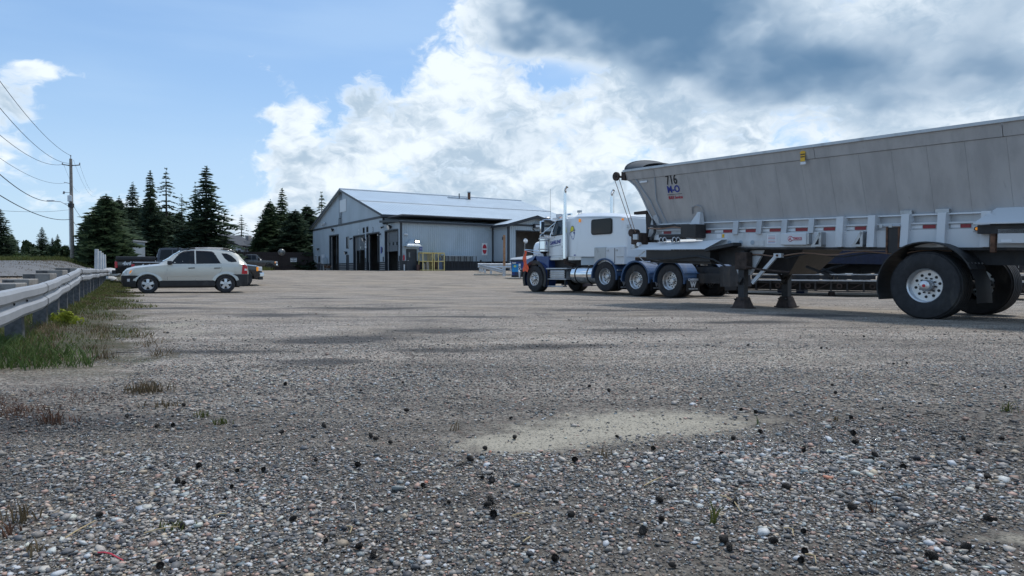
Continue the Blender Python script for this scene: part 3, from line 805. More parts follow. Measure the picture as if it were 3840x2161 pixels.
# openings: jambs, doors, windows
def lined(h, nm, dpt=.5):
    y0, y1, z0, z1 = h
    j = MB(); j.box(-.04, dpt, y0 - .02, y0 + .10, z0, z1); j.box(-.04, dpt, y1 - .10, y1 + .02, z0, z1); j.box(-.04, dpt, y0 + .1, y1 - .1, z1 - .12, z1 + .02)
    return j.build(nm, 'trim_dark', shop)
for nm, h, bot, wins in (('overhead_door', D1, None, 0), ('overhead_door', D2, gh(1348, 939), 1), ('overhead_door', D3, None, 0), ('overhead_door', D4, gh(1469, 943), 3)):
    y0, y1, z0, z1 = h
    fr = lined(h, nm)
    MB().box(.12, .17, y1 - .62, y1 - .52, 0, z1 - .2).build('door_track', 'skirt_pale', fr)
    if bot is None: continue
    zz = bot
    k = 0
    while zz < z1 - .15:
        zt = min(zz + .52, z1 - .12)
        pn = MB().box(.20, .25, y0 + .1, y1 - .1, zz + .006, zt - .006).build('panel', 'door_panel', fr)
        if wins and (zt > z1 - 1.25 and zz < z1 - .75) :
            nwin = wins
            for q in range(nwin):
                yc = y0 + (y1 - y0) * (q + .8) / (nwin + .6)
                MB().box(.185, .199, yc - .16, yc + .16, zz + .10, zt - .10).build('window', 'glass_sky', fr)
            wins = 0
        zz = zt; k += 1
def door(h, nm='man_door'):
    y0, y1, z0, z1 = h
    f_ = MB().box(-.03, .1, y0 - .04, y0 + .03, 0, z1).box(-.03, .1, y1 - .03, y1 + .04, 0, z1).box(-.03, .1, y0 + .03, y1 - .03, z1 - .04, z1 + .04).build(nm, 'trim_dark', shop)
    MB().box(.03, .07, y0 + .03, y1 - .03, .02, z1 - .04).build('leaf', 'door_dark', f_)
    MB().box(.0, .029, y0 + .08, y0 + .14, 1.0, 1.1).build('handle', 'steel', f_)
    return f_
door(MD); door(MD0)
def window(h, sill=True, glass='glass_dark'):
    y0, y1, z0, z1 = h
    f_ = MB().box(-.03, .10, y0 - .03, y0 + .05, z0, z1).box(-.03, .10, y1 - .05, y1 + .03, z0, z1).box(-.03, .10, y0 + .05, y1 - .05, z1 - .06, z1 + .03).box(-.03, .10, y0 + .05, y1 - .05, z0 - .03, z0 + .06).build('window', 'trim_dark' if not sill else 'white_trim', shop)
    MB().box(.05, .07, y0 + .05, y1 - .05, z0 + .06, z1 - .06).build('pane', glass, f_)
    if sill: MB().box(-.10, .0, y0 - .06, y1 + .06, z0 - .10, z0 - .031).build('sill', 'white_trim', f_)
    return f_
window(WL1); window(WL2); window(WU1, False); window(WU2, False)
wt = window(WT, False); MB().box(-.045, -.031, WT[0] + .10, WT[0] + .22, WT[2] + .05, WT[3] - .05).build('blind', 'white_trim', wt)
wg = window(WG, False, 'interior_pale')
for k in range(5): MB().box(.03, .049, WG[0] + .1, WG[1] - .1, WG[2] + .12 + k * (WG[3] - WG[2] - .2) / 5, WG[2] + .05 + (k + .75) * (WG[3] - WG[2] - .2) / 5).build('slat', 'white_trim' if k % 2 else 'cream', wg)
p0, z0 = bplane(1299, 792, 'y'); p1, z1 = bplane(1275, 768, 'y')
MB().box(-.05, -.004, p0, p1, z0, z1 + .5).build('blank_panel', 'white_trim', shop)
# bay numbers and lamps on the gable
for tx, px_, py_ in (('2', 1346, 871), ('3', 1399, 863), ('4', 1452, 842)):
    y, z = bplane(px_, py_, 'y'); text('bay_number', tx, 'ink_black' if tx != '2' else 'sign_white', shop, (-.01, y, z), (0, -1, 0), (0, 0, 1), .8, bold=.01)
def flood(px_, py_, s=.22, mt='steel'):
    y, z = bplane(px_, py_, 'y')
    o = MB().box(-.06, -.001, y - .06, y + .06, z - .05, z + .1).build('wall_lamp', 'trim_dark', shop)
    MB().cyl((-.06, y, z), (-.34, y, z - .1), s * .5, s * .95, n=14).build('lamp_head', mt, o, smooth=40)
    MB().cyl((-.341, y, z - .1), (-.352, y, z - .104), s * .8, n=14).build('lens', 'lamp_clear', o)
for p in ((1214, 841, .2, 'white_trim'), (1222, 838, .2, 'white_trim'), (1251, 861, .28, 'trim_dark'), (1197, 934, .2, 'trim_dark'), (1302, 947, .24, 'trim_dark'), (1370, 896, .26, 'trim_dark'), (1467, 850, .32, 'trim_dark'), (1321, 895, .12, 'trim_dark'), (1428, 879, .12, 'trim_dark'), (1438, 852, .12, 'trim_dark')): flood(*p)
y, z = bplane(1372, 911, 'y'); bs = MB().box(-.03, -.003, y - .35, y + .35, z - .6, z + .6).build('door_notice', 'sign_white', shop)
for k in range(3): MB().box(-.036, -.031, y - .22, y + .22, z - .36 + k * .3, z - .24 + k * .3).build('print', 'ink_grey', bs)
for (px_, py_) in ((1434, 938), (1438, 972), (1371, 976), (1499, 969)):
    y, z = bplane(px_, py_, 'y'); MB().box(-.05, -.003, y - .09, y + .09, z - .25, z + .25).build('door_control', 'trim_dark', shop)
y, z = bplane(1434, 938, 'y'); MB().box(-.035, -.004, y + .1, y + .45, z - .35, z + .35).build('blue_notice', 'ink_blue', shop)
# meter box by the office
y0, z0 = bplane(1228.7, 991, 'y'); y1, z1 = bplane(1221, 967, 'y')
eb = MB().box(-.42, -.05, y0, y1, z0, z1).build('meter_cabinet', 'siding', shop); MB().cyl((-.2, y1 + .35, 0), (-.2, y1 + .35, z1 + .3), .07, n=8).build('conduit', 'steel', eb)
for k in range(2): MB().box(-.38, -.06, y1 + .15, y1 + .55, z1 - .1 - k * .8, z1 + .45 - k * .8).build('meter', 'white_trim', eb)
MB().cyl((-.12, G1 + .4, 3.6), (-.12, G1 - .3, 3.6), .08, n=8).build('wall_camera', 'white_trim', shop)
# interior: floor, back walls, tube lamps
fl = MB().box(.3, 22, .3, G1 - .3, .005, .03).build('floor', 'interior_floor', shop)
iw = MB(); iw.box(21.9, 22, .3, G1, 0, 5.6); iw.box(.3, 22, 25.9, 26.0, 0, 5.6); iw.box(.3, 22, 5.4, 5.5, 0, 4.5); iw.box(.3, 22, .25, .35, 0, 4.5)
iw.build('inner_wall', 'interior', shop)
MB().box(.3, 22, .35, G1 - .4, 5.55, 5.65).build('inner_ceiling', 'interior', shop)
MB().box(9, 9.1, D1[0] - 1.5, D1[1] + 2, 0, 1.9).build('inner_partition', 'interior_pale', shop)
MB().box(8, 8.1, .4, 5.3, 0, 2.4).build('inner_partition', 'interior_pale', shop)
MB().box(10, 10.1, D2[0] - .5, 25.8, 0, 2.2).build('inner_partition', 'interior_pale', shop)
MB().box(12, 12.12, 6, D3[1] + .6, .0, 1.9).build('inner_curtain', 'cyl_blue', shop)
for (px_, py_, y_off, l) in ((1400, 947, 10, 3.0), (1360, 946.5, 11, 1.6), (1418, 882, 8, 1.4)):
    yy, zz = bplane(px_, py_, 'y', y_off)
    o = MB().box(y_off, y_off + .12, yy - l / 2, yy + l / 2, zz - .03, zz + .03).build('tube_lamp', 'tube_light', shop)
    MB().box(y_off - .02, y_off + .16, yy - l / 2 - .05, yy + l / 2 + .05, zz + .035, zz + .11).build('housing', 'white_trim', o)
# main roof with standing seams
OH = .35
def roof_plane(ya, za, yb, zb, x0, x1, name='roof', seam=.42):
    r = MB(); r.hexa([(x0, ya, za), (x1, ya, za), (x1, yb, zb), (x0, yb, zb), (x0, ya, za + .10), (x1, ya, za + .10), (x1, yb, zb + .10), (x0, yb, zb + .10)])
    o = r.build(name, 'roof_metal', shop)
    sm = MB(); x = x0 + seam
    while x < x1 - .05:
        sm.hexa([(x - .025, ya, za + .10), (x + .025, ya, za + .10), (x + .025, yb, zb + .10), (x - .025, yb, zb + .10), (x - .012, ya, za + .118), (x + .012, ya, za + .118), (x + .012, yb, zb + .118), (x - .012, yb, zb + .118)]); x += seam
    s_ = sm.build('roof_ribs', 'roof_metal', o); s_['kind'] = 'stuff'
    return o
sl = (GR - GE - .25) / (GM - G0)
rA = roof_plane(G0 - .55, GE + .25 - .55 * sl, GM, GR, -OH, LEN + OH)
ym = G0 + (GM - G0) * .47; zm = GE + .25 + (ym - G0) * sl
MB().hexa([(-OH, ym - .16, zm - .16 * sl + .13), (LEN + OH, ym - .16, zm - .16 * sl + .13), (LEN + OH, ym + .16, zm + .16 * sl + .13), (-OH, ym + .16, zm + .16 * sl + .13), (-OH, ym - .12, zm - .12 * sl + .19), (LEN + OH, ym - .12, zm - .12 * sl + .19), (LEN + OH, ym + .12, zm + .12 * sl + .19), (-OH, ym + .12, zm + .12 * sl + .19)]).build('snow_guard', 'shed_metal', rA)
sl2 = (GR - GE - .25) / (G1 - GM)
rB = roof_plane(GM, GR, G1 + .5, GE + .25 - .5 * sl2, -OH, LEN + OH)
MB().cyl((-OH - .02, GM, GR + .1), (LEN + OH + .02, GM, GR + .1), .14, n=8).build('ridge_cap', 'shed_metal', rA)
for ya, za, yb, zb in ((G0 - .56, GE + .25 - .56 * sl, GM, GR), (GM, GR, G1 + .51, GE + .25 - .51 * sl2)):
    MB().hexa([(-OH - .05, ya, za - .12), (-OH - .002, ya, za - .12), (-OH - .002, yb, zb - .12), (-OH - .05, yb, zb - .12), (-OH - .05, ya, za + .13), (-OH - .002, ya, za + .13), (-OH - .002, yb, zb + .13), (-OH - .05, yb, zb + .13)]).build('rake_trim', 'trim_dark', shop)
ze = GE + .25 - .55 * sl
MB().box(-OH, LEN + OH, G0 - .66, G0 - .555, ze - .20, ze + .06).build('eave_fascia', 'trim_dark', shop)
MB().box(-OH, LEN + OH, G0 - .55, G0 + .05, ze - .24, ze - .18).build('eave_soffit', 'soffit', shop)
# ribbed sheet wall builder (long sides)
def ribbed(name, x0, x1, y, z0, z1, hs=(), pitch=.23, dep=.035, ztop=None, parent=shop, axis='x', material='siding'):
    r = MB()
    n_ = int((x1 - x0) / pitch); p_ = (x1 - x0) / n_
    def zt(x): return z1 if ztop is None else ztop(x)
    prof = []
    for i in range(n_):
        a = x0 + i * p_
        prof += [(a, 0), (a + p_ * .62, 0), (a + p_ * .70, -dep), (a + p_ * .92, -dep)]
    prof.append((x1, 0))
    for (a, d0), (b, d1) in zip(prof, prof[1:]):
        m_ = (a + b) / 2; hh = [h for h in hs if h[0] < m_ < h[1]]
        spans = [(z0, None)]
        if hh:
            h = hh[0]; spans = ([(z0, h[2])] if h[2] > z0 + .01 else []) + [(h[3], None)]
        for s0, s1 in spans:
            r.add([(a, y + d0, s0), (b, y + d1, s0), (b, y + d1, s1 or zt(b)), (a, y + d0, s1 or zt(a))], [(0, 1, 2, 3)])
    return r.build(name, material, parent)
ribbed('wall', 0, LEN, G0 + .02, 3.5, ze + .05)
MB().box(LEN, LEN + .15, G0, G1, 0, GE).build('end_wall', 'siding', shop)
w_ = MB(); w_.add([(LEN + .15, G0, GE - .05), (LEN + .15, G1, GE - .05), (LEN + .15, GM, GR)], [(0, 1, 2)]); w_.build('end_gable', 'siding', shop)
MB().box(.3, LEN, G1 - .15, G1, 0, GE + .2).build('rear_wall', 'siding', shop)
MB().box(-.05, .14, G0 - .09, G0 + .06, 4.95, ze + .05).build('corner_trim', 'trim_dark', shop)
# lean-to along the long side: wall at local y=0
LT = 10.5; HL = 4.86
dL, dT = bplane(1525, 936.5, 'x'); dR, _ = bplane(1560, 936.5, 'x')
ribbed('lean_to_wall', .0, LT, 0, 1.0, HL, hs=[(dL, dR, 0, dT)])
MB().box(.0, dL, -.02, .10, 0, 1.0).build('skirt', 'skirt_dark', shop); MB().box(dR, LT, -.02, .10, 0, 1.0).build('skirt', 'skirt_dark', shop)
for k in range(4):
    for a, b in ((.2, dL - .1), (dR + .1, LT - .1)): MB().box(a, b, -.05, -.021, .10 + k * .22, .14 + k * .22).build('skirt_groove', 'trim_dark', shop)
f_ = MB().box(dL - .06, dL, -.05, .1, 0, dT + .06).box(dR, dR + .06, -.05, .1, 0, dT + .06).box(dL, dR, -.05, .1, dT, dT + .06).build('man_door', 'trim_dark', shop)
MB().box(dL, dR, .0, .05, .03, dT).build('leaf', 'door_dark', f_); MB().box(dL + .08, dL + .18, -.06, -.001, 1.0, 1.06).build('handle', 'steel', f_)
MB().box(dL + .22, dL + .34, -.012, -.001, 1.35, 1.85).build('pane', 'glass_sky', f_); MB().box(dL, dR, -.08, .0, .0, .029).build('threshold', 'skirt_pale', f_)
# little hipped canopy over the man door, with the lit lamp
cx = (dL + dR) / 2; cz = dT + .35
cn = MB().add([(cx - .85, -.9, cz), (cx + .75, -.9, cz), (cx + .75, -.002, cz), (cx - .85, -.002, cz), (cx - .05, -.05, cz + .75), (cx + .05, -.002, cz + .75)], [(0, 1, 4), (1, 2, 5, 4), (3, 0, 4, 5), (0, 3, 2, 1), (2, 3, 5)]).build('canopy', 'siding', shop)
MB().box(cx - .86, cx + .76, -.93, -.905, cz - .10, cz + .05).build('canopy_edge', 'siding_flat', cn)
lx, lz = bplane(1549, 908, 'x'); lo = MB().box(lx - .25, lx + .25, -1.02, -.90, lz - .16, lz + .16).build('wall_lamp', 'trim_dark', shop)
for k in (-1, 1): MB().cyl((lx + k * .11, -1.02, lz), (lx + k * .11, -1.09, lz), .09, n=10).build('bulb', 'lamp_glow', lo)
fx, fz = bplane(1513, 965, 'x'); fe = MB().cyl((fx, -.10, fz - .3), (fx, -.10, fz + .2), .09, n=10).build('fire_extinguisher', 'sign_red', shop); MB().cyl((fx, -.10, fz + .2), (fx, -.10, fz + .34), .04, n=8).build('valve', 'steel', fe)
bx_, bz_ = bplane(1577, 934, 'x'); bs_ = MB().box(bx_ - .17, bx_ + .17, -.07, -.04, bz_ - .17, bz_ + .17).build('blue_notice', 'ink_blue', shop); MB().box(bx_ - .15, bx_ + .15, -.076, -.071, bz_ - .03, bz_ + .03).build('print', 'ink_white', bs_)
cx_, cz_ = bplane(1516, 879, 'x'); MB().cyl((cx_, -.06, cz_), (cx_ + .25, -.3, cz_ - .02), .09, n=10).build('wall_camera', 'white_trim', shop)
nx_, nz_ = bplane(1816, 935, 'x'); sg = MB().box(nx_ - .33, nx_ + .33, -.075, -.045, nz_ - .64, nz_ + .64).build('no_entry_sign', 'sign_white', shop)
el_ = MB(); el_.prism([(nx_ + .25 * cos(a), nz_ + .52 * sin(a)) for a in np.linspace(0, 2 * pi, 25)[:-1]], 'y', -.083, -.0751); el_.build('red_disc', 'sign_red', sg)
MB().box(nx_ - .25, nx_ + .25, -.09, -.0835, nz_ - .07, nz_ + .07).build('white_bar', 'sign_white', sg)
for (px_, py_, s_) in ((1602, 950, .09), (1615, 950, .07), (1802, 978, .08)):
    a, b = bplane(px_, py_, 'x'); MB().box(a - s_, a + s_, -.10, -.04, b - s_, b + s_).build('wall_box', 'trim_dark', shop)
# lean-to roof
MB().hexa([(-.3, -.35, HL + .0), (LT + .2, -.35, HL + .0), (LT + .2, G0 - .02, HL + .32), (-.3, G0 - .02, HL + .32), (-.3, -.35, HL + .09), (LT + .2, -.35, HL + .09), (LT + .2, G0 - .02, HL + .41), (-.3, G0 - .02, HL + .41)]).build('lean_to_roof', 'roof_metal', shop)
MB().box(-.3, LT + .2, -.43, -.352, HL - .13, HL + .07).build('eave_fascia', 'trim_dark', shop)
MB().hexa([(-.38, -.42, HL - .08), (-.302, -.42, HL - .08), (-.302, G0 + .05, HL + .18), (-.38, G0 + .05, HL + .18), (-.38, -.42, HL + .12), (-.302, -.42, HL + .12), (-.302, G0 + .05, HL + .42), (-.38, G0 + .05, HL + .42)]).build('rake_trim', 'trim_dark', shop)
MB().box(-.06, .13, -.06, .09, 0, HL - .02).build('corner_trim', 'trim_dark', shop)
# bay five: gabled porch standing forward
PX0, PD, PW = LT, 3.17, 6.5; PH, PR = 4.8, 5.7
MB().box(PX0 - .12, PX0 + .10, -.12, .12, .1, HL - .14).build('corner_trim', 'trim_dark', shop)
MB().box(PX0, PX0 + .15, -PD, -.125, 1.0, PH).build('porch_wall', 'siding_flat', shop); MB().box(PX0 + .02, PX0 + .13, -PD, -.125, 0, .998).build('skirt', 'skirt_dark', shop)
ox0 = PX0 + .95; ox1 = PX0 + 5.5; oz = 4.13
pm_ = PX0 + PW / 2
def ptop(x): return PH + (PR - PH) * (1 - abs(x - pm_) / (PW / 2)) - .06
ribbed('porch_front', PX0, PX0 + PW, -PD, .02, PH, hs=[(ox0, ox1, 0, oz)], ztop=lambda x: ptop(x))
MB().box(PX0 + PW, PX0 + PW + .15, -PD, .2, 0, PH).build('porch_wall', 'siding_flat', shop)
MB().box(PX0 - .10, PX0 + .12, -PD - .10, -PD + .06, 0, PH).build('corner_trim', 'trim_dark', shop)
MB().box(PX0 - .1, PX0 + PW + .2, -PD - .07, -PD - .038, PH - .14, PH + .05).build('trim_band', 'trim_dark', shop)
MB().box(ox0 - .08, ox0, -PD - .06, -PD + .3, 0, oz).box(ox1, ox1 + .08, -PD - .06, -PD + .3, 0, oz).box(ox0 - .08, ox1 + .08, -PD - .06, -PD + .3, oz, oz + .1).build('overhead_door', 'trim_dark', shop)
MB().box(PX0 + .2, PX0 + PW - .1, -PD + .2, 6, .005, .04).build('floor', 'interior_floor', shop)
MB().box(PX0 + .2, PX0 + PW - .1, 5.9, 6, 0, 4.6).box(PX0 + .2, PX0 + PW - .1, -PD + .2, 6, 4.5, 4.6).box(PX0 + .2, PX0 + .3, .13, 5.9, 0, 4.5).box(PX0 + PW - .2, PX0 + PW - .1, .2, 5.9, 0, 4.5).build('inner_wall', 'interior', shop)
for sgn in (0, 1):
    xa, xb = (PX0 - .45, pm_) if sgn == 0 else (pm_, PX0 + PW + .45)
    za, zb = (PH - .10, PR + .02) if sgn == 0 else (PR + .02, PH - .10)
    MB().hexa([(xa, -PD - .5, za), (xb, -PD - .5, zb), (xb, 4.9, zb), (xa, 4.9, za), (xa, -PD - .5, za + .08), (xb, -PD - .5, zb + .08), (xb, 4.9, zb + .08), (xa, 4.9, za + .08)]).build('porch_roof', 'roof_metal', shop)
    MB().hexa([(xa, -PD - .56, za - .22), (xb, -PD - .56, zb - .22), (xb, -PD - .505, zb - .22), (xa, -PD - .505, za - .22), (xa, -PD - .56, za + .1), (xb, -PD - .56, zb + .1), (xb, -PD - .505, zb + .1), (xa, -PD - .505, za + .1)]).build('rake_trim', 'trim_dark', shop)
MB().box(PX0 - .53, PX0 - .452, -PD - .5, -.44, PH - .26, PH - .01).build('eave_fascia', 'trim_dark', shop)
text('bay_number', '5', 'ink_black', shop, (bplane(2000, 863, 'x', -PD)[0], -PD - .045, bplane(2000, 863, 'x', -PD)[1]), (1, 0, 0), (0, 0, 1), .75, bold=.01)
qx, qz = bplane(2010, 849, 'x', -PD); ql = MB().box(qx - .4, qx + .4, -PD - .35, -PD - .05, qz - .2, qz + .22).build('wall_lamp', 'trim_dark', shop); MB().box(qx - .25, qx + .25, -PD - .362, -PD - .351, qz - .12, qz + .1).build('lens', 'ink_white', ql)
# roof vents
for (px_, py_, hh, rr, mt) in ((1722, 757, .75, .07, 'trim_dark'), (1759, 757, .95, .2, 'rust')):
    yv = GM - 1.6; d = ray(px_, py_)
    t = None
    # on the roof plane near the ridge
    xx = bplane(px_, py_, 'x', yv)[0]; zz = GR - 1.6 * sl + .05
    v_ = MB().cyl((xx, yv, zz - .2), (xx, yv, zz + hh), rr, n=12).build('roof_vent', mt, shop, smooth=40)
    if rr > .1: MB().cyl((xx, yv, zz + hh), (xx, yv, zz + hh + .12), rr * 1.25, n=12).build('vent_cap', 'shed_metal', v_)
    MB().box(xx - 1.7, xx - .15, yv - .06, yv + .06, zz + .08, zz + .2).build('brace', 'shed_metal', v_)
xx = bplane(2052, 830, 'x', 3.0)[0]
v_ = MB().cyl((xx, 3.0, PH - .2), (xx, 3.0, PH + 1.3), .26, n=12).build('roof_vent', 'galv', shop, smooth=40); MB().cyl((xx, 3.0, PH + 1.3), (xx, 3.0, PH + 1.42), .3, .44, n=14).cyl((xx, 3.0, PH + 1.42), (xx, 3.0, PH + 1.6), .44, .2, n=14).build('vent_cap', 'galv', v_, smooth=40)

# --- things standing along the lean-to wall
def bw(x, y, z=0): 
    p = BO + BX * x + BY * y; return Vector((p.x, p.y, BO.z + z))
BRZ = frame_rz(BX)
def cage(px0, px1, label):
    x0 = bplane(px0, 1000, 'x', -1.3)[0]; x1 = bplane(px1, 1000, 'x', -1.3)[0]; wd = x1 - x0; hh = 1.75; dp = 1.0
    r = empty('gas_cylinder_cage', bw(x0, -1.3), BRZ, label, 'cage', 'yellow gas cages by the workshop wall')
    t = .07
    for X in (0, wd):
        for Y in (0, dp): MB().box(X - t / 2, X + t / 2, Y - t / 2, Y + t / 2, 0, hh).build('upright', 'cage_yellow', r)
    for Z in (.08, .95, hh):
        for Y in (0, dp): MB().box(t / 2, wd - t / 2, Y - t / 2, Y + t / 2, Z - t / 2, Z + t / 2).build('rail', 'cage_yellow', r)
        for X in (0, wd): MB().box(X - t / 2, X + t / 2, t / 2, dp - t / 2, Z - t / 2, Z + t / 2).build('side_rail', 'cage_yellow', r)
    MB().box(0, wd, 0, dp, .0, .03).build('base_plate', 'frame_black', r); MB().box(-.05, wd + .05, -.05, dp + .05, hh + .04, hh + .08).build('roof_plate', 'cage_yellow', r)
    ms = MB()
    for k in range(int(wd / .11)):
        ms.box(k * .11 + .05, k * .11 + .053, .0, .003, .1, hh)
    for k in range(int(hh / .14)):
        ms.box(0, wd, .0, .003, .1 + k * .14, .103 + k * .14)
    q = ms.build('wire_mesh', 'cage_yellow', r); q['kind'] = 'stuff'
    return r, wd
c1, wd1 = cage(1586, 1621, 'yellow mesh cage holding grey cylinders nearest the dark man door')
c2, wd2 = cage(1628, 1666, 'yellow mesh cage with tall blue gas cylinders beside the bike shelter frame')
MB().box(wd2 * .42 - .03, wd2 * .42 + .03, -.035, .035, .1, 1.72).build('middle_upright', 'cage_yellow', c2)
def cylinder(root, x, y, h, r_, mt, label):
    p = root.location + BX * x + BY * y
    o = MB().cyl((0, 0, 0), (0, 0, h * .85), r_, n=12).cyl((0, 0, h * .85), (0, 0, h * .95), r_, r_ * .35, n=12).cyl((0, 0, h * .95), (0, 0, h), r_ * .35, n=8).build('gas_cylinder', mt, None, smooth=40)
    o.location = (p.x, p.y, BO.z + .035); return setp(o, label, 'gas cylinder', 'gas cylinders in the yellow cages')
cylinder(c1, wd1 * .28, .45, .75, .16, 'cyl_grey', 'short grey gas cylinder in the cage nearest the man door')
cylinder(c1, wd1 * .72, .5, .9, .15, 'interior_pale', 'pale second gas cylinder in the cage nearest the man door')
cylinder(c2, wd2 * .66, .4, 1.5, .17, 'cyl_blue', 'tallest blue gas cylinder inside the right hand cage')
cylinder(c2, wd2 * .86, .45, 1.1, .14, 'cyl_blue', 'lower blue gas cylinder at the right end of the cage')
cylinder(c2, wd2 * .18, .5, 1.2, .14, 'cyl_brown', 'brown gas cylinder at the left end of the cage')
cylinder(c2, wd2 * .50, .6, 1.05, .13, 'cyl_brown', 'reddish gas cylinder beside the tall blue one')
# open shelter frame
x0 = bplane(1672, 1000, 'x', -1.2)[0]; x1 = bplane(1786, 1000, 'x', -1.2)[0]
sh = empty('steel_shelter', bw(x0, -1.2), BRZ, 'low black steel shelter frame with thin roof beside yellow cages', 'shelter')
for k in range(6):
    X = (x1 - x0) * k / 5
    for Y in (0, .9): MB().box(X - .03, X + .03, Y - .03, Y + .03, 0, 1.5).build('upright', 'trim_dark', sh)
MB().box(-.1, x1 - x0 + .2, -.15, 1.05, 1.5, 1.56).build('roof', 'shed_metal', sh)
MB().box(0, x1 - x0, -.02, .02, .15, .19).build('rail', 'trim_dark', sh); MB().box(0, x1 - x0, .88, .92, .7, .74).build('rail', 'trim_dark', sh)
# things at the door
p = bw(*([bplane(1568, 1000, 'x', -.6)[0], -.6])); o = MB().cyl((0, 0, 0), (0, 0, .55), .16, n=12).cyl((0, 0, .55), (0, 0, .62), .17, n=12).build('waste_bin', 'cyl_brown', None, smooth=40); o.location = p; setp(o, 'small dark red bin between man door and yellow cage', 'bin')
p = bw(*([bplane(1516, 1000, 'x', -1.0)[0], -1.0])); o = MB().cyl((0, 0, 0), (0, 0, .62), .06, n=10).build('bollard', 'white_post', None, smooth=40); o.location = p; setp(o, 'short white bollard before the workshop corner', 'bollard')
# sawhorse table in front of bay one
p = bw(-1.6, D1[0] + .8); r = empty('work_table', p, BRZ, 'dark trestle table standing before the leftmost bay door', 'table')
MB().box(-.3, .3, -.2, 2.4, .82, .88).build('table_top', 'frame_black', r)
for X in (-.25, .25):
    for Y in (0, 2.2): MB().box(X - .03, X + .03, Y - .03, Y + .03, 0, .82).build('leg', 'frame_black', r)
p = bw(-1.5, D1[0] - .2); r = empty('wheelbarrow', p, BRZ, 'rusty brown wheelbarrow leaning by the leftmost bay door', 'wheelbarrow')
MB().hexa([(-.25, -.4, .35), (.25, -.4, .35), (.25, .4, .35), (-.25, .4, .35), (-.35, -.6, .7), (.35, -.6, .7), (.35, .6, .7), (-.35, .6, .7)]).build('tray', 'rust', r)
MB().cyl((-.05, .75, .2), (.05, .75, .2), .2, n=16).build('wheel', 'tyre', r)
for k in (-1, 1): MB().tube([(k * .08, .75, .2), (k * .2, 0, .33), (k * .28, -1.0, .6)], .025).build('handle', 'wood_pale', r); MB().box(k * .22 - .02, k * .22 + .02, -.35, -.31, 0, .34).build('leg', 'steel', r)
# ------------------------------------------------------------------ cars
def interp(tab, x, k):
    if x <= tab[0][0]: return tab[0][k]
    for a, b in zip(tab, tab[1:]):
        if x <= b[0]:
            t = (x - a[0]) / (b[0] - a[0]); return a[k] + (b[k] - a[k]) * t
    return tab[-1][k]
class Shell:
    """car body from stations: (x, z_bottom, z_shoulder, z_top, half width at shoulder, half width at top). y runs 0 (near side) .. 2c (far side)"""
    def __init__(s, tab, c): s.t = tab; s.c = c
    def side(s, x, z):
        zb, zs, zt, wv, wt = [interp(s.t, x, k) for k in range(1, 6)]
        if z <= zb: return wv * .95
        if z < zs:
            q = (z - zb) / (zs - zb); return wv * (.95 + .05 * math.sin(q * pi * .5 + .15) if q < .6 else 1 - .012 * (q - .6) / .4)
        if zt - zs < .02: return wt
        q = min(1, (z - zs) / (zt - zs)); return wv * .988 + (wt - wv * .988) * q
    def near(s, x, z, off=0.0): return s.c - s.side(x, z) - off
    def mesh(s, name, zlo=None, zhi=None, off=0.0, x0=None, x1=None, smooth=30, n=46):
        xa = s.t[0][0] if x0 is None else x0; xb = s.t[-1][0] if x1 is None else x1
        xsv = sorted(set([round(xa + (xb - xa) * i / n, 4) for i in range(n + 1)] + [q[0] for q in s.t if xa < q[0] < xb]))
        rows = []
        for x in xsv:
            zb, zs, zt, wv, wt = [interp(s.t, x, k) for k in range(1, 6)]
            lo = zb if zlo is None else max(zb, zlo); hi = zt if zhi is None else min(zt, zhi)
            zz = [lo + (min(zs, hi) - lo) * i / 6 for i in range(7)]
            if hi > zs: zz += [zs + (hi - zs) * i / 3 for i in (1, 2)] + [hi - .035 if hi - .035 > zs + (hi - zs) * 2 / 3 else hi]
            half = [(s.side(x, z) + off, z) for z in zz]
            while len(half) < 10: half.append(half[-1])
            ht = half[-1][0]
            half += [(ht * .93, hi + (.02 if zhi is None else 0)), (ht * .55, hi + (.035 if zhi is None else 0)), (0.0001, hi + (.04 if zhi is None else 0))]
            ring = [(x, s.c - w_, z) for w_, z in half] + [(x, s.c + w_, z) for w_, z in reversed(half[:-1])]
            rows.append(ring)
        mb = MB(); m_ = len(rows[0])
        vs = [p for r in rows for p in r]
        fs = [(i * m_ + j, i * m_ + (j + 1) % m_, (i + 1) * m_ + (j + 1) % m_, (i + 1) * m_ + j) for i in range(len(rows) - 1) for j in range(m_)]
        fs += [tuple(range(m_)), tuple((len(rows) - 1) * m_ + k for k in range(m_))]
        mb.add(vs, fs); me = mb.mesh(name)
        bm = bmesh.new(); bm.from_mesh(me); bmesh.ops.remove_doubles(bm, verts=bm.verts[:], dist=.0008); bmesh.ops.recalc_face_normals(bm, faces=bm.faces[:]); bm.to_mesh(me); bm.free()
        return me
    def panel(s, pts, off=.004, th=.006, sub=3):
        """thin plate following the near side; pts (x,z) polygon, given as a top and a bottom chain of equal length"""
        top, bot = pts; mb = MB(); rows_o, rows_i = [], []
        for (xt, zt), (xb, zb) in zip(top, bot):
            ro, ri = [], []
            for k in range(sub + 1):
                q = k / sub; x = xt + (xb - xt) * q; z = zt + (zb - zt) * q
                y = s.near(x, z); ro.append((x, y - off, z)); ri.append((x, y - off + th, z))
            rows_o.append(ro); rows_i.append(ri)
        mb.grid(rows_o); mb.grid(rows_i)
        def edge(a, b):
            k = len(a); mb.add(list(a) + list(b), [(i, i + 1, k + i + 1, k + i) for i in range(k - 1)])
        edge(rows_o[0], rows_i[0]); edge(rows_o[-1], rows_i[-1]); edge([r[0] for r in rows_o], [r[0] for r in rows_i]); edge([r[-1] for r in rows_o], [r[-1] for r in rows_i])
        return mb
    def line(s, pts, r=.005, off=.001):
        return MB().tube([(x, s.near(x, z) - off, z) for x, z in pts], r, n=5)
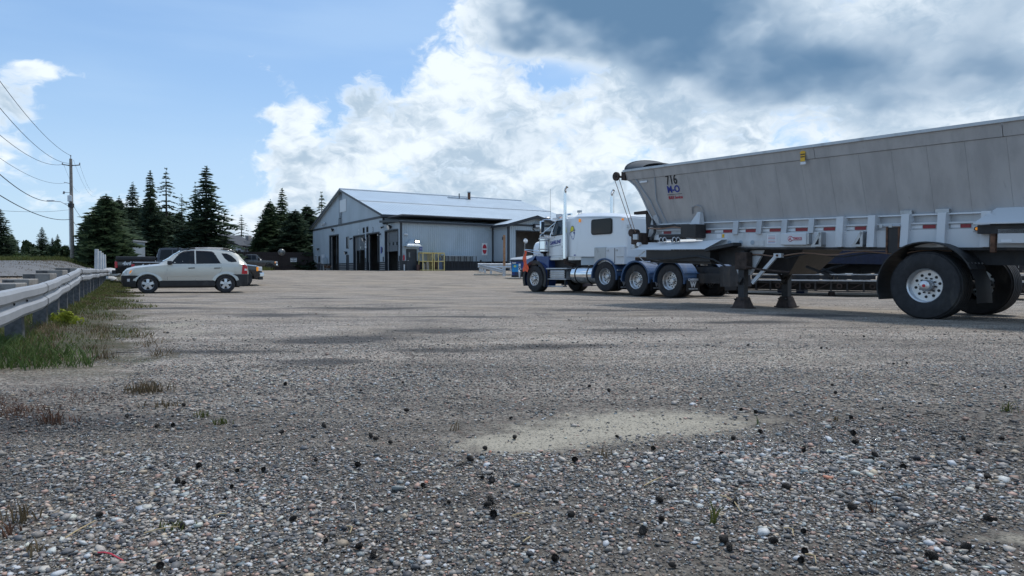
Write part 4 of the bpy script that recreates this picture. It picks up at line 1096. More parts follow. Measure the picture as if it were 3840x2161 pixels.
def smooth_me(me, ang=32):
    me.polygons.foreach_set('use_smooth', [True] * len(me.polygons)); me.set_sharp_from_angle(angle=radians(ang)); me.update(); return me
def cutcyl(x, z, r, y0, y1, n=36): return MB().cyl((x, y0, z), (x, y1, z), r, n=n).mesh('c')

# --- the silver crossover (x runs from the nose to the tail)
AX = Vector((.89, .456, 0)).normalized()
pf = Vector((-13.33, 24.4, 0)); X1 = .86; WB = 2.63
org = pf - AX * X1
suv = empty('silver_suv', (org.x, org.y, gz(pf.x, pf.y) + .0), frame_rz(AX), 'silver crossover with dark grey lower cladding and roof rails, nose towards the guardrail', 'car')
st_ = [(.0, .42, .62, .64, .62, .45), (.06, .30, .74, .78, .76, .60), (.18, .25, .86, .90, .85, .70), (.45, .25, .94, .98, .90, .72), (.9, .25, 1.00, 1.03, .91, .74), (1.22, .25, 1.03, 1.07, .91, .74), (1.40, .25, 1.045, 1.17, .91, .73), (1.72, .25, 1.06, 1.41, .91, .69), (2.02, .25, 1.07, 1.565, .91, .66), (2.35, .25, 1.075, 1.625, .91, .65), (2.9, .25, 1.08, 1.64, .91, .65), (3.4, .25, 1.085, 1.625, .905, .64), (3.75, .25, 1.09, 1.58, .90, .63), (3.98, .25, 1.095, 1.44, .89, .63), (4.16, .26, 1.09, 1.22, .87, .66), (4.27, .30, 1.05, 1.09, .84, .74), (4.32, .40, .80, .84, .78, .72)]
sh_ = Shell(st_, .92)
R_ = .343
arches = [cutcyl(X1, R_ - .01, .40, -.2, .42), cutcyl(X1 + WB, R_ - .01, .40, -.2, .42), cutcyl(X1, R_ - .01, .40, 1.42, 2.1), cutcyl(X1 + WB, R_ - .01, .40, 1.42, 2.1)]
body = link('body', smooth_me(boolean_cut(sh_.mesh('body'), arches, 'body')), 'silver_paint', suv)
arches = [cutcyl(X1, R_ - .01, .385, -.2, .42), cutcyl(X1 + WB, R_ - .01, .385, -.2, .42), cutcyl(X1, R_ - .01, .385, 1.42, 2.1), cutcyl(X1 + WB, R_ - .01, .385, 1.42, 2.1)]
link('cladding', smooth_me(boolean_cut(sh_.mesh('cladding', .2, .475, .012), arches, 'cladding')), 'cladding', suv)
ar2 = [cutcyl(X1, R_ - .01, .385, -.2, .42), cutcyl(X1, R_ - .01, .385, 1.42, 2.1)]
link('front_bumper', smooth_me(boolean_cut(sh_.mesh('front_bumper', .22, .665, .016, 0, .62), ar2, 'front_bumper')), 'cladding', suv)
ar3 = [cutcyl(X1 + WB, R_ - .01, .385, -.2, .42), cutcyl(X1 + WB, R_ - .01, .385, 1.42, 2.1)]
link('rear_bumper', smooth_me(boolean_cut(sh_.mesh('rear_bumper', .24, .705, .016, 3.72, 4.32), ar3, 'rear_bumper')), 'cladding', suv)
for xx in (X1, X1 + WB):
    a_ = MB()
    for k in range(20):
        t0, t1 = pi * (.10 + .80 * k / 20), pi * (.10 + .80 * (k + 1) / 20)
        def Pp(r, t, y): return (xx + r * cos(t), y, R_ - .01 + r * sin(t))
        y0_ = .0
        a_.hexa([Pp(.392, t0, .000), Pp(.50, t0, .022), Pp(.50, t0, .10), Pp(.392, t0, .10), Pp(.392, t1, .000), Pp(.50, t1, .022), Pp(.50, t1, .10), Pp(.392, t1, .10)])
    a_.build('wheel_arch', 'silver_paint' if xx > 2 else 'silver_paint', suv, smooth=40)
    for yo, sd_ in ((.035, -1), (1.805, 1)): wheel(suv, xx, R_, yo, .215, R_, .215, side=sd_, spokes=5, rim='alloy', dish=.03)
# glass
sh_.panel(([(1.83, 1.40), (2.02, 1.52), (2.28, 1.565), (2.42, 1.57)], [(1.60, 1.10), (1.85, 1.10), (2.2, 1.105), (2.42, 1.105)])).build('front_side_window', 'glass_dark', suv)
sh_.panel(([(2.47, 1.57), (2.75, 1.565), (3.0, 1.55), (3.14, 1.46)], [(2.47, 1.11), (2.75, 1.115), (3.05, 1.12), (3.32, 1.13)])).build('rear_side_window', 'glass_dark', suv)
sh_.panel(([(3.36, 1.515), (3.55, 1.51), (3.72, 1.42), (3.87, 1.27)], [(3.46, 1.33), (3.60, 1.20), (3.72, 1.175), (3.90, 1.19)])).build('quarter_window', 'glass_dark', suv)
wsr = []
for x, z in ((1.36, 1.175), (1.55, 1.285), (1.72, 1.43), (1.95, 1.565)):
    wt_ = interp(st_, x, 5); wsr.append([(x - .012, sh_.c - wt_ * .96, z + .005), (x - .02, sh_.c - wt_ * .5, z + .05), (x - .02, sh_.c + wt_ * .5, z + .05), (x - .012, sh_.c + wt_ * .96, z + .005)])
MB().grid(wsr).build('windscreen', 'glass_sky', suv, smooth=40)
rwr = []
for x, z in ((3.86, 1.55), (4.0, 1.44), (4.17, 1.24)):
    wt_ = interp(st_, x, 5); rwr.append([(x + .02, sh_.c - wt_ * .9, z), (x + .05, sh_.c, z + .03), (x + .02, sh_.c + wt_ * .9, z)])
MB().grid(rwr).build('rear_window', 'glass_dark', suv, smooth=40)
# visors, seams, handles, rails, lamps, mirror
sh_.panel(([(1.88, 1.475), (2.05, 1.575), (2.3, 1.605), (2.42, 1.61)], [(1.86, 1.43), (2.05, 1.535), (2.3, 1.565), (2.42, 1.57)]), .014).build('wind_visor', 'visor', suv)
sh_.panel(([(2.47, 1.61), (2.8, 1.602), (3.02, 1.585), (3.12, 1.52)], [(2.47, 1.57), (2.8, 1.562), (3.02, 1.545), (3.10, 1.49)]), .014).build('wind_visor', 'visor', suv)
for pts in ([(1.50, 1.09), (1.49, .9), (1.50, .5)], [(2.445, 1.58), (2.445, .5)], [(3.34, 1.1), (3.36, .9), (3.26, .72), (3.16, .48)], [(1.48, 1.10), (2.4, 1.098), (3.36, 1.12)]): sh_.line(pts, .004).build('panel_seam', 'black', suv)
sh_.panel(([(1.55, .675), (2.4, .685), (3.1, .70)], [(1.55, .635), (2.4, .645), (3.1, .655)]), .012).build('door_crease', 'silver_paint', suv)
for xx in (2.20, 3.09): sh_.panel(([(xx, .955), (xx + .22, .965)], [(xx, .925), (xx + .22, .935)]), .03, .02).build('door_handle', 'black', suv)
for sgn in (-1, 1):
    y_ = sh_.c + sgn * .60
    MB().tube([(2.22, y_, 1.64), (2.35, y_, 1.70), (2.9, y_, 1.72), (3.45, y_, 1.705), (3.72, y_, 1.645)], .022, n=6).build('roof_rail', 'steel', suv)
    MB().tube([(2.15, y_, 1.62), (2.30, y_, 1.69), (2.45, y_, 1.70)], .03, n=6).build('rail_foot', 'cladding', suv); MB().tube([(3.42, y_, 1.70), (3.62, y_, 1.67), (3.85, y_, 1.56)], .032, n=6).build('rail_foot', 'cladding', suv)
mr = MB().bbox(1.50, 1.66, -.12, .04, 1.07, 1.21, .03).build('door_mirror', 'cladding', suv, smooth=40)
MB().bbox(1.50, 1.66, 1.80, 1.96, 1.07, 1.21, .03).build('door_mirror', 'cladding', suv, smooth=40)
sh_.panel(([(.10, .80), (.25, .88), (.44, .905)], [(.085, .67), (.20, .67), (.30, .70)]), .012).build('headlight', 'lamp_clear', suv)
sh_.panel(([(.30, .84), (.37, .86)], [(.27, .74), (.31, .755)]), .018).build('indicator', 'amber', suv)
sh_.panel(([(.20, .545), (.29, .55)], [(.20, .45), (.28, .45)]), .03).build('fog_lamp', 'white_trim', suv)
sh_.panel(([(4.10, 1.09), (4.20, 1.07), (4.27, 1.03)], [(4.06, .72), (4.18, .72), (4.28, .72)]), .014).build('tail_light', 'lamp_red', suv)
sh_.panel(([(4.17, .93), (4.25, .92)], [(4.17, .85), (4.26, .85)]), .02).build('reverse_light', 'lamp_clear', suv)
fc = MB(); fc.cyl((3.86, sh_.near(3.86, .92) - .003, .92), (3.86, sh_.near(3.86, .92) + .01, .92), .075, n=20); fc.build('fuel_cap', 'silver_paint', suv)
gr_ = MB()
for k in range(3): gr_.box(-.01, .05, .45, 1.39, .62 + k * .05, .645 + k * .05)
MB().box(-.012, .04, .45, 1.39, .60, .64).build('grille_bar', 'chrome', suv); MB().box(-.008, .04, .45, 1.39, .66, .70).build('grille_bar', 'chrome', suv)
MB().box(.3, 4.0, .25, 1.6, .2, .3).build('underbody', 'black', suv)

# --- pickups
def pickup(name, nose, ax, scale, paint, label, lift=0.0, rails='white_trim', decal=None, cover=False, rack=False, facing=1, lower=None):
    """x from the tail (0) to the nose (5.85)"""
    r = empty(name, (0, 0, 0), 0, label, 'pickup truck', 'pickups parked by the fence')
    zr_ = lift
    T = [(3.95, .42, 1.13, 1.16, .98, .80), (4.3, .42, 1.12, 1.15, .985, .80), (5.1, .42, 1.09, 1.11, .985, .79), (5.55, .42, 1.04, 1.06, .965, .77), (5.72, .45, .93, .98, .92, .72), (5.80, .50, .85, .90, .86, .70)]
    C = [(1.95, .42, 1.16, 1.18, .985, .75), (2.02, .42, 1.16, 1.55, .985, .74), (2.12, .42, 1.16, 1.84, .985, .72), (2.4, .42, 1.16, 1.89, .985, .70), (3.2, .42, 1.15, 1.89, .985, .70), (3.45, .42, 1.15, 1.80, .985, .72), (3.75, .42, 1.14, 1.45, .985, .76), (4.0, .42, 1.13, 1.17, .985, .80)]
    B = [(0.06, .48, 1.17, 1.19, .975, .97), (1.92, .46, 1.19, 1.21, .98, .975)]
    def up(t): return [(a, b + zr_, c + zr_, d + zr_, e, f_) for a, b, c, d, e, f_ in t]
    sC, sH, sB = Shell(up(C), 1.0), Shell(up(T), 1.0), Shell(up(B), 1.0)
    RW = .40 + lift * .35; xf, xr = 4.92, 1.12; zc = RW
    def arcs(x): return [cutcyl(x, zc + .03 + zr_ * .4, RW + .10, -.2, .45), cutcyl(x, zc + .03 + zr_ * .4, RW + .10, 1.55, 2.2)]
    link('cab', smooth_me(sC.mesh('cab')), paint, r)
    link('hood', smooth_me(boolean_cut(sH.mesh('hood'), arcs(xf), 'hood')), paint, r)
    bed = link('bed', smooth_me(boolean_cut(sB.mesh('bed', zhi=1.20 + zr_), arcs(xr) + [MB().box(.12, 1.86, .10, 1.90, .75 + zr_, 1.6 + zr_).mesh('c')] if not cover else arcs(xr), 'bed')), paint, r)
    MB().box(.06, 1.92, -.0 + .015, .075, 1.205 + zr_, 1.235 + zr_).build('bed_rail', rails, r); MB().box(.06, 1.92, 1.925, 1.985, 1.205 + zr_, 1.235 + zr_).build('bed_rail', rails, r)
    if cover: MB().bbox(.05, 1.93, .02, 1.98, 1.236 + zr_, 1.40 + zr_, .03).build('bed_cover', 'cladding', r)
    MB().box(.02, .06, .06, 1.94, .62 + zr_, 1.19 + zr_).build('tailgate', paint, r)
    for y0, y1 in ((.012, .14), (1.86, 1.988)): MB().bbox(.0, .13, y0, y1, .78 + zr_, 1.12 + zr_, .02).build('tail_light', 'lamp_red', r)
    MB().bbox(-.14, .05, .04, 1.96, .46 + zr_, .66 + zr_, .03).build('rear_bumper', 'cladding', r)
    MB().bbox(5.66, 5.90, .03, 1.97, .50 + zr_, .72 + zr_, .04).build('front_bumper', lower or 'chrome', r); MB().bbox(5.62, 5.84, .06, 1.94, .36 + zr_, .51 + zr_, .03).build('air_dam', 'cladding', r)
    for sgn in (0, 1):
        y0, y1 = (.05, .40) if sgn == 0 else (1.6, 1.95)
        MB().bbox(5.50, 5.80, y0, y1, .80 + zr_, 1.02 + zr_, .03).build('headlight', 'lamp_clear', r)
    MB().bbox(5.52, 5.62, .022, .06, .80 + zr_, 1.0 + zr_, .015).build('indicator', 'amber', r)
    MB().bbox(5.70, 5.83, .45, 1.55, .72 + zr_, 1.02 + zr_, .02).build('grille', 'chrome', r)
    sC.panel(([(2.80, 1.79 + zr_), (3.2, 1.79 + zr_), (3.42, 1.70 + zr_)], [(2.80, 1.22 + zr_), (3.3, 1.21 + zr_), (3.76, 1.20 + zr_)])).build('front_side_window', 'glass_dark', r)
    sC.panel(([(2.20, 1.77 + zr_), (2.45, 1.79 + zr_), (2.74, 1.79 + zr_)], [(2.12, 1.24 + zr_), (2.45, 1.23 + zr_), (2.74, 1.22 + zr_)])).build('rear_side_window', 'glass_dark', r)
    wv = []
    for x, z in ((3.98, 1.20), (3.78, 1.44), (3.48, 1.80)):
        wv.append([(x + .01, .26, z + zr_), (x + .05, 1.0, z + zr_ + .03), (x + .01, 1.74, z + zr_)])
    MB().grid(wv).build('windscreen', 'glass_sky', r, smooth=40)
    MB().box(2.0, 2.03, .32, 1.68, 1.28 + zr_, 1.72 + zr_).build('rear_window', 'glass_dark', r)
    for pts in ([(2.77, 1.8 + zr_), (2.77, .55 + zr_)], [(3.92, 1.14 + zr_), (3.94, .55 + zr_)], [(2.06, 1.2 + zr_), (2.04, .6 + zr_)]): sC.line(pts, .005).build('panel_seam', 'black', r)
    for xx in (2.15, 2.86): sC.panel(([(xx, 1.07 + zr_), (xx + .2, 1.07 + zr_)], [(xx, 1.03 + zr_), (xx + .2, 1.03 + zr_)]), .03, .02).build('door_handle', rails if rails != 'white_trim' else 'black', r)
    MB().bbox(3.55, 3.72, -.20, .02, 1.18 + zr_, 1.44 + zr_, .03).build('door_mirror', 'cladding', r); MB().bbox(3.55, 3.72, 1.98, 2.2, 1.18 + zr_, 1.44 + zr_, .03).build('door_mirror', 'cladding', r)
    if rack:
        for yy in (.2, 1.8): MB().box(1.96, 2.0, yy - .03, yy + .03, 1.2 + zr_, 1.96 + zr_).build('rack_post', 'black', r)
    MB().box(.3, 5.5, .4, 1.6, .38 + zr_, .55 + zr_).build('chassis', 'black', r)
    for xx in (xr, xf):
        for yo, sd_ in ((.02, -1), (1.98, 1)): wheel(r, xx, zc, yo, .27, RW, .24, side=sd_, spokes=6, rim='cladding' if paint != 'grey_paint' else 'cladding', dish=.03)
    if decal: text('decal', decal, 'ink_white', r, (.55, sB.near(.55, 1.0 + zr_) - .012, 1.02 + zr_), (1, 0, 0), (0, 0, 1), .26, bold=.012, shear=.25)
    r.scale = (scale,) * 3
    r.rotation_euler = (0, 0, frame_rz(ax))
    return r
def place(o, p): o.location = (p[0], p[1], gz(p[0], p[1]))
pk1 = pickup('black_pickup', 0, AX, .985, 'black_paint', 'black pickup with white bed rail, right behind the silver crossover', decal='4x4', rack=True)
place(pk1, Vector((-17.75, 30.8, 0)) + AX * .15)
pk2 = pickup('black_pickup', 0, AX, .98, 'black_paint', 'taller black pickup with dark bed cover, farthest left, only its tail showing', lift=.05, rails='cladding', decal='4x4', cover=True)
place(pk2, Vector((-20.85, 35, 0)))
pk3 = pickup('silver_pickup', 0, AX, .96, 'silver_paint', 'silver pickup facing left, mostly hidden behind the black pickups', lift=0.0, cover=True)
p3 = Vector((-18.3, 42.9, 0)); pk3.rotation_euler = (0, 0, frame_rz(AX) + pi); place(pk3, p3)
gax = Vector((.97, .24, 0)).normalized()
pk4 = pickup('grey_pickup', 0, gax, 1.03, 'grey_paint', 'dark grey pickup parked alone against the brown board fence', lift=.10, lower='chrome', rails='cladding')
e4 = at(1040, 1012, 86); place(pk4, Vector((e4.x, e4.y, 0)) - gax * 6.0)
for o in (pk1, pk2, pk3, pk4): pass
# ------------------------------------------------------------------ highway tractor; x rearward, y to the far side
TA = Vector((.59, -.8074, 0)).normalized()
tr = empty('highway_tractor', (.89, 26.5, 0), frame_rz(TA), 'white sleeper cab highway tractor with navy fenders and chrome stacks', 'truck')
def wh(x, z=.52, R=.52, dual=True, steer=False):
    for near in (1, 0):
        yo = 0.0 if near else 2.5; sd_ = -1 if near else 1
        if steer: wheel(tr, x, z, yo, .36, R, .29, side=sd_, dish=.02)
        else:
            wheel(tr, x, z, yo, .27, R, .29, side=sd_, dish=.16)
            wheel(tr, x, z, yo + (.33 if near else -.33), .27, R, .29, side=sd_, dish=.05)
wh(0, .525, .525, steer=True); wh(3.98, .64); wh(5.45); wh(6.88)
for xx, zz in ((0, .5), (3.98, .64), (5.45, .52), (6.88, .52)): MB().cyl((xx, .35, zz), (xx, 2.15, zz), .09, n=10).cyl((xx, 1.0, zz), (xx, 1.5, zz), .2, n=12).build('axle', 'greasy', tr)
for y0 in (.82, 1.60): MB().box(-.75, 8.45, y0, y0 + .08, .66, .95).build('frame_rail', 'frame_black', tr)
for k in range(8): MB().box(.3 + k * 1.05, .38 + k * 1.05, .9, 1.6, .70, .90).build('cross_member', 'frame_black', tr)
MB().box(8.36, 8.46, .55, 1.95, .36, .98).build('rear_cross_member', 'frame_black', tr)
MB().box(4.9, 7.6, .72, .815, .50, .78).build('suspension_beam', 'greasy', tr); MB().box(4.9, 7.6, 1.69, 1.78, .50, .78).build('suspension_beam', 'greasy', tr)
MB().bbox(5.7, 6.9, .75, 1.75, 1.02, 1.12, .03).build('fifth_wheel', 'greasy', tr); MB().box(5.9, 6.7, .95, 1.55, .95, 1.02).build('fifth_wheel_base', 'greasy', tr)
for xx in (4.7, 6.2): MB().cyl((xx, .95, .62), (xx, 1.55, .62), .14, n=12).build('air_tank', 'frame_black', tr, smooth=40)
MB().box(7.5, 8.35, .55, .82, .45, .75).build('battery_box', 'frame_black', tr)
# hood
hd = [(-.86, 1.28, 1.80, .62), (-.82, 1.30, 1.96, .58), (-.70, 1.35, 2.02, .52), (-.2, 1.38, 2.075, .46), (.25, 1.40, 2.12, .40), (.52, 1.40, 2.14, .36)]
rows = []
for x, zb, zt, y0 in hd:
    y1 = 2.5 - y0
    rows.append([(x, y0 + .02, zb), (x, y0, zb + .25), (x, y0 + .02, zt - .16), (x, y0 + .07, zt - .06), (x, y0 + .16, zt), (x, 1.25, zt + .04), (x, y1 - .16, zt), (x, y1 - .07, zt - .06), (x, y1 - .02, zt - .16), (x, y1, zb + .25), (x, y1 - .02, zb)])
h_ = MB().grid(rows); h_.add(rows[0], [tuple(range(11))]); h_.build('hood', 'white_paint', tr, smooth=45)
MB().bbox(-.89, -.855, .74, 1.76, 1.05, 1.86, .012).build('grille', 'chrome', tr)
for k in range(7): MB().box(-.895, -.891, .78, 1.72, 1.12 + k * .10, 1.155 + k * .10).build('grille_slat', 'black', tr)
MB().box(-.32, .06, .43, .455, 1.70, 1.735).build('hood_latch', 'steel', tr)
# navy front wings
for near in (1, 0):
    f = lambda y: y if near else 2.5 - y
    a_ = MB(); NS = 22
    pts = []
    for k in range(NS + 1):
        t = radians(205 - 232 * k / NS); pts.append(t)
    for t0, t1 in zip(pts, pts[1:]):
        def Q(r, t, y): return (r * cos(t) * 1.04, f(y), .53 + r * sin(t) * 1.0)
        a_.hexa([Q(.655, t0, .03), Q(.70, t0, .03), Q(.73, t0, .50), Q(.66, t0, .50), Q(.655, t1, .03), Q(.70, t1, .03), Q(.73, t1, .50), Q(.66, t1, .50)])
    wg_ = a_.build('front_wing', 'blue_paint', tr, smooth=40)
    lp = MB()
    for t0, t1 in zip(pts, pts[1:]):
        def Q(r, t, y): return (r * cos(t) * 1.04, f(y), .53 + r * sin(t))
        lp.hexa([Q(.60, t0, -.02), Q(.72, t0, -.02), Q(.72, t0, .028), Q(.60, t0, .028), Q(.60, t1, -.02), Q(.72, t1, -.02), Q(.72, t1, .028), Q(.60, t1, .028)])
    lp.build('wing_lip', 'cladding', wg_, smooth=40)
    b_ = MB(); b_.hexa([(-.88, f(.10), .92), (-.30, f(.10), 1.20), (-.30, f(.75), 1.20), (-.88, f(.75), .92), (-.84, f(.22), 1.30), (-.10, f(.14), 1.44), (-.10, f(.75), 1.45), (-.84, f(.75), 1.36)])
    b_.build('wing_front', 'blue_paint', tr)
    b_ = MB(); b_.hexa([(.40, f(.06), .62), (.78, f(.10), .60), (.78, f(.6), .60), (.40, f(.6), .62), (-.05, f(.10), 1.42), (.62, f(.22), 1.40), (.62, f(.6), 1.42), (-.05, f(.6), 1.47)])
    b_.build('wing_rear', 'blue_paint', tr)
    MB().bbox(-.93, -.80, f(.16) if near else f(.42), f(.42) if near else f(.16), 1.0, 1.2, .03).build('headlight', 'lamp_clear', tr)
MB().bbox(-1.03, -.86, .05, 2.45, .58, .92, .04).build('bumper', 'black_paint', tr)
MB().hexa([(-1.04, .02, .54), (-.99, .02, .54), (-.99, .06, .54), (-1.04, .06, .54), (-1.08, .0, .86), (-.96, .0, .80), (-.96, .05, .80), (-1.08, .05, .86)]).build('bumper_reflector', 'white_trim', tr)
# cab
def cabshell(name, stations, mt, parent=tr, ang=35):
    """stations: list of closed rings"""
    mb = MB(); m_ = len(stations[0]); vs = [p for r in stations for p in r]
    fs = [(i * m_ + j, i * m_ + (j + 1) % m_, (i + 1) * m_ + (j + 1) % m_, (i + 1) * m_ + j) for i in range(len(stations) - 1) for j in range(m_)] + [tuple(range(m_)), tuple((len(stations) - 1) * m_ + k for k in range(m_))]
    return mb.add(vs, fs).build(name, mt, parent, smooth=ang)
def ring(x, y0, zb, zs, zt, ins=.10, rd=.05):
    y1 = 2.5 - y0
    return [(x, y0, zb), (x, y0, zs), (x, y0 + ins - rd * .6, zt - rd), (x, y0 + ins + rd, zt), (x, y1 - ins - rd, zt), (x, y1 - ins + rd * .6, zt - rd), (x, y1, zs), (x, y1, zb)]
cabshell('cab', [ring(.42, .36, 1.36, 2.10, 2.16, .03, .03), ring(.52, .33, 1.36, 2.14, 2.30, .06), ring(.82, .31, 1.36, 2.20, 2.84, .16), ring(1.05, .30, 1.36, 2.22, 2.91, .16), ring(1.62, .30, 1.36, 2.24, 2.91, .16)], 'white_paint')
def platey(name, pts, y, mt, parent=tr, th=.008):
    return MB().prism(pts, 'y', y, y + th).build(name, mt, parent)
def caby(z): return .30 + (z - 2.22) / (2.91 - 2.22) * .13 if z > 2.22 else .30
w_ = MB(); q_ = [(.70, 2.20), (1.40, 2.245), (1.40, 2.78), (.90, 2.77)]
w_.hexa([(x, caby(z) - .012, z) for x, z in q_] + [(x, caby(z) + .02, z) for x, z in q_]); w_.build('door_window', 'glass_cab', tr)
ln_ = MB()
for a, b in zip(q_, q_[1:] + q_[:1]): ln_.tube([(a[0], caby(a[1]) - .014, a[1]), (b[0], caby(b[1]) - .014, b[1])], .018, n=6)
ln_.build('window_seal', 'black', tr)
MB().box(.72, .80, caby(2.3) - .020, caby(2.3) - .013, 2.25, 2.35).build('window_sticker', 'white_trim', tr)
ws = []
for x, z in ((.44, 2.20), (.58, 2.42), (.80, 2.82)):
    ws.append([(x - .03, .50, z), (x - .06, 1.25, z + .01), (x - .03, 2.0, z)])
MB().grid(ws).build('windscreen', 'glass_sky', tr)
MB().bbox(.55, .95, .45, 2.05, 2.86, 2.93, .03).build('sun_visor', 'white_paint', tr)
for pts in ([(.50, .295, 2.12), (.46, .325, 1.42)], [(1.52, .295, 2.24), (1.52, .295, 1.42)], [(.46, .30, 1.42), (1.52, .295, 1.42)]): MB().tube(pts, .005, n=5).build('door_seam', 'black', tr)
MB().box(1.36, 1.46, .27, .298, 1.72, 1.80).build('door_handle', 'black', tr); MB().box(1.34, 1.48, .285, .298, 1.60, 1.62).build('door_badge', 'black', tr)
text('door_lettering', 'SAFELINE', 'ink_blue', tr, (.94, .292, 1.94), (1, 0, .10), (-.0, 0, 1), .195, bold=.004, shear=.22, squeeze=.80)
for k, (a, b) in enumerate(((.58, .74), (.76, .86), (.88, .97), (.99, 1.13), (1.15, 1.26))): MB().box(a, b, .290, .298, 1.765 + .10 * (a - .6), 1.80 + .10 * (a - .6)).build('door_lettering', 'ink_grey', tr)
MB().box(.42, 1.50, .26, .42, 1.26, 1.355).build('cab_step_plate', 'rim', tr); MB().box(1.82, 2.55, .20, .34, 1.24, 1.36).build('sleeper_step_plate', 'rim', tr)
# roof lamps, horn, antennas
for k in range(5): MB().bbox(.85, .95, .5 + k * .37, .62 + k * .37, 2.925, 2.97, .01).build('roof_lamp', 'amber', tr)
MB().cyl((.95, .55, 3.0), (1.6, .55, 3.0), .03, .05, n=8).build('air_horn', 'chrome', tr)
MB().box(.80, 1.05, .44, .56, 2.93, 3.05).build('air_conditioner_vent', 'white_trim', tr)
for xx, yy, z0, z1 in ((.26, .6, 2.12, 4.10), (2.5, 1.9, 2.85, 3.95)): MB().cyl((xx, yy, z0), (xx, yy, z1), .008, .005, n=5).build('antenna', 'wire', tr)
MB().cyl((2.05, .45, 2.9), (2.15, .45, 3.02), .012, n=6).box(2.08, 2.24, .40, .5, 3.02, 3.10).build('work_lamp', 'steel', tr)
# sleeper
def sring(x, y0, zb, zs, zt): return ring(x, y0, zb, zs, zt, .02, .03)
cabshell('sleeper', [sring(1.63, .32, 1.38, 2.82, 2.85), sring(2.40, .10, 1.36, 2.78, 2.82), sring(3.6, .09, 1.34, 2.72, 2.76), sring(4.86, .10, 1.32, 2.63, 2.67), sring(4.92, .14, 1.32, 2.60, 2.64)], 'white_paint', ang=25)
cabshell('sleeper_roof', [ring(1.70, .40, 2.78, 2.84, 2.90, .1), ring(2.42, .12, 2.79, 2.84, 2.98, .14), ring(3.7, .12, 2.73, 2.78, 2.90, .14), ring(4.60, .13, 2.65, 2.70, 2.79, .14), ring(4.90, .18, 2.62, 2.66, 2.70, .10)], 'white_paint')
MB().box(2.2, 4.9, .074, .088, 2.735, 2.745).map(lambda x, y, z: (x, y, z - (x - 3.4) * .062)).build('roof_seam', 'ink_grey', tr)
def rrect(x0, x1, z0, z1, r, n=5):
    p = []
    for cx_, cz_, a0 in ((x1 - r, z1 - r, 0), (x0 + r, z1 - r, 90), (x0 + r, z0 + r, 180), (x1 - r, z0 + r, 270)):
        for k in range(n + 1): a = radians(a0 + 90 * k / n); p.append((cx_ + r * cos(a), cz_ + r * sin(a)))
    return p
sw = MB().prism(rrect(3.21, 4.26, 2.12, 2.67, .10), 'y', .062, .088).build('sleeper_window', 'black', tr); MB().prism(rrect(3.25, 4.22, 2.16, 2.63, .08), 'y', .054, .0615).build('pane', 'glass_dark', sw)
for xx in (2.55, 4.72): MB().bbox(xx, xx + .07, .05, .10, 2.62 if xx < 3 else 2.56, 2.74 if xx < 3 else 2.62, .01).build('marker_lamp', 'amber', tr)
MB().box(4.92, 5.06, .12, .20, 2.30, 2.40).build('rear_bracket', 'galv', tr)
# hard-hat emblem on the slanted fairing
def fair(x): return .32 + (x - 1.63) / (2.40 - 1.63) * (.10 - .32)
cxh, czh = 2.06, 2.32
hm = MB(); P0 = []
for k in range(15):
    a = pi * k / 14; P0.append((cxh - .17 * cos(a), czh + .20 * sin(a) * (1 if k else 1)))
P0 += [(cxh + .17, czh - .0), (cxh - .17, czh - .03)]
n_ = len(P0); hm.add([(x, fair(x) - .012, z) for x, z in P0] + [(x, fair(x) - .006, z) for x, z in P0], [tuple(range(n_)), tuple(range(2 * n_ - 1, n_ - 1, -1))] + [(i, (i + 1) % n_, n_ + (i + 1) % n_, n_ + i) for i in range(n_)])
em = hm.build('emblem', 'logo_yellow', tr)
def stroke(pts, r=.008): return MB().tube([(x, fair(x) - .014, z) for x, z in pts], r, n=5)
stroke([(cxh - .23, czh - .06), (cxh - .08, czh - .02), (cxh + .10, czh + .02), (cxh + .23, czh + .03)], .010).build('helmet_brim', 'ink_blue', em)
stroke([(cxh + .02, czh + .20), (cxh + .09, czh + .12), (cxh + .10, czh + .02)], .006).build('helmet_line', 'ink_blue', em)
stroke([(cxh - .17 * cos(a), czh + .20 * sin(a)) for a in np.linspace(0, pi, 12)], .006).build('helmet_outline', 'ink_blue', em)
stroke([(cxh - .20, czh - .08), (cxh - .18, czh - .13), (cxh - .16, czh - .17)], .007).build('face_line', 'ink_blue', em)
stroke([(cxh - .06, czh - .17), (cxh - .03, czh - .27), (cxh + .06, czh - .31), (cxh + .13, czh - .26), (cxh + .15, czh - .12)], .007).build('face_line', 'ink_blue', em)
MB().add([(x, fair(x) - .014, z) for x, z in ((cxh + .07, czh - .07), (cxh + .13, czh - .02), (cxh + .19, czh - .03), (cxh + .18, czh - .14))], [(0, 1, 2, 3)]).build('face_patch', 'ink_blue', em)
MB().box(2.22, 2.36, fair(2.3) - .006, fair(2.3) - .002, 1.40, 1.44).build('small_badge', 'ink_blue', tr)
# exhaust stacks
for xx, yy, nm in ((1.66, .17, 'near'), (1.97, 2.30, 'far')):
    e = MB().cyl((xx, yy, 2.93), (xx, yy, 3.72), .058, n=16).tube([(xx, yy, 3.72), (xx, yy, 3.84), (xx + .03, yy, 3.92), (xx + .11, yy, 3.99)], .058, n=16).build('exhaust_stack', 'chrome', tr, smooth=50)
    MB().cyl((xx, yy, 1.30), (xx, yy, 2.96), .10, n=18).build('heat_shield', 'chrome', e, smooth=50)
    MB().cyl((xx + .108, yy, 3.987), (xx + .117, yy, 3.996), .052, n=14).build('pipe_mouth', 'black', e)
    MB().tube([(xx, yy, 1.30), (xx + .02, yy, 1.15), (xx + .15, yy + (.3 if yy < 1 else -.3), 1.05), (xx + .5, yy + (.6 if yy < 1 else -.6), 1.0)], .075, n=12).build('lower_pipe', 'dark_rust', e, smooth=50)
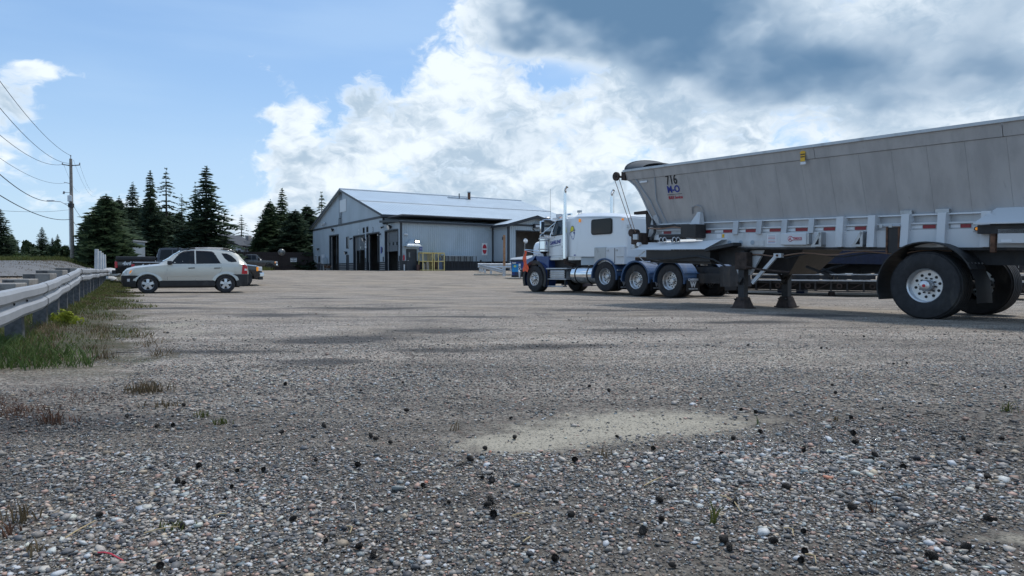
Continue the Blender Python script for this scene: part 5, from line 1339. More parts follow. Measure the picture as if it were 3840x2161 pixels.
# air cleaners
for yy in (.20, 2.30):
    a_ = MB().cyl((.36, yy, 1.60), (.36, yy, 2.08), .185, n=24).build('air_cleaner', 'chrome', tr, smooth=50)
    MB().cyl((.36, yy, 2.08), (.36, yy, 2.13), .215, n=24).cyl((.36, yy, 2.13), (.36, yy, 2.25), .175, n=24).build('air_cleaner_cap', 'white_trim', a_, smooth=50)
    MB().cyl((.36, yy, 1.52), (.36, yy, 1.60), .10, .185, n=24).cyl((.40, yy + .05, 1.40), (.38, yy, 1.53), .06, n=10).build('air_cleaner_base', 'frame_black', a_, smooth=50)
    for z_ in (1.66, 2.0): MB().lathe([(.188, z_), (.192, z_ + .01), (.192, z_ + .035), (.188, z_ + .045)], (.36, yy, 0), 'z', n=24).build('clamp_band', 'steel', a_)
# mirrors
for yy, s_ in ((-.06, 1), (2.56, -1)):
    m_ = MB().bbox(.52, .60, yy - .10, yy + .10, 2.30, 2.78, .03).build('mirror', 'chrome', tr, smooth=40)
    MB().box(.601, .606, yy - .075, yy + .075, 2.33, 2.75).build('mirror_glass', 'glass_sky', m_)
    MB().tube([(.56, yy, 2.80), (.60, yy + .15 * s_, 2.84), (.95, .42 if s_ > 0 else 2.08, 2.80)], .014, n=6).tube([(.56, yy, 2.28), (.62, yy + .1 * s_, 2.18), (.90, .31 if s_ > 0 else 2.19, 2.14)], .014, n=6).tube([(.58, yy, 2.3), (.9, .34 if s_ > 0 else 2.16, 2.72)], .012, n=6).build('mirror_arm', 'chrome', m_, smooth=50)
    MB().cyl((.56, yy, 2.20), (.60, yy, 2.20), .09, n=14).build('spot_mirror', 'chrome', m_)
fm = MB().tube([(-.72, -.05, 1.30), (-.50, -.12, 1.62), (-.46, -.12, 2.02)], .012, n=6).tube([(-.48, -.12, 1.66), (-.1, .35, 1.50)], .012, n=6).tube([(-.48, -.12, 1.70), (.05, .42, 1.62)], .012, n=6).build('wing_mirror_arm', 'chrome', tr)
MB().cyl((-.43, -.12, 2.04), (-.41, -.12, 2.04), .10, n=16).build('wing_mirror', 'chrome', fm)
# orange warning flag
fl_ = MB(); rowsf = []
for i in range(8):
    z = 1.66 - i * .105
    wv = .015 + .03 * i
    rowsf.append([(-.50 + .02 * sin(i * 1.7) - .012 * i, -.13 + .03 * sin(i * 1.3 + .5), z), (-.45 + wv * .5, -.13 + .03 * sin(i * 1.1), z - .02), (-.43 + wv * .9 + .02 * sin(i * 2.3), -.13 + .04 * sin(i * .9 + 1), z + .01 * sin(i))])
rowsf.append([(-.60, -.12, .80), (-.42, -.13, .84), (-.30, -.12, .79)])
fl_.grid(rowsf); fo = fl_.build('warning_flag', 'orange_flag', None, smooth=60); fo.location = tr.location; fo.rotation_euler = tr.rotation_euler
setp(fo, 'limp orange warning flag hanging at the tractor front wing', 'flag')
# steps, tank, boxes
for near in (1, 0):
    f = lambda a, b: (a, b) if near else (2.5 - b, 2.5 - a)
    y = f(.06, .36); MB().bbox(.70, 1.86, *y, .50, .545, .008).build('step', 'galv', tr)
    y = f(.03, .26); MB().bbox(.80, 1.68, *y, .225, .265, .008).build('step', 'galv', tr)
    y = f(.08, .55); bb = MB().bbox(.88, 1.78, *y, .552, .86, .02).build('battery_box', 'galv', tr)
    y = f(.06, .08)
    for k in range(3): MB().box(.88, 1.78, *y, .60 + k * .09, .625 + k * .09).build('box_rib', 'steel', bb)
    y = f(.05, .38); MB().bbox(.66, 1.90, *y, .90, .95, .008).build('step', 'galv', tr)
    y = f(.07, .11); MB().box(.72, .78, *y, .27, .90).box(1.74, 1.80, *y, .27, .90).build('step_hanger', 'frame_black', tr)
    yc = .40 if near else 2.10
    tk = MB().lathe([(.02, 1.98), (.20, 1.985), (.28, 2.01), (.325, 2.06), (.33, 2.10), (.33, 3.28), (.325, 3.32), (.28, 3.37), (.20, 3.395), (.02, 3.40)], (0, yc, .70), 'x', n=36).build('fuel_tank', 'chrome', tr, smooth=50)
    for xx in (2.30, 2.95): MB().lathe([(.336, xx), (.345, xx + .01), (.345, xx + .05), (.336, xx + .06)], (0, yc, .70), 'x', n=36).build('tank_strap', 'frame_black', tk, smooth=50)
    MB().cyl((2.85, yc - .06, 1.02), (2.85, yc - .06, 1.06), .06, n=12).build('filler_cap', 'steel', tk)
MB().bbox(3.42, 4.00, .02, .55, 1.06, 1.665, .012).build('tool_locker', 'steel', tr); MB().bbox(4.01, 4.90, .02, .55, 1.06, 1.655, .012).build('tool_locker', 'trailer_white', tr)
for xx in (4.44,): MB().box(xx, xx + .015, .008, .019, 1.10, 1.62).build('locker_seam', 'black', tr)
for xx in (4.06, 4.50): MB().box(xx, xx + .09, .0, .019, 1.52, 1.57).build('locker_hinge', 'steel', tr)
MB().box(4.55, 4.86, .0, .019, 1.30, 1.335).build('locker_latch', 'steel', tr)
MB().box(2.55, 3.40, .18, .22, 1.05, 1.33).build('deck_panel', 'siding', tr); MB().box(2.5, 5.0, .82, 1.68, .96, 1.03).build('deck_plate', 'frame_black', tr)
MB().box(1.9, 3.4, .5, 2.0, 1.03, 1.3).build('under_cab', 'frame_black', tr); MB().box(.4, 1.9, .5, 2.0, .6, 1.34).build('gearbox', 'greasy', tr); MB().box(-.7, .5, .7, 1.8, .75, 1.9).build('engine', 'greasy', tr)
# rear wings and mud flaps
for near in (1, 0):
    for (xx, zz) in ((3.98, .64), (5.45, .54), (6.88, .54)):
        f = lambda y: y if near else 2.5 - y
        a_ = MB(); tt = [radians(186 - 196 * k / 20) for k in range(21)]
        def Q(r, t, y): return (xx + r * cos(t), f(y), zz + r * sin(t))
        for t0, t1 in zip(tt, tt[1:]):
            a_.hexa([Q(.60, t0, -.04), Q(.625, t0, -.04), Q(.625, t0, .64), Q(.60, t0, .64), Q(.60, t1, -.04), Q(.625, t1, -.04), Q(.625, t1, .64), Q(.60, t1, .64)])
            a_.hexa([Q(.585, t0, -.055), Q(.64, t0, -.055), Q(.64, t0, -.041), Q(.585, t0, -.041), Q(.585, t1, -.055), Q(.64, t1, -.055), Q(.64, t1, -.041), Q(.585, t1, -.041)])
        wf = a_.build('rear_wing', 'fender_blue', tr, smooth=40)
        MB().box(xx + .615, xx + .655, f(-.03) if near else f(.62), f(.62) if near else f(-.03), zz + .20, zz + .24).build('wing_bracket', 'steel' if xx < 5 else 'fender_blue', wf)
        y0, y1 = (.0, .62) if near else (1.88, 2.5)
        fpl = MB().bbox(xx + .66, xx + .672, y0, y1, .20, zz + .02, .004).build('mud_flap', 'black', wf)
        if near:
            yc = .31; xt = xx + .6735
            text('flap_print', 'CAMBRIAN', 'ink_white', tr, (xt, yc, .56), (0, 1, 0), (0, 0, 1), .10, bold=.003, squeeze=.95)
            text('flap_print', 'TRUCK CENTRE', 'ink_white', tr, (xt, yc, .495), (0, 1, 0), (0, 0, 1), .045, bold=.001)
            text('flap_print', 'W', 'ink_white', tr, (xt, yc, .395), (0, 1, 0), (0, 0, 1), .20, bold=.012, squeeze=1.15)
            text('flap_print', 'WESTERN STAR', 'ink_white', tr, (xt, yc, .275), (0, 1, 0), (0, 0, 1), .06, bold=.001)
# ------------------------------------------------------------------ bulk hopper trailer standing on its landing legs; x rearward, y to the far side
HA = Vector((.56, -.8285, 0)).normalized(); HN = Vector((-HA.y, HA.x, 0))
HT = Vector((7.05, 11.4, 0))
tl = empty('hopper_trailer', HT, frame_rz(HA), 'long grey aluminium hopper trailer numbered 716 parked on landing legs', 'trailer')
K = -.031
def sk(mb): return mb.map(lambda x, y, z: (x, y, z + K * x))
def hp(px, py, lat):
    d = ray(px, py); p0 = HT + HN * lat; t = (p0.x * HN.x + p0.y * HN.y) / (d.x * HN.x + d.y * HN.y)
    P_ = Vector((d.x * t, d.y * t, CAMZ + d.z * t)) - HT; u = P_.dot(HA); return u, P_.z - K * u
def hu(px, lat=.3, py=870): return hp(px, py, lat)[0]
ZT, ZB, INS, WID, UE = 3.18, 1.81, .42, 2.3, 4.6
def lat(z): return INS * (ZT - z) / (ZT - ZB)
# front outline (x, z) from the top tip down to the rail
FRONT = [(-7.36, ZT), (-7.36, 3.01), (-7.22, 2.95), (-7.06, 2.82), (-6.96, 2.66), (-6.88, 2.46), (-6.80, 2.20), (-6.70, 1.98), (-6.62, ZB)]
def fx(z):
    for (xa, za), (xb, zb) in zip(FRONT, FRONT[1:]):
        if za >= z >= zb and za > zb: return xa + (xb - xa) * (za - z) / (za - zb)
    return -6.62
ZBAND = 2.965
seams = [.55 - .585 * k for k in range(12)][::-1]; seams = [s_ for s_ in seams if s_ > -6.1] + [.55 + .585 * k for k in range(1, 7)]
edges = [None] + seams + [UE]
def sheet(name, zs, xa, xb, off, th, mt, parent=tl, flip=False):
    rows_o, rows_i = [], []
    for z in zs:
        l_ = lat(z) if z >= ZB else INS
        A = max(xa, fx(z)) if xa is not None else fx(z)
        yo = l_ - off; yi = l_ - off + th
        if flip: yo, yi = WID - yo, WID - yi
        rows_o.append([(A, yo, z), (xb, yo, z)]); rows_i.append([(A, yi, z), (xb, yi, z)])
    mb = MB(); mb.grid(rows_o); mb.grid(rows_i)
    for k in (0, 1):
        a = [r[k] for r in rows_o]; b = [r[k] for r in rows_i]; n_ = len(a); mb.add(a + b, [(i, i + 1, n_ + i + 1, n_ + i) for i in range(n_ - 1)])
    mb.add(rows_o[0] + rows_i[0], [(0, 1, 3, 2)]); mb.add(rows_o[-1] + rows_i[-1], [(0, 1, 3, 2)])
    return sk(mb).build(name, mt, parent)
zs_ = [ZBAND, 2.82, 2.66, 2.46, 2.20, 1.98, ZB]
for fl in (False, True):
    for i, (a, b) in enumerate(zip(edges, edges[1:])):
        sheet('side_sheet', zs_, None if a is None else a + .0014, b - .0014, .0, .02, 'hopper_alu', flip=fl)
    sheet('sheet_backing', [ZT - .02, 3.01] + zs_, None, UE - .01, -.0205, .01, 'hopper_alu', flip=fl)
    jt = [-7.36, -6.30, -2.05, 1.10, UE]
    for i, (a, b) in enumerate(zip(jt, jt[1:])): sheet('top_band', [ZT, 3.09, 3.01, ZBAND + .006] if i == 0 else [ZT, ZBAND + .006], None if i == 0 else a + .005, b - .005, .018, .03, 'hopper_alu', flip=fl)
    y0 = -.05 if not fl else WID + .01
    sk(MB().bbox(-7.37, UE, y0, y0 + .04, ZT - .01, ZT + .055, .01)).build('top_rail', 'steel', tl)
# front bulkhead following the curved nose
rows = [[(x + .02, (lat(z) if z >= ZB else INS) + .02, z), (x + .02, WID - (lat(z) if z >= ZB else INS) - .02, z)] for x, z in FRONT]
sk(MB().grid(rows)).build('front_bulkhead', 'hopper_alu', tl, smooth=40)
for (a, b) in zip(FRONT[1:], FRONT[2:]): sk(MB().tube([(a[0], lat(a[1]) - .012, a[1]), (b[0], lat(b[1]) - .012, b[1])], .018, n=6)).build('nose_edge', 'steel', tl)
pts = [(-6.30, -.004 + lat(z), z) for z in (ZBAND, )]
sk(MB().tube([(-6.32, lat(ZBAND) - .02, ZBAND), (-6.42, lat(2.4) - .02, 2.4), (-6.22, lat(ZB) - .02, ZB)], .010, n=5)).build('weld_seam', 'ink_grey', tl)
sk(MB().tube([(-6.98, lat(2.97) - .02, 2.97), (-6.62, lat(2.4) - .02, 2.4), (-6.42, lat(ZB) - .02, ZB)], .012, n=5)).build('weld_seam', 'ink_grey', tl)
sk(MB().box(-6.85, -6.60, lat(2.9) - .026, lat(2.9) - .008, 2.865, 2.91)).build('nose_sticker', 'white_tape', tl)
sk(MB().box(-6.5, UE - .05, .47, WID - .47, ZB - .5, ZB - .45)).build('hopper_floor', 'frame_black', tl)
sk(MB().add([(UE, 0, ZT), (UE, WID, ZT), (UE, WID - INS, ZB), (UE, INS, ZB)], [(0, 1, 2, 3)])).build('rear_bulkhead', 'hopper_alu', tl)
# arched tarp cap over the nose
ar = []
for k in range(21):
    t = pi * k / 20; ar.append((1.02 - 1.02 * cos(t), ZT + .02 + .37 * sin(t) ** .8))
sk(MB().prism(ar, 'x', -7.36, -7.30)).build('arched_cap', 'tarp', tl)
tp = [[(x, y, z - .012) for y, z in ar] for x in (-7.30, -7.0, -6.7)]
for i, r_ in enumerate(tp): tp[i] = [(x, y, ZT + (z - ZT) * (1 - .18 * i)) for x, y, z in r_]
sk(MB().grid(tp)).build('tarp', 'tarp', tl, smooth=50)
# pulley and ropes
u_, z_ = hp(2312, 662, -.02)
pu = sk(MB().cyl((u_, -.06, z_), (u_, .0, z_), .115, n=20).cyl((u_, .0, z_), (u_, .16, z_), .03, n=8)).build('tarp_pulley', 'dark_rust', tl, smooth=40)
sk(MB().cyl((u_, -.07, z_), (u_, -.06, z_), .03, n=8).box(-7.44, -7.30, -.02, .14, 2.98, 3.20)).build('pulley_bracket', 'dark_rust', tl)
ue, ze_ = hp(2372, 868, .1); ue2, ze2 = hp(2383, 872, .1)
sk(MB().tube([(u_ - .10, -.03, z_), (ue, .1, ze_)], .010, n=5)).build('tarp_rope', 'rope', tl); sk(MB().tube([(u_ + .10, -.03, z_ - .05), (ue2, .1, ze2)], .010, n=5)).build('tarp_rope', 'rope', tl)
# side sill: ledges, grey strip, reflective tape, white frame
US = -6.55
sk(MB().box(US, UE, .33, .45, ZB - .012, ZB + .012)).build('upper_ledge', 'white_tape', tl)
sk(MB().box(US, UE, .40, .44, 1.672, ZB - .013)).build('sill_panel', 'hopper_alu', tl)
sk(MB().box(US, UE, .30, .45, 1.640, 1.670)).build('lower_ledge', 'trailer_white', tl)
sk(MB().box(US, UE, .34, .38, 1.545, 1.638)).build('tape_board', 'hopper_alu', tl)
sk(MB().box(-5.0, UE, .28, .36, 1.235, 1.543)).build('frame_side', 'trailer_white', tl)
sk(MB().box(US, -5.0, .28, .36, 1.42, 1.543)).build('frame_side', 'trailer_white', tl)
sk(MB().box(-5.0, UE, .26, .44, 1.19, 1.233)).build('frame_flange', 'frame_black', tl)
sk(MB().box(US, UE, WID - .44, WID - .28, 1.2, ZB)).build('frame_side', 'trailer_white', tl)
for a, b in ((2489, 2517), (2633, 2666), (2713, 2748), (2797, 2835), (2887, 2927), (2984, 3028), (3089, 3131), (3206, 3247), (3461, 3508), (3602, 3641)):
    ua, ub = hu(a, .335), hu(b, .335); sk(MB().box(ua, ub, .332, .339, 1.565, 1.63)).build('red_reflector', 'red_tape', tl); sk(MB().box(ua - (ub - ua) * .95, ua - .01, .332, .339, 1.57, 1.625)).build('white_reflector', 'white_tape', tl)
for k in range(4):
    ua = 1.35 + k * .72; sk(MB().box(ua, ua + .30, .332, .339, 1.565, 1.63)).build('red_reflector', 'red_tape', tl)
for a, b in ((2747, 2766), (2835, 2854), (2929, 2949), (3030, 3050)):
    ua, ub = hu(a, .26), hu(b, .26); sk(MB().hexa([(ua, .24, 1.52), (ub, .24, 1.52), (ub, .42, 1.52), (ua, .42, 1.52), (ua, .29, ZB), (ub, .29, ZB), (ub, .42, ZB), (ua, .42, ZB)])).build('sill_rib', 'hopper_alu', tl)
for a, b in ((3134, 3160), (3252, 3279), (3377, 3406), (3513, 3544), (3676, 3712)):
    ua, ub = hu(a, .20), hu(b, .20); sk(MB().hexa([(ua, .17, 1.24), (ub, .17, 1.24), (ub + .03, .42, 1.24), (ua, .42, 1.24), (ua, .22, ZB + .015), (ub, .22, ZB + .015), (ub, .44, ZB + .015), (ua, .44, ZB + .015)])).build('sill_post', 'trailer_white', tl)
for a, b in ((3372, 3416), (3505, 3556)):
    ua, ub = hu(a, .30, 805), hu(b, .30, 805); sk(MB().box(ua, ub, lat(1.9) - .07, lat(1.86) + .02, ZB + .02, ZB + .085)).build('weld_pad', 'steel', tl)
for u0 in (2.0, 2.9, 3.8): sk(MB().hexa([(u0, .17, 1.24), (u0 + .14, .17, 1.24), (u0 + .16, .42, 1.24), (u0, .42, 1.24), (u0, .22, ZB), (u0 + .14, .22, ZB), (u0 + .14, .44, ZB), (u0, .44, ZB)])).build('sill_post', 'trailer_white', tl)
# triangular brackets
for a in (3045, 3196):
    u0 = hu(a, .15, 915); b_ = MB()
    for p in ([(u0, 1.25), (u0 + .05, 1.25), (u0 + .21, 1.50), (u0 + .16, 1.53)], [(u0 + .16, 1.25), (u0 + .21, 1.25), (u0 + .21, 1.53), (u0 + .16, 1.53)], [(u0, 1.245), (u0 + .21, 1.245), (u0 + .21, 1.285), (u0, 1.285)]): b_.prism(p, 'y', .12 if p[0][1] != 1.245 else .119, .279)
    sk(b_).build('triangle_bracket', 'steel', tl)
# locker with the maker's plate, info sticker
u0, _ = hp(2930, 877, .2); u1, _ = hp(3028, 877, .2)
bx0 = sk(MB().bbox(u0, u1, .16, .30, 1.275, 1.525, .02)).build('tool_locker', 'trailer_white', tl)
sk(MB().bbox(u1 + .005, u1 + .05, .17, .30, 1.285, 1.51, .01)).build('locker_end', 'steel', bx0)
um, zm = hp(2965, 896, .15); u_e, _ = hp(3005, 896, .15)
sk(MB().box(um, u_e, .152, .158, 1.375, 1.435)).build('maker_plate', 'ink_red', bx0)
sk(MB().box(um + .008, u_e - .008, .148, .1515, 1.383, 1.427)).build('plate_field', 'sticker_white', bx0)
rd_ = sk(MB().cyl((um - .01, .150, 1.405), (um - .01, .158, 1.405), .055, n=22)).build('maker_roundel', 'ink_red', bx0)
sk(MB().cyl((um - .01, .146, 1.405), (um - .01, .1495, 1.405), .042, n=22)).build('roundel_field', 'sticker_white', bx0)
em2 = MB()
for k in range(3):
    A = radians(90 + 120 * k); em2.cyl((um - .01 + .018 * cos(A), .142, 1.405 + .018 * sin(A)), (um - .01 + .018 * cos(A), .1455, 1.405 + .018 * sin(A)), .014, n=10)
sk(em2).build('roundel_mark', 'ink_red', bx0)
text('maker_lettering', 'TEMISKO', 'ink_red', tl, ((um + u_e) / 2 + .02, .146, 1.405 + K * (um + u_e) / 2), (1, 0, K), (0, 0, 1), .052, bold=.001, squeeze=.85)
ua, _ = hp(2876, 890, .27); ub, _ = hp(2912, 890, .27)
inf = sk(MB().box(ua, ub, .272, .279, 1.30, 1.505)).build('notice', 'sticker_white', tl)
for k, c in enumerate(('ink_grey', 'ink_red', 'ink_red', 'ink_grey', 'ink_red', 'ink_blue')): sk(MB().box(ua + .03, ub - .03, .268, .2715, 1.325 + .03 * (5 - k), 1.333 + .03 * (5 - k))).build('print', c, inf)
ua, _ = hp(2687, 915, .27); sk(MB().box(ua, ua + .13, .272, .279, 1.44, 1.53)).build('notice', 'sticker_white', tl); sk(MB().box(ua + .15, ua + .21, .272, .279, 1.45, 1.53)).build('yellow_notice', 'sticker_yellow', tl)
u0, z0 = hp(3015, 580, .04)
ya = lat(z0) - .035
ar_ = sk(MB().prism([(u0 - .05, z0 - .14), (u0 + .05, z0 - .14), (u0 + .05, z0 + .03), (u0 + .075, z0 + .03), (u0, z0 + .09), (u0 - .075, z0 + .03), (u0 - .05, z0 + .03)], 'y', ya - .004, ya)).build('arrow_sticker', 'sticker_yellow', tl)
for k in (0, 1): sk(MB().box(u0 - .045, u0 + .045, ya - .008, ya - .0045, z0 - .01 - k * .05, z0 + .01 - k * .05)).build('print', 'ink_black', ar_)
sk(MB().box(u0 - .05, u0 + .06, ya - .004, ya + .02, z0 - .20, z0 - .15)).build('blank_sticker', 'white_tape', tl)
# big numbers on the sloping side
UPV = Vector((0, -INS, ZT - ZB)).normalized()
def onside(px, py):
    l_ = .1
    for _ in range(4): u, z = hp(px, py, l_); l_ = lat(z)
    return (u, l_ - .008, z + K * u)
tx = ((('716', 2518, 676), .33, 'ink_black', dict(bold=.006, squeeze=.72)), (('M-O', 2526, 711), .235, 'ink_blue', dict(bold=.007, squeeze=.88)), (('BULK Services', 2534, 741), .105, 'ink_red', dict(bold=.002, shear=.15, squeeze=.72)))
for (s_, px_, py_), sz, mt_, kw in tx: text('lettering', s_, mt_, tl, onside(px_, py_), (1, 0, K), UPV, sz, **kw)
a = Vector(onside(2504, 731.5)); b_ = Vector(onside(2558, 726.5)); MB().tube([a, b_], .006, n=4).build('print_line', 'ink_black', tl)
# underframe, gates, landing legs
sk(MB().box(US + .2, UE, .5, 1.8, 1.20, 1.30)).build('underframe', 'frame_black', tl)
hb = MB(); u0, u1 = -4.35, -2.75
hb.hexa([(u0 + .35, .65, .66), (u1 - .25, .65, .66), (u1 - .25, 1.65, .66), (u0 + .35, 1.65, .66), (u0, .42, 1.22), (u1 + .25, .42, 1.22), (u1 + .25, 1.9, 1.22), (u0, 1.9, 1.22)])
sk(hb).build('discharge_gate', 'greasy', tl)
for (ul, yl) in ((-3.88, .30), (-3.62, 1.52)):
    lg = MB().box(ul - .075, ul + .075, yl - .075, yl + .075, .22, 1.28).build('landing_leg', 'frame_black', tl)
    MB().bbox(ul - .14, ul + .17, yl - .12, yl + .10, .86, 1.24, .02).build('leg_gearbox', 'dark_rust', lg)
    MB().hexa([(ul - .165, yl - .165, .025), (ul + .165, yl - .165, .025), (ul + .165, yl + .165, .025), (ul - .165, yl + .165, .025), (ul - .10, yl - .10, .25), (ul + .10, yl - .10, .25), (ul + .10, yl + .10, .25), (ul - .10, yl + .10, .25)]).box(ul - .19, ul + .19, yl - .19, yl + .19, .0, .026).build('leg_foot', 'dark_rust', lg)
    for k in (-.08, .08): MB().cyl((ul + k, yl - .19, .20), (ul + k, yl - .14, .20), .018, n=6).build('foot_bolt', 'black', lg)
    MB().cyl((ul - .02, yl - .1, .62), (ul + .02, yl - .085, .60), .09, n=10).build('leg_collar', 'frame_black', lg)
l0 = Vector((-3.68, .33, .56)); l1 = Vector((-3.08, .33, 1.16)); d_ = (l1 - l0).normalized(); nrm = Vector((-d_.z, 0, d_.x)) * .035
MB().hexa([l0 - nrm, l0 - nrm + Vector((0, .05, 0)), l0 + nrm + Vector((0, .05, 0)), l0 + nrm, l1 - nrm, l1 - nrm + Vector((0, .05, 0)), l1 + nrm + Vector((0, .05, 0)), l1 + nrm]).build('leg_brace', 'trailer_white', tl)
MB().box(-3.14, -2.96, .32, .42, 1.11, 1.20).build('brace_bracket', 'trailer_white', tl); MB().cyl((-3.05, .30, 1.155), (-3.05, .325, 1.155), .025, n=8).build('bracket_bolt', 'rust', tl)
MB().tube([(-3.62, 1.45, .55), (-3.2, 1.45, 1.15)], .035, n=6).tube([(-3.62, 1.45, .55), (-4.0, 1.45, 1.1)], .035, n=6).build('leg_brace', 'frame_black', tl)
MB().tube([(-4.02, .20, .98), (-3.4, .20, .86), (-2.7, .24, .80)], .022, n=6).build('crank_shaft', 'dark_rust', tl)
sk(MB().hexa([(-4.55, .30, .85), (-4.10, .30, .85), (-4.10, .42, .85), (-4.55, .42, .85), (-4.60, .30, 1.24), (-3.70, .30, 1.24), (-3.70, .42, 1.24), (-4.60, .42, 1.24)])).build('leg_gusset', 'frame_black', tl)
sk(MB().hexa([(-4.12, .44, .62), (-3.80, .44, .62), (-3.80, .50, .62), (-4.12, .50, .62), (-4.42, .44, 1.30), (-3.36, .44, 1.30), (-3.36, .50, 1.30), (-4.42, .50, 1.30)])).build('gusset_plate', 'trailer_white', tl)
sk(MB().box(-4.44, -3.34, .262, .279, 1.26, 1.38)).build('gusset_band', 'trailer_white', tl)
for k in range(3): sk(MB().cyl((-4.22 + k * .30, .255, 1.335), (-4.22 + k * .30, .2615, 1.335), .05, n=14)).build('plate_hole', 'ink_grey', tl)
MB().tube([(-2.62, .7, .92), (-2.1, .75, .72)], .03, n=6).build('hanger', 'frame_black', tl)
wv_ = [(-4.0 + .25 * k, .40, 1.17 + .03 * sin(k * 1.3)) for k in range(18)]
MB().tube(wv_, .014, n=5).build('air_line', 'rope', tl); MB().tube([(x + .1, y + .02, z - .03 - .02 * cos(x * 4)) for x, y, z in wv_], .012, n=5).build('air_line', 'wire', tl)
# front apron and coupler
ap = MB(); ap.hexa([(-6.88, -.12, 1.165), (-4.62, -.12, 1.18), (-4.50, .50, 1.18), (-6.60, .55, 1.18), (-6.60, .10, 1.30), (-4.30, .10, 1.40), (-4.30, .50, 1.42), (-6.40, .55, 1.40)])
sk(ap).build('front_apron', 'white_tape', tl)
sk(MB().hexa([(-4.62, -.10, 1.13), (-3.9, -.02, 1.26), (-3.9, .3, 1.26), (-4.62, .3, 1.13), (-4.62, -.10, 1.20), (-3.9, -.02, 1.33), (-3.9, .3, 1.33), (-4.62, .3, 1.20)])).build('apron_arm', 'frame_black', tl)
sk(MB().box(-6.55, -4.55, .0, 1.9, .90, 1.155)).build('coupler_frame', 'greasy', tl); sk(MB().box(-6.5, -4.6, .1, 1.8, .84, .895)).build('coupler_plate', 'frame_black', tl)
MB().cyl((-5.6, 1.05, 1.05), (-5.6, 1.05, .96), .09, n=12).build('kingpin', 'steel', tl)
sk(MB().tube([(-6.55, -.02, .92), (-5.6, -.05, .95), (-4.9, -.05, 1.02), (-4.45, .0, .95), (-4.2, .1, .80)], .022, n=6)).build('hose', 'wire', tl); sk(MB().tube([(-6.6, .0, 1.12), (-6.8, -.02, 1.0), (-6.62, .0, .86), (-6.3, .1, .80)], .015, n=6)).build('hose', 'galv', tl)
bk = sk(MB().bbox(-5.36, -4.90, -.08, .28, 1.45, 1.76, .015)).build('valve_box', 'greasy', tl)
sk(MB().hexa([(-5.30, .16, 1.762), (-5.0, .16, 1.762), (-5.0, .34, 1.762), (-5.30, .34, 1.762), (-5.12, .24, 2.06), (-5.04, .24, 2.06), (-5.04, .34, 2.06), (-5.12, .34, 2.06)])).build('box_support', 'trailer_white', tl)
sk(MB().tube([(-5.36, lat(2.0) - .03, 2.03), (-5.32, lat(2.2) - .03, 2.19), (-5.18, lat(2.22) - .03, 2.22), (-5.05, lat(2.2) - .03, 2.18), (-5.02, lat(2.0) - .03, 2.05)], .014, n=6)).build('grab_handle', 'steel', tl)
for k, u0 in enumerate((-6.05, -5.93, -5.62, -5.5)):
    g = sk(MB().lathe([(.062, -.012), (.075, 0), (.062, .012), (.05, 0)], (u0, .0, 1.40), 'x', n=18, closed=True)).build('glad_hand', 'white_tape', tl, smooth=50); g.location = (0, 0, 0)
    sk(MB().cyl((u0, .02, 1.40), (u0 - .1, .02, 1.38), .03, n=8)).build('glad_hand_plug', 'black', g)
sk(MB().bbox(-6.25, -5.50, .12, .30, 1.43, 1.545, .02)).build('hydraulic_pump', 'greasy', tl)
sk(MB().tube([(-6.7, .28, 1.78), (-6.2, .18, 1.74), (-5.8, .20, 1.77), (-5.4, .12, 1.72)], .028, n=6)).build('hose', 'wire', tl); sk(MB().tube([(-6.75, .28, 1.72), (-6.3, .2, 1.69), (-5.9, .22, 1.73), (-5.4, .14, 1.68)], .02, n=6)).build('hose', 'rope', tl)
sk(MB().tube([(-6.7, .4, 2.0), (-6.55, .3, 1.8), (-6.50, .25, 1.6), (-6.6, .2, 1.42)], .035, n=6)).build('hose', 'wire', tl)
sk(MB().hexa([(-6.98, .45, 1.36), (-6.72, .45, 1.36), (-6.72, .6, 1.36), (-6.98, .6, 1.36), (-7.02, .45, 2.16), (-6.88, .45, 2.16), (-6.88, .6, 2.16), (-7.02, .6, 2.16)])).build('front_post', 'greasy', tl)
sk(MB().hexa([(-7.42, .42, 2.10), (-6.95, .42, 2.10), (-6.95, .54, 2.10), (-7.42, .54, 2.10), (-7.42, .42, 2.17), (-6.95, .42, 2.19), (-6.95, .54, 2.19), (-7.42, .54, 2.17)])).build('front_bar', 'dark_rust', tl)
sk(MB().box(-6.95, -6.62, .40, .62, 2.18, 2.21)).build('post_cap', 'galv', tl)
sk(MB().tube([(-6.98, .5, 2.2), (-6.95, .5, 2.36), (-6.85, .5, 2.44)], .02, n=6)).build('hose', 'galv', tl)
sk(MB().hexa([(-6.85, .36, 1.5), (-6.3, .32, 1.5), (-6.3, .40, 1.5), (-6.85, .46, 1.5), (-6.68, .36, 2.05), (-6.50, .32, 2.05), (-6.50, .40, 2.05), (-6.68, .46, 2.05)])).build('corner_gusset', 'hopper_alu', tl)
mo = sk(MB().bbox(-7.20, -6.88, .10, .42, 1.30, 1.60, .02)).build('tarp_motor', 'dark_rust', tl); sk(MB().bbox(-7.08, -6.92, .05, .11, 1.42, 1.56, .01)).build('motor_cover', 'galv', mo); sk(MB().cyl((-7.16, .06, 1.60), (-7.16, .30, 1.60), .10, n=14)).build('rope_drum', 'dark_rust', mo, smooth=40)
sk(MB().bbox(-7.22, -7.16, .2, .34, 1.20, 1.42, .01)).build('lamp_box', 'white_tape', mo); sk(MB().cyl((-6.86, .02, 1.30), (-6.86, .10, 1.30), .055, n=12)).build('coil', 'white_tape', mo); sk(MB().box(-7.30, -7.1, .2, .25, 1.19, 1.21)).build('bracket', 'steel', mo)
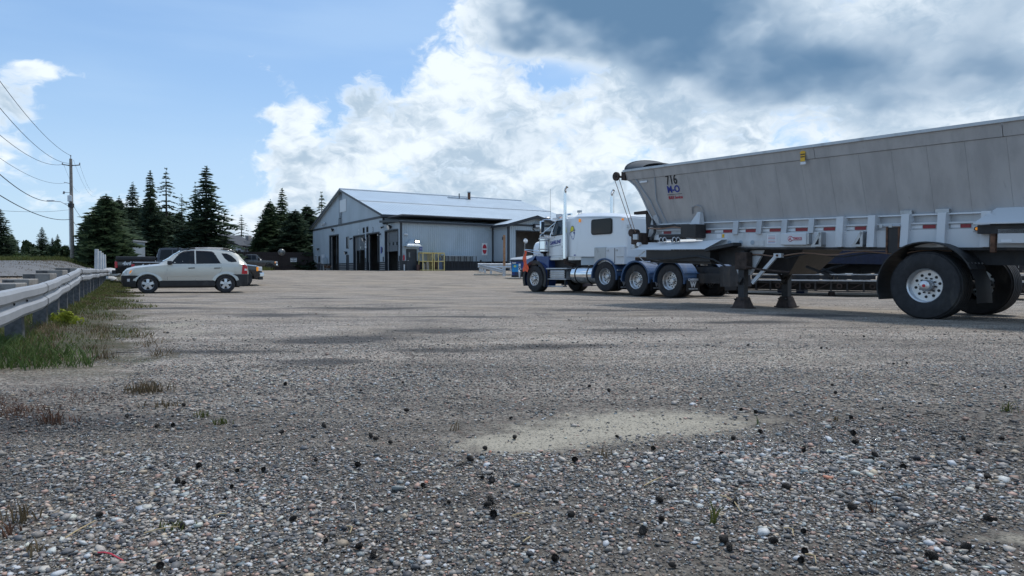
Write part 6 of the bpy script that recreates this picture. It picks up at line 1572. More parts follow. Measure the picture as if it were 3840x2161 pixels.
# running gear
for ua in (0.0, 2.25, 3.6):
    for near in (1, 0):
        wheel(tl, ua, .575, 0.0 if near else 2.5, .43, .575, .295, side=-1 if near else 1, dish=.13, blocks=False)
    MB().cyl((ua, .30, .575), (ua, 2.2, .575), .08, n=10).box(ua - .25, ua + .25, .55, .75, .40, .95).build('axle', 'greasy', tl)
    hb_ = MB().lathe([(.10, .10), (.10, .03), (.085, .0), (.05, -.015), (.0, -.015)], (ua, 0, .575), 'y', n=20).build('hub', 'rim', tl, smooth=40); MB().cyl((ua, -.022, .575), (ua, -.013, .575), .028, n=10).build('hub_cap', 'lamp_red', hb_)
    a_ = MB(); tt = [radians(200 - 178 * k / 22) for k in range(23)]
    def Q(r, t, y): return (ua + r * cos(t) * 1.04, y, .575 + r * sin(t))
    for t0, t1 in zip(tt, tt[1:]): a_.hexa([Q(.735, t0, -.05), Q(.755, t0, -.05), Q(.755, t0, .52), Q(.735, t0, .52), Q(.735, t1, -.05), Q(.755, t1, -.05), Q(.755, t1, .52), Q(.735, t1, .52)])
    wf = a_.build('wheel_guard', 'cladding', tl, smooth=40)
    if ua == 0:
        fr_ = []
        for i, (x, z) in enumerate([(.66, .93), (.72, .80), (.78, .66), (.80, .48), (.81, .30)]): fr_.append([(x, -.04, z), (x + .03, .22, z + .01), (x + .02, .50, z)])
        MB().grid(fr_).build('mud_flap', 'black', wf, smooth=50)
        for k in range(5): MB().cyl((.66 + .005 * k, -.02 + k * .12, .945), (.675 + .005 * k, -.02 + k * .12, .96), .014, n=6).build('flap_bolt', 'steel', wf)
sk(MB().box(-.6, UE, .5, .62, .95, 1.2)).build('suspension_rail', 'frame_black', tl); sk(MB().box(-.6, UE, 1.7, 1.82, .95, 1.2)).build('suspension_rail', 'frame_black', tl)
# rear side items: flap lid, lamp, valve plate, rusty ladder bracket
u0, _ = hp(3655, 838, .0)
sk(MB().hexa([(u0, -.06, 1.60), (u0 + 1.6, -.06, 1.60), (u0 + 1.6, .40, 1.86), (u0 + .16, .40, 1.86), (u0, -.06, 1.62), (u0 + 1.6, -.06, 1.62), (u0 + 1.6, .40, 1.88), (u0 + .16, .40, 1.88)])).build('flap_lid', 'trailer_white', tl)
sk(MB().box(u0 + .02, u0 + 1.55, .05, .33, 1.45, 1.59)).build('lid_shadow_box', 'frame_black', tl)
ul_, zl_ = hp(3675, 858, .18); lb = sk(MB().bbox(ul_ - .10, ul_ + .13, .16, .28, zl_ - .055, zl_ + .05, .01)).build('side_lamp', 'steel', tl)
sk(MB().prism(rrect(ul_ - .075, ul_ + .095, zl_ - .04, zl_ + .035, .035), 'y', .148, .1595)).build('lamp_seal', 'black', lb); sk(MB().prism(rrect(ul_ - .055, ul_ + .075, zl_ - .026, zl_ + .022, .023), 'y', .140, .1475)).build('lamp_lens', 'amber', lb)
u1, z1 = hp(3742, 862, .05); vp = sk(MB().box(u1, u1 + .9, .05, .08, 1.30, 1.52)).build('valve_plate', 'trailer_white', tl)
sk(MB().box(u1 + .05, u1 + .19, .044, .0495, 1.315, 1.355)).build('notice', 'white_tape', vp); sk(MB().bbox(u1 - .10, u1 - .03, .03, .12, 1.15, 1.45, .01)).build('rusty_valve', 'rust', tl)
u0, _ = hp(3330, 880, .2)
sk(MB().box(u0 - .02, u0 + .21, .20, .279, 1.13, 1.60)).build('latch_recess', 'greasy', tl); sk(MB().box(u0 - .03, u0 + .0, .18, .199, 1.12, 1.60).box(u0 + .18, u0 + .21, .18, .199, 1.12, 1.60)).build('latch_guide', 'rust', tl)
sk(MB().cyl((u0 - .14, .2, 1.615), (u0 + .22, .2, 1.615), .022, n=8).cyl((u0 - .12, .2, 1.59), (u0 - .12, .2, 1.64), .04, n=8).cyl((u0 + .05, .2, 1.59), (u0 + .05, .2, 1.64), .04, n=8)).build('latch_bar', 'steel', tl)
# ------------------------------------------------------------------ guardrail beside the road
LZ = lambda d: .66 + .24 * sstep(0, 11, d)          # height of the rail top along it
gr = empty('guardrail', (0, 0, 0), 0, 'white painted steel guardrail on dark timber posts along the verge', 'guardrail')
def rp(d, off=0.0): 
    p = RAIL0 + RAILD * d - RAILN * off; return p.x, p.y
WPROF = [(.01, .0), (.045, -.010), (.064, -.040), (.064, -.108), (.018, -.146), (.018, -.164), (.064, -.202), (.064, -.270), (.045, -.300), (.01, -.31)]
d = -2.6; seg = 0
while d < 33.5:
    L = 3.9; rows_ = []
    for k in range(7):
        dd = d + (L + .12) * k / 6; row = []
        bend = .02 * sin(dd * 1.1) + .012 * sin(dd * 2.7)
        for o, z in WPROF:
            x, y = rp(dd, .11 + o + bend + .006 * (seg % 2)); row.append((x, y, LZ(dd) + z + .01 * sin(dd * .9)))
        rows_.append(row)
    inner = [[(p[0] + RAILN.x * .004, p[1] + RAILN.y * .004, p[2]) for p in r] for r in rows_]
    g = MB().grid(rows_); g.grid(inner); ro = g.build('rail_beam', 'rail_paint', gr, smooth=22)
    x, y = rp(d + L, .10); jl = MB()
    jl.tube([(rp(d + L + .10, .115 + o)[0], rp(d + L + .10, .115 + o)[1], LZ(d + L) + z) for o, z in WPROF], .006, n=4); jl.build('rail_joint', 'black', ro)
    for k in range(4):
        dd = d + .5 + k * .95; x, y = rp(dd, .125); q = MB().cyl((x, y, LZ(dd) - .155), (x - RAILN.x * .015, y - RAILN.y * .015, LZ(dd) - .155), .012, n=6).build('rail_bolt', 'black', ro)
    d += L; seg += 1
ds = [-2.2, 0, 2.4, 4.25, 6.1] + [6.1 + 1.9 * k for k in range(1, 15)]
for d in ds:
    x, y = rp(d, 0); zb = gz(x, y) - .15; zt = LZ(d) + random.uniform(-.10, -.05)
    o = MB().bbox(-.08, .08, -.09, .09, 0, zt - zb, .012).build('post', 'post_wood', gr)
    o.location = (x, y, zb); o.rotation_euler = (random.uniform(-.02, .02), random.uniform(-.02, .02), atan2(RAILD.y, RAILD.x) + pi / 2 + random.uniform(-.05, .05))
x, y = rp(33.6, .06); o = MB().cyl((x, y, LZ(33) - .32), (x, y, LZ(33) + .0), .10, n=10).build('end_terminal', 'galv', gr)
# concrete blocks behind it
for i, (pl_, pr_, pt, Y) in enumerate(((-40, 60, 1063, 11.5), (14, 112, 1047, 13.5), (86, 192, 1026, 17), (134, 238, 1013, 21), (208, 330, 1004.5, 26))):
    a = at(pl_, pt, Y); b = at(pr_, pt, Y + .4); w_ = (b - a).length; z0 = gz((a.x + b.x) / 2, Y) - .1
    r = empty('concrete_block', ((a.x + b.x) / 2, Y + .3, z0), .35, ['weathered concrete block behind the guardrail, nearest the photo edge', 'weathered concrete block behind the guardrail, second from the photo edge', 'weathered concrete block behind the guardrail, middle of the five', 'weathered concrete block behind the guardrail, fourth from the photo edge', 'weathered concrete block behind the guardrail, nearest the utility pole'][i], 'block', 'concrete blocks behind the guardrail')
    MB().bbox(-w_ / 2, w_ / 2, -.3, .3, 0, a.z - z0, .02).build('block_body', 'concrete', r)
    MB().bbox(-w_ / 2 + .02, -w_ * .05, -.33, -.301, .05, a.z - z0 - .02, .005).build('dark_face', 'post_wood', r)  # darker plate over the left part of the block front
# white marker posts and boulders at the end of the rail
wl = ['leftmost and tallest of four white wooden posts beyond the guardrail end', 'second from left of four white wooden posts beyond the guardrail end', 'third from left of four white wooden posts beyond the guardrail end', 'rightmost and shortest of four white wooden posts beyond the guardrail end']
for i, (xc, wpx, pt, Y) in enumerate(((358.5, 11, 935, 38), (371.5, 11, 942, 41), (383.5, 9.5, 949, 44.5), (393, 8.5, 955, 48))):
    a = at(xc, pt, Y); z0 = gz(a.x, Y) - .1; wd = wpx / F * Y
    o = MB().bbox(-wd / 2, wd / 2, -.08, .08, 0, a.z - z0, .012).build('white_post', 'white_post', None); o.location = (a.x, Y, z0); o.rotation_euler = (.0, random.uniform(-.03, .03), .3); setp(o, wl[i], 'post', 'white posts beyond the guardrail')
def rock(px_, py_, Y, w_, h_, label, seed, name='boulder', cat='boulder', group=None, mt='boulder'):
    r = random.Random(seed); bm = bmesh.new(); bmesh.ops.create_icosphere(bm, subdivisions=2, radius=1)
    for v in bm.verts:
        k = 1 + r.uniform(-.14, .14); v.co = Vector((v.co.x * w_ / 2 * k, v.co.y * w_ / 2.6 * k, v.co.z * h_ / 2 * k))
    me = bpy.data.meshes.new(name); bm.to_mesh(me); bm.free(); smooth_me(me, 50)
    a = at(px_, py_, Y); o = link(name, me, mt); o.location = (a.x, Y, gz(a.x, Y) + h_ * .3); return setp(o, label, cat, group)
rock(415, 1010, 46, 1.7, .75, 'pale flat topped boulder by the tail of the black pickups', 3)
rock(408, 1028, 38, .9, .35, 'small low pale rock just below the flat topped boulder', 5)
# ------------------------------------------------------------------ utility pole and wires
PY = 62.0; pb = at(272, 1004, PY); pt_ = at(268, 596, PY); zb = gz(pb.x, PY)
po = empty('utility_pole', (pb.x, PY, zb - .3), 0, 'tall wooden utility pole with street lamp arm and transformer', 'utility pole')
H = pt_.z - zb + .3
MB().cyl((0, 0, 0), (0, 0, H), .185, .12, n=14).build('pole_shaft', 'pole_wood', po, smooth=50)
MB().box(-.16, -.06, -.16, -.05, 1.5, 6.0).build('cable_guard', 'galv', po)
def pz(py): return at(270, py, PY).z - zb + .3
MB().cyl((0, 0, H), (0, 0, H + .25), .035, n=8).cyl((0, 0, H + .25), (0, 0, H + .34), .05, n=8).build('top_insulator', 'insul', po)
ca_ = MB().tube([(-.80, 0, pz(617)), (-.3, 0, pz(620)), (0, 0, pz(620)), (.35, 0, pz(621)), (.85, 0, pz(619))], .045, n=6).tube([(-.4, 0, pz(620)), (0, 0, pz(624))], .02, n=5).tube([(.4, 0, pz(620)), (0, 0, pz(624))], .02, n=5).build('crossarm', 'post_wood', po)
for xx in (-.78, .82): MB().cyl((xx, 0, pz(618)), (xx, 0, pz(618) + .18), .05, n=8).build('insulator', 'insul', ca_)
MB().tube([(-.65, 0, pz(684)), (-.3, 0, pz(687)), (0, 0, pz(690))], .03, n=5).build('bracket', 'insul', po); MB().tube([(-.75, 0, pz(722)), (0, 0, pz(723))], .025, n=5).build('bracket', 'insul', po)
MB().cyl((-.72, 0, pz(728)), (-.66, 0, pz(718)), .08, n=8).build('fuse', 'insul', po)
MB().cyl((.06, -.3, pz(757)), (.06, -.3, pz(736)), .20, n=14).cyl((.06, -.3, pz(736)), (.06, -.3, pz(733)), .20, .08, n=14).build('transformer', 'galv', po, smooth=40); MB().box(-.1, .25, -.35, .0, pz(779), pz(764)).build('junction_box', 'frame_black', po)
la = MB().tube([(0, 0, pz(779)), (-.4, 0, pz(770)), (-1.0, 0, pz(757)), (-1.6, 0, pz(755)), (-1.95, 0, pz(754))], .035, n=6).build('lamp_arm', 'galv', po); MB().bbox(-2.25, -1.6, -.10, .10, pz(756), pz(751), .03).build('lamp_head', 'galv', la)
MB().tube([(-.95, 0, pz(758)), (-.7, 0, pz(764)), (-.3, 0, pz(763))], .02, n=5).build('lamp_brace', 'galv', la)
def wire(name, p0, p1, sag, r, label, n=18):
    P0, P1 = Vector(p0), Vector(p1); pts = []
    for k in range(n + 1):
        t = k / n; p = P0.lerp(P1, t); p.z -= sag * 4 * t * (1 - t); pts.append(p)
    o = MB().tube(pts, r * .7, n=5).build(name, 'wire', None); return setp(o, label, 'wire', 'overhead wires at the pole')
def P62(px_, py_): return at(px_, py_, PY)
wires = [((267, 585), (-260, -80), 24, 1.0, .022, 'uppermost overhead wire leaving the pole top towards the left edge'),
         ((262, 613), (-260, 60), 22, 1.2, .022, 'overhead wire from the left end of the upper crossarm, crossing the top one'),
         ((236, 617), (-260, 250), 24, 1.1, .022, 'overhead wire from the crossarm tip running below the top two'),
         ((243, 687), (-260, 385), 24, .9, .016, 'thin overhead wire from the middle bracket to the left edge'),
         ((194, 755), (-260, 390), 22, .9, .035, 'thick cable meeting the street lamp arm from the left'),
         ((268, 822), (-260, 545), 24, .9, .035, 'lowest thick cable reaching the pole below the lamp'),
         ((266, 786), (-260, 762), 30, .3, .015, 'nearly level thin wire below the lamp arm')]
for a, b, Yb, sag, r_, lb in wires: wire('overhead_wire', P62(*a), at(b[0], b[1], Yb), sag, r_, lb)
for (a, b, Yb, sag, r_, lb) in (((275, 600), (360, 735), 118, 1.2, .012, 'thin wire running from the pole top down behind the spruces'), ((300, 620), (352, 720), 118, .8, .012, 'thin wire from the right crossarm end down behind the spruces'), ((274, 770), (345, 830), 118, .8, .025, 'cable falling from below the lamp to the spruce edge'), ((275, 830), (330, 880), 110, .5, .025, 'lowest cable slanting right from the pole into the spruces'), ((240, 620), (300, 720), 118, .8, .012, 'thin wire from the left crossarm end passing behind the pole')):
    wire('overhead_wire', P62(*a), at(b[0], b[1], Yb), sag, r_, lb)

# ------------------------------------------------------------------ board fence with sign and mirror
FA = Vector((-51.5, 84.0)); FB = Vector((-27.95, 93.6))
fd = (FB - FA); FLN = fd.length; fd.normalize()
fz = [gz(*(FA + fd * (FLN * k / 20))) for k in range(21)]
fe = empty('board_fence', (FA.x, FA.y, 0), atan2(fd.y, fd.x), 'dark brown board fence between the spruces and the workshop', 'fence')
nb = 110; bwid = FLN / nb
bm_ = None
for k in range(nb):
    p = FA + fd * (bwid * (k + .5)); z0 = gz(p.x, p.y) - .05
    if bm_ is None: bm_ = MB().box(-bwid / 2 + .006, bwid / 2 - .006, 0, .025, 0, 2.55).mesh('board'); bm_.materials.append(M('fence_wood'))
    o = bpy.data.objects.new('board', bm_); COL.objects.link(o); o.parent = fe; o.location = (bwid * (k + .5), -.012 * (k % 2), z0 + random.uniform(-.02, .02))
for k in range(12):
    p = FA + fd * (FLN * k / 11); MB().box(FLN * k / 11 - .06, FLN * k / 11 + .06, .05, .17, gz(p.x, p.y), gz(p.x, p.y) + 2.4).build('post', 'fence_wood', fe)
for zz in (.5, 2.1): 
    z0 = gz(FA.x, FA.y); z1 = gz(FB.x, FB.y); MB().hexa([(0, .026, z0 + zz), (FLN, .026, z1 + zz), (FLN, .05, z1 + zz), (0, .05, z0 + zz), (0, .026, z0 + zz + .1), (FLN, .026, z1 + zz + .1), (FLN, .05, z1 + zz + .1), (0, .05, z0 + zz + .1)]).build('fence_rail', 'fence_wood', fe)
def onfence(px_, py_, off=0.0):
    d = ray(px_, py_); n2 = Vector((-fd.y, fd.x)); p0 = FA - n2 * off; t = (p0.x * n2.x + p0.y * n2.y) / (d.x * n2.x + d.y * n2.y)
    return Vector((d.x * t, d.y * t, CAMZ + d.z * t))
a = onfence(1089, 983, .06); b = onfence(1113, 968, .06); wd = Vector((b.x - a.x, b.y - a.y)).length
sg = empty('fence_sign', a, atan2(fd.y, fd.x), 'small white sign with dark lettering on the brown fence', 'sign')
MB().bbox(0, wd, -.02, .0, 0, b.z - a.z, .006).build('sign_plate', 'sign_white', sg)
MB().box(-.03, wd + .03, .002, .02, -.03, b.z - a.z + .03).build('sign_back', 'black', sg)
hh = b.z - a.z
text('sign_lettering', 'SHIPPING', 'ink_black', sg, (wd * .5, -.024, hh * .80), (1, 0, 0), (0, 0, 1), .16, bold=.004)
text('sign_lettering', '&', 'ink_black', sg, (wd * .5, -.024, hh * .57), (1, 0, 0), (0, 0, 1), .13, bold=.004)
text('sign_lettering', 'RECEIVING', 'ink_black', sg, (wd * .5, -.024, hh * .36), (1, 0, 0), (0, 0, 1), .16, bold=.004)
MB().box(wd * .32, wd * .66, -.024, -.021, hh * .10, hh * .17).build('sign_arrow', 'ink_black', sg)
a = onfence(1056, 946, .25); cm = empty('convex_mirror', (a.x, a.y, gz(a.x, a.y)), atan2(fd.y, fd.x), 'round grey convex mirror on a post above the brown fence', 'mirror')
rr = .44; MB().lathe([(rr, .0), (rr * .98, -.04), (rr * .8, -.13), (rr * .5, -.20), (rr * .2, -.23), (.001, -.235)], (0, 0, a.z - gz(a.x, a.y)), 'y', n=28).build('mirror_dome', 'mirror_dome', cm, smooth=60)
MB().lathe([(rr + .03, .02), (rr + .03, -.03), (rr, -.035), (rr, .02)], (0, 0, a.z - gz(a.x, a.y)), 'y', n=28, closed=True).build('mirror_rim', 'interior_pale', cm, smooth=40); MB().cyl((0, .08, 0), (0, .08, a.z - gz(a.x, a.y) + .1), .04, n=8).build('mirror_post', 'frame_black', cm)

# ------------------------------------------------------------------ house behind the fence
HY = 112.0
def hx(px_, Y=HY): return at(px_, 1000, Y).x
def hz_(py_, Y=HY): return at(1000, py_, Y).z
ho = empty('white_house', (hx(860), HY, gz(-40, 100)), -.12, 'white clapboard house with dark roofs showing above the brown fence', 'house')
z0h = ho.location.z
def lx(px_): return (hx(px_) - hx(860))
def lzz(py_): return hz_(py_) - z0h
# left gabled wing (gable to us) and right wing with ridge across
gL, gR, gP = lx(700), lx(908), lx(806)
MB().box(gL + .6, gR - .6, 0, 8, 0, lzz(921)).build('wall', 'house_white', ho)
MB().add([(gL + .2, -.05, lzz(921)), (gR - .2, -.05, lzz(921)), (gP, -.05, lzz(884)), (gL + .2, .1, lzz(921)), (gR - .2, .1, lzz(921)), (gP, .1, lzz(884))], [(0, 1, 2), (3, 5, 4), (0, 3, 4, 1), (1, 4, 5, 2), (2, 5, 3, 0)]).build('gable', 'fascia', ho)
for s_, xe in ((-1, gL), (1, gR)):
    MB().hexa([(xe, -.6, lzz(923)), (gP, -.6, lzz(880)), (gP, 8, lzz(880)), (xe, 8, lzz(923)), (xe, -.6, lzz(920)), (gP, -.6, lzz(876)), (gP, 8, lzz(876)), (xe, 8, lzz(920))]).build('roof', 'house_roof', ho)
xr0, xr1 = lx(905), lx(1010)
MB().box(xr0, xr1, 2.2, 8, 0, lzz(925)).build('wall', 'house_white', ho)
MB().hexa([(lx(880), 1.6, lzz(926)), (xr1 + 1, 1.6, lzz(926)), (xr1 + 1, 5.2, lzz(893)), (lx(876), 5.2, lzz(893)), (lx(880), 1.6, lzz(922)), (xr1 + 1, 1.6, lzz(922)), (xr1 + 1, 5.2, lzz(890)), (lx(876), 5.2, lzz(890))]).build('roof', 'house_roof', ho)
for zz in np.arange(.3, lzz(925), .24): MB().box(gL + .62, gR - .62, -.02, -.002, zz, zz + .21).build('clapboard', 'house_white', ho); MB().box(xr0 + .02, xr1, 2.18, 2.198, zz, zz + .21).build('clapboard', 'house_white', ho)
wn = MB().box(lx(866), lx(890), -.08, -.022, lzz(946), lzz(928)).build('window', 'white_trim', ho); MB().box(lx(868), lx(878), -.09, -.081, lzz(944), lzz(930)).build('pane', 'glass_sky', wn); MB().box(lx(879), lx(888), -.09, -.081, lzz(944), lzz(930)).build('pane', 'glass_sky', wn)
wn = MB().box(lx(908), lx(917), 2.12, 2.178, lzz(942), lzz(933)).build('window', 'glass_dark', ho)
MB().box(lx(870), lx(883), 4.5, 5.6, lzz(895), lzz(878)).build('chimney', 'concrete', ho)
MB().box(lx(898), lx(906), -.3, -.03, lzz(951), lzz(938)).build('porch_box', 'fascia', ho)
# small grey shed by the spruces
SY = 66; sx0 = at(445, 1000, SY).x; sx1 = at(496, 1000, SY).x; sz0 = gz(sx1, SY)
sd_ = empty('grey_shed', (sx0, SY, sz0), .05, 'small blue grey metal shed with sloping roof beside the broad spruce', 'shed')
wS = sx1 - sx0; h1 = at(496, 905, SY).z - sz0; h0 = at(445, 917, SY).z - sz0
MB().hexa([(0, 0, 0), (wS, 0, 0), (wS, 2.5, 0), (0, 2.5, 0), (0, 0, h0), (wS, 0, h1), (wS, 2.5, h1), (0, 2.5, h0)]).build('wall', 'shed_metal', sd_)
MB().hexa([(-.2, -.2, h0 - .02), (wS + .15, -.2, h1 + .0), (wS + .15, 2.7, h1 + .0), (-.2, 2.7, h0 - .02), (-.2, -.2, h0 + .08), (wS + .15, -.2, h1 + .12), (wS + .15, 2.7, h1 + .12), (-.2, 2.7, h0 + .08)]).build('roof', 'galv', sd_)
MB().box(wS - .14, wS + .03, -.03, -.002, 0, h1 - .02).build('corner_trim', 'galv', sd_)

# ------------------------------------------------------------------ yard things before bay five
def yard(px_, py_): p = gpt(px_, py_); return p
# short slanting guardrail
a = at(1802, 1005, 61); b = at(1886, 1035, 47.5)
g2 = empty('crash_barrier', (0, 0, 0), 0, 'short bent galvanised barrier slanting down before bay five', 'guardrail')
A = at(1800, 991, 61); B = at(1886, 1010, 47.5)
dirv = (B - A); lat2 = Vector((-dirv.y, dirv.x, 0)).normalized()
rows_ = []
for k in range(5):
    c = A.lerp(B, k / 4); rows_.append([c - lat2 * o + Vector((0, 0, z)) for o, z in WPROF])
MB().grid(rows_).build('rail_beam', 'galv', g2, smooth=50)
for t in (.08, .22, .5, .99):
    c = A.lerp(B, t) + lat2 * .08; z0 = gz(c.x, c.y) - .1; MB().box(c.x - .09, c.x + .09, c.y - .09, c.y + .09, z0, c.z - .05).build('post', 'galv', g2)
g3 = empty('crash_barrier', (0, 0, 0), 0, 'straight galvanised barrier running along the bay five skirt', 'guardrail')
A = at(1792, 988, 63); B = at(1925, 989, 63.5); rows_ = []
for k in range(4):
    c = A.lerp(B, k / 3); rows_.append([c - Vector((0, o, 0)) * 1.0 + Vector((0, 0, z * 1.4)) for o, z in WPROF])
MB().grid(rows_).build('rail_beam', 'galv', g3, smooth=50)
for t in (.06, .36, .7, .95):
    c = A.lerp(B, t); MB().box(c.x - .09, c.x + .09, c.y + .03, c.y + .2, gz(c.x, c.y) - .1, c.z - .06).build('post', 'galv', g3)
# wooden post with a lamp disc
c = at(1891, 1030, 48); z0 = gz(c.x, c.y); hp_ = at(1891, 882, 48).z - z0
wp = empty('timber_post', (c.x, c.y, z0), 0, 'tall orange brown timber post at the end of the slanting barrier', 'post')
MB().bbox(-.085, .085, -.07, .07, -.1, hp_, .012).build('post_shaft', 'wood_orange', wp); MB().cyl((-.09, -.02, hp_ - .22), (-.16, -.02, hp_ - .22), .13, n=14).build('reflector', 'trim_dark', wp); MB().bbox(-.10, .10, -.12, -.071, -.1, .75, .01).build('steel_sleeve', 'galv', wp)
# blue dumpster
DY = 44; dl = at(1917, 1040, DY); drr = at(1995, 1040, DY); z0 = gz(dl.x, DY)
du = empty('blue_dumpster', (dl.x, DY, z0), -.06, 'blue steel waste container with poster, half hidden by the tractor wing', 'dumpster')
wD = drr.x - dl.x; tz = at(1917, 975, DY).z - z0
MB().hexa([(.05, 0, .2), (wD, 0, .2), (wD, 1.3, .2), (.05, 1.3, .2), (-.03, -.05, tz), (wD, -.05, tz), (wD, 1.4, tz), (-.03, 1.4, tz)]).build('bin_body', 'dumpster_blue', du)
MB().bbox(-.08, wD + .05, -.10, -.03, tz - .10, tz - .02, .01).build('bin_rim', 'trim_dark', du)
MB().hexa([(-.08, -.08, tz + .002), (wD, -.08, tz + .002), (wD, 1.4, tz + .30), (-.08, 1.4, tz + .12), (-.08, -.08, tz + .03), (wD, -.08, tz + .05), (wD, 1.4, tz + .34), (-.08, 1.4, tz + .15)]).build('lid', 'lid', du)
MB().box(.02, wD, -.02, 1.2, .0, .199).build('skid', 'frame_black', du)
k = F / DY
pos = MB().box(.06, .06 + 24 / k, -.062, -.058, .42, .42 + 29 / k).map(lambda x, y, z: (x, y - (z - .2) * .03 + .01, z)).build('poster', 'poster_blue', du)
MB().prism([(.06 + 11 / k + 5 / k * cos(a), .42 + 21 / k + 4.2 / k * sin(a)) for a in np.linspace(0, 2 * pi, 14)[:-1]], 'y', -.085, -.079).build('poster_sun', 'poster_yellow', pos)
text('lettering', 'F600', 'ink_white', du, (.19, -.088, .42 + 33 / k), (1, 0, 0), (0, 0, 1), .13, bold=.006)
MB().box(.50, .50 + 7 / k, -.085, -.079, .78, .78 + 10 / k).build('notice', 'sign_white', du)
MB().lathe([(3.2 / k, -.002), (5.2 / k, -.002), (5.2 / k, .002), (3.2 / k, .002)], (.56, -.08, .63), 'y', n=16, closed=True).build('round_decal', 'sign_white', du)
# pale slabs on the ground before the dumpster
p = gpt(1955, 1046); o = MB().bbox(-.95, .9, -.25, .25, 0, .09, .03).build('concrete_slab', 'wood_pale', None); o.location = (p.x, p.y, p.z); o.rotation_euler = (0, 0, -.15); setp(o, 'pale broken concrete slab lying before the blue dumpster', 'slab')
p = gpt(1850, 1033); o = MB().bbox(-1.5, 1.5, -.1, .1, 0, .12, .02).build('timber_sleeper', 'wood_pale', None); o.location = (p.x, p.y, p.z); o.rotation_euler = (0, 0, -.12); setp(o, 'pale timber sleeper lying beneath the slanting barrier', 'timber')

# ------------------------------------------------------------------ equipment behind the hopper trailer
LA = Vector((.80, -.60, 0)).normalized(); LO = Vector((7.0, 24.3, 0))
lo_ = empty('lowbed_trailer', LO, frame_rz(LA), 'long black lowbed equipment trailer lying behind the hopper trailer legs', 'trailer')
LL = 12.0
MB().hexa([(.0, 0, .17), (1.2, 0, .17), (1.2, 2.4, .17), (.0, 2.4, .17), (.0, 0, .34), (1.2, 0, .54), (1.2, 2.4, .54), (.0, 2.4, .34)]).build('ramp_end', 'frame_black', lo_)
MB().cyl((.78, -.012, .27), (.78, .0, .27), .035, n=10).build('marker_lamp', 'lamp_red', lo_)
MB().box(1.2, LL, 0, .06, .50, .545).build('deck_edge', 'galv', lo_); MB().box(1.2, LL, 0, .06, .15, .19).build('lower_chord', 'frame_black', lo_); MB().box(1.5, LL, .3, .36, .70, .735).build('upper_rail', 'galv', lo_)
MB().box(1.2, LL, .065, 2.4, .42, .499).build('deck', 'frame_black', lo_); MB().box(1.2, LL, .5, .6, .19, .42).build('inner_beam', 'greasy', lo_)
for k in range(22):
    x = 1.35 + k * .48; MB().box(x, x + .05, .01, .05, .19, .50).build('truss_post', 'frame_black', lo_)
    if k % 2 == 0: MB().lathe([(.05, .0), (.09, .0), (.09, .03), (.05, .03)], (x + .27, .03, .34), 'y', n=14, closed=True).build('tie_ring', 'dark_rust', lo_)
    else: MB().tube([(x + .06, .03, .20), (x + .44, .03, .42)], .015, n=5).build('truss_brace', 'dark_rust', lo_)
for k in range(7): MB().box(1.6 + k * 1.4, 2.7 + k * 1.4, .32, .34, .56, .69).build('rail_panel', 'frame_black', lo_); MB().box(1.5 + k * 1.4, 1.56 + k * 1.4, .30, .36, .545, .70).build('rail_stanchion', 'frame_black', lo_)
for x in (4.2, 6.0): MB().cyl((x, .4, -.02), (x, .4, .16), .13, .09, n=10).build('support_jack', 'dark_rust', lo_)
MB().box(7.9, 8.3, -.02, .0, .20, .29).build('red_lamp', 'rust', lo_)
for x in (.9, ): wheel(lo_, x, .42, .6, .3, .42, .24, side=-1, dish=.1)
# navy bulk trailer further back
NA = Vector((.75, -.66, 0)).normalized(); NO = Vector((8.2, 27.3, 0))
nv = empty('navy_trailer', NO, frame_rz(NA), 'dark navy bulk trailer half seen beneath the hopper trailer frame', 'trailer')
MB().hexa([(1.6, .0, 1.18), (9.5, 0, .98), (9.5, 2.4, .98), (1.6, 2.4, 1.18), (.6, -.05, 2.9), (9.5, -.05, 2.9), (9.5, 2.45, 2.9), (.6, 2.45, 2.9)]).build('body', 'navy', nv)
MB().add([(4.25, -.08, 1.32), (4.55, -.08, 1.02 + .60), (4.85, -.08, 1.32), (4.55, -.08, 1.02)], [(0, 1, 2, 3)]).map(lambda x, y, z: (x * .8 + .0, y, z * .8 + .40)).map(lambda x, y, z: (x + .66, y, z)).build('placard', 'white_tape', nv)
for x in (2.6, 3.3): MB().box(x, x + .3, .1, .5, .0, 1.5).build('landing_leg', 'navy', nv)
MB().box(2.2, 9.5, .9, 1.5, .75, 1.1).build('chassis', 'greasy', nv)
MB().bbox(2.1, 2.5, -.1, .3, 1.05, 1.45, .03).build('control_box', 'greasy', nv)
for k in range(5): MB().cyl((4.4 + k * .9, .3, .62), (4.4 + k * .9, 2.0, .62), .16, n=10).build('air_tank', 'greasy', nv)
for p in ([(3.6, .1, 1.2), (5.0, .1, .55)], [(3.4, .1, .55), (5.2, .1, 1.15)], [(5.6, .1, .55), (7.0, .1, 1.1)]): MB().tube(p, .05, n=6).build('frame_brace', 'frame_black', nv)
for x in (7.4, 8.7): wheel(nv, x, .52, .0, .3, .52, .29, side=-1, dish=.1)
for (px_, py_, Y, w_, h_, mt_, nm, lb) in ((2990, 990, 34, .75, .6, 'cream', 'cream_tank', 'rust stained cream tank glimpsed under the trailer, left one'), (3035, 995, 35, .85, .55, 'cream', 'cream_tank', 'rust stained cream tank glimpsed under the trailer, right one')):
    a = at(px_, py_, Y); z0 = gz(a.x, Y); r = empty(nm, (a.x, Y, z0), 0, lb, 'tank', 'cream tanks under the trailer')
    MB().bbox(-w_ / 2, w_ / 2, -.3, .3, .55, a.z - z0 + h_, .08).build('tank_shell', mt_, r, smooth=40); MB().box(-w_ / 2, w_ / 2, -.25, .25, .0, .55).build('tank_stand', 'dark_rust', r)
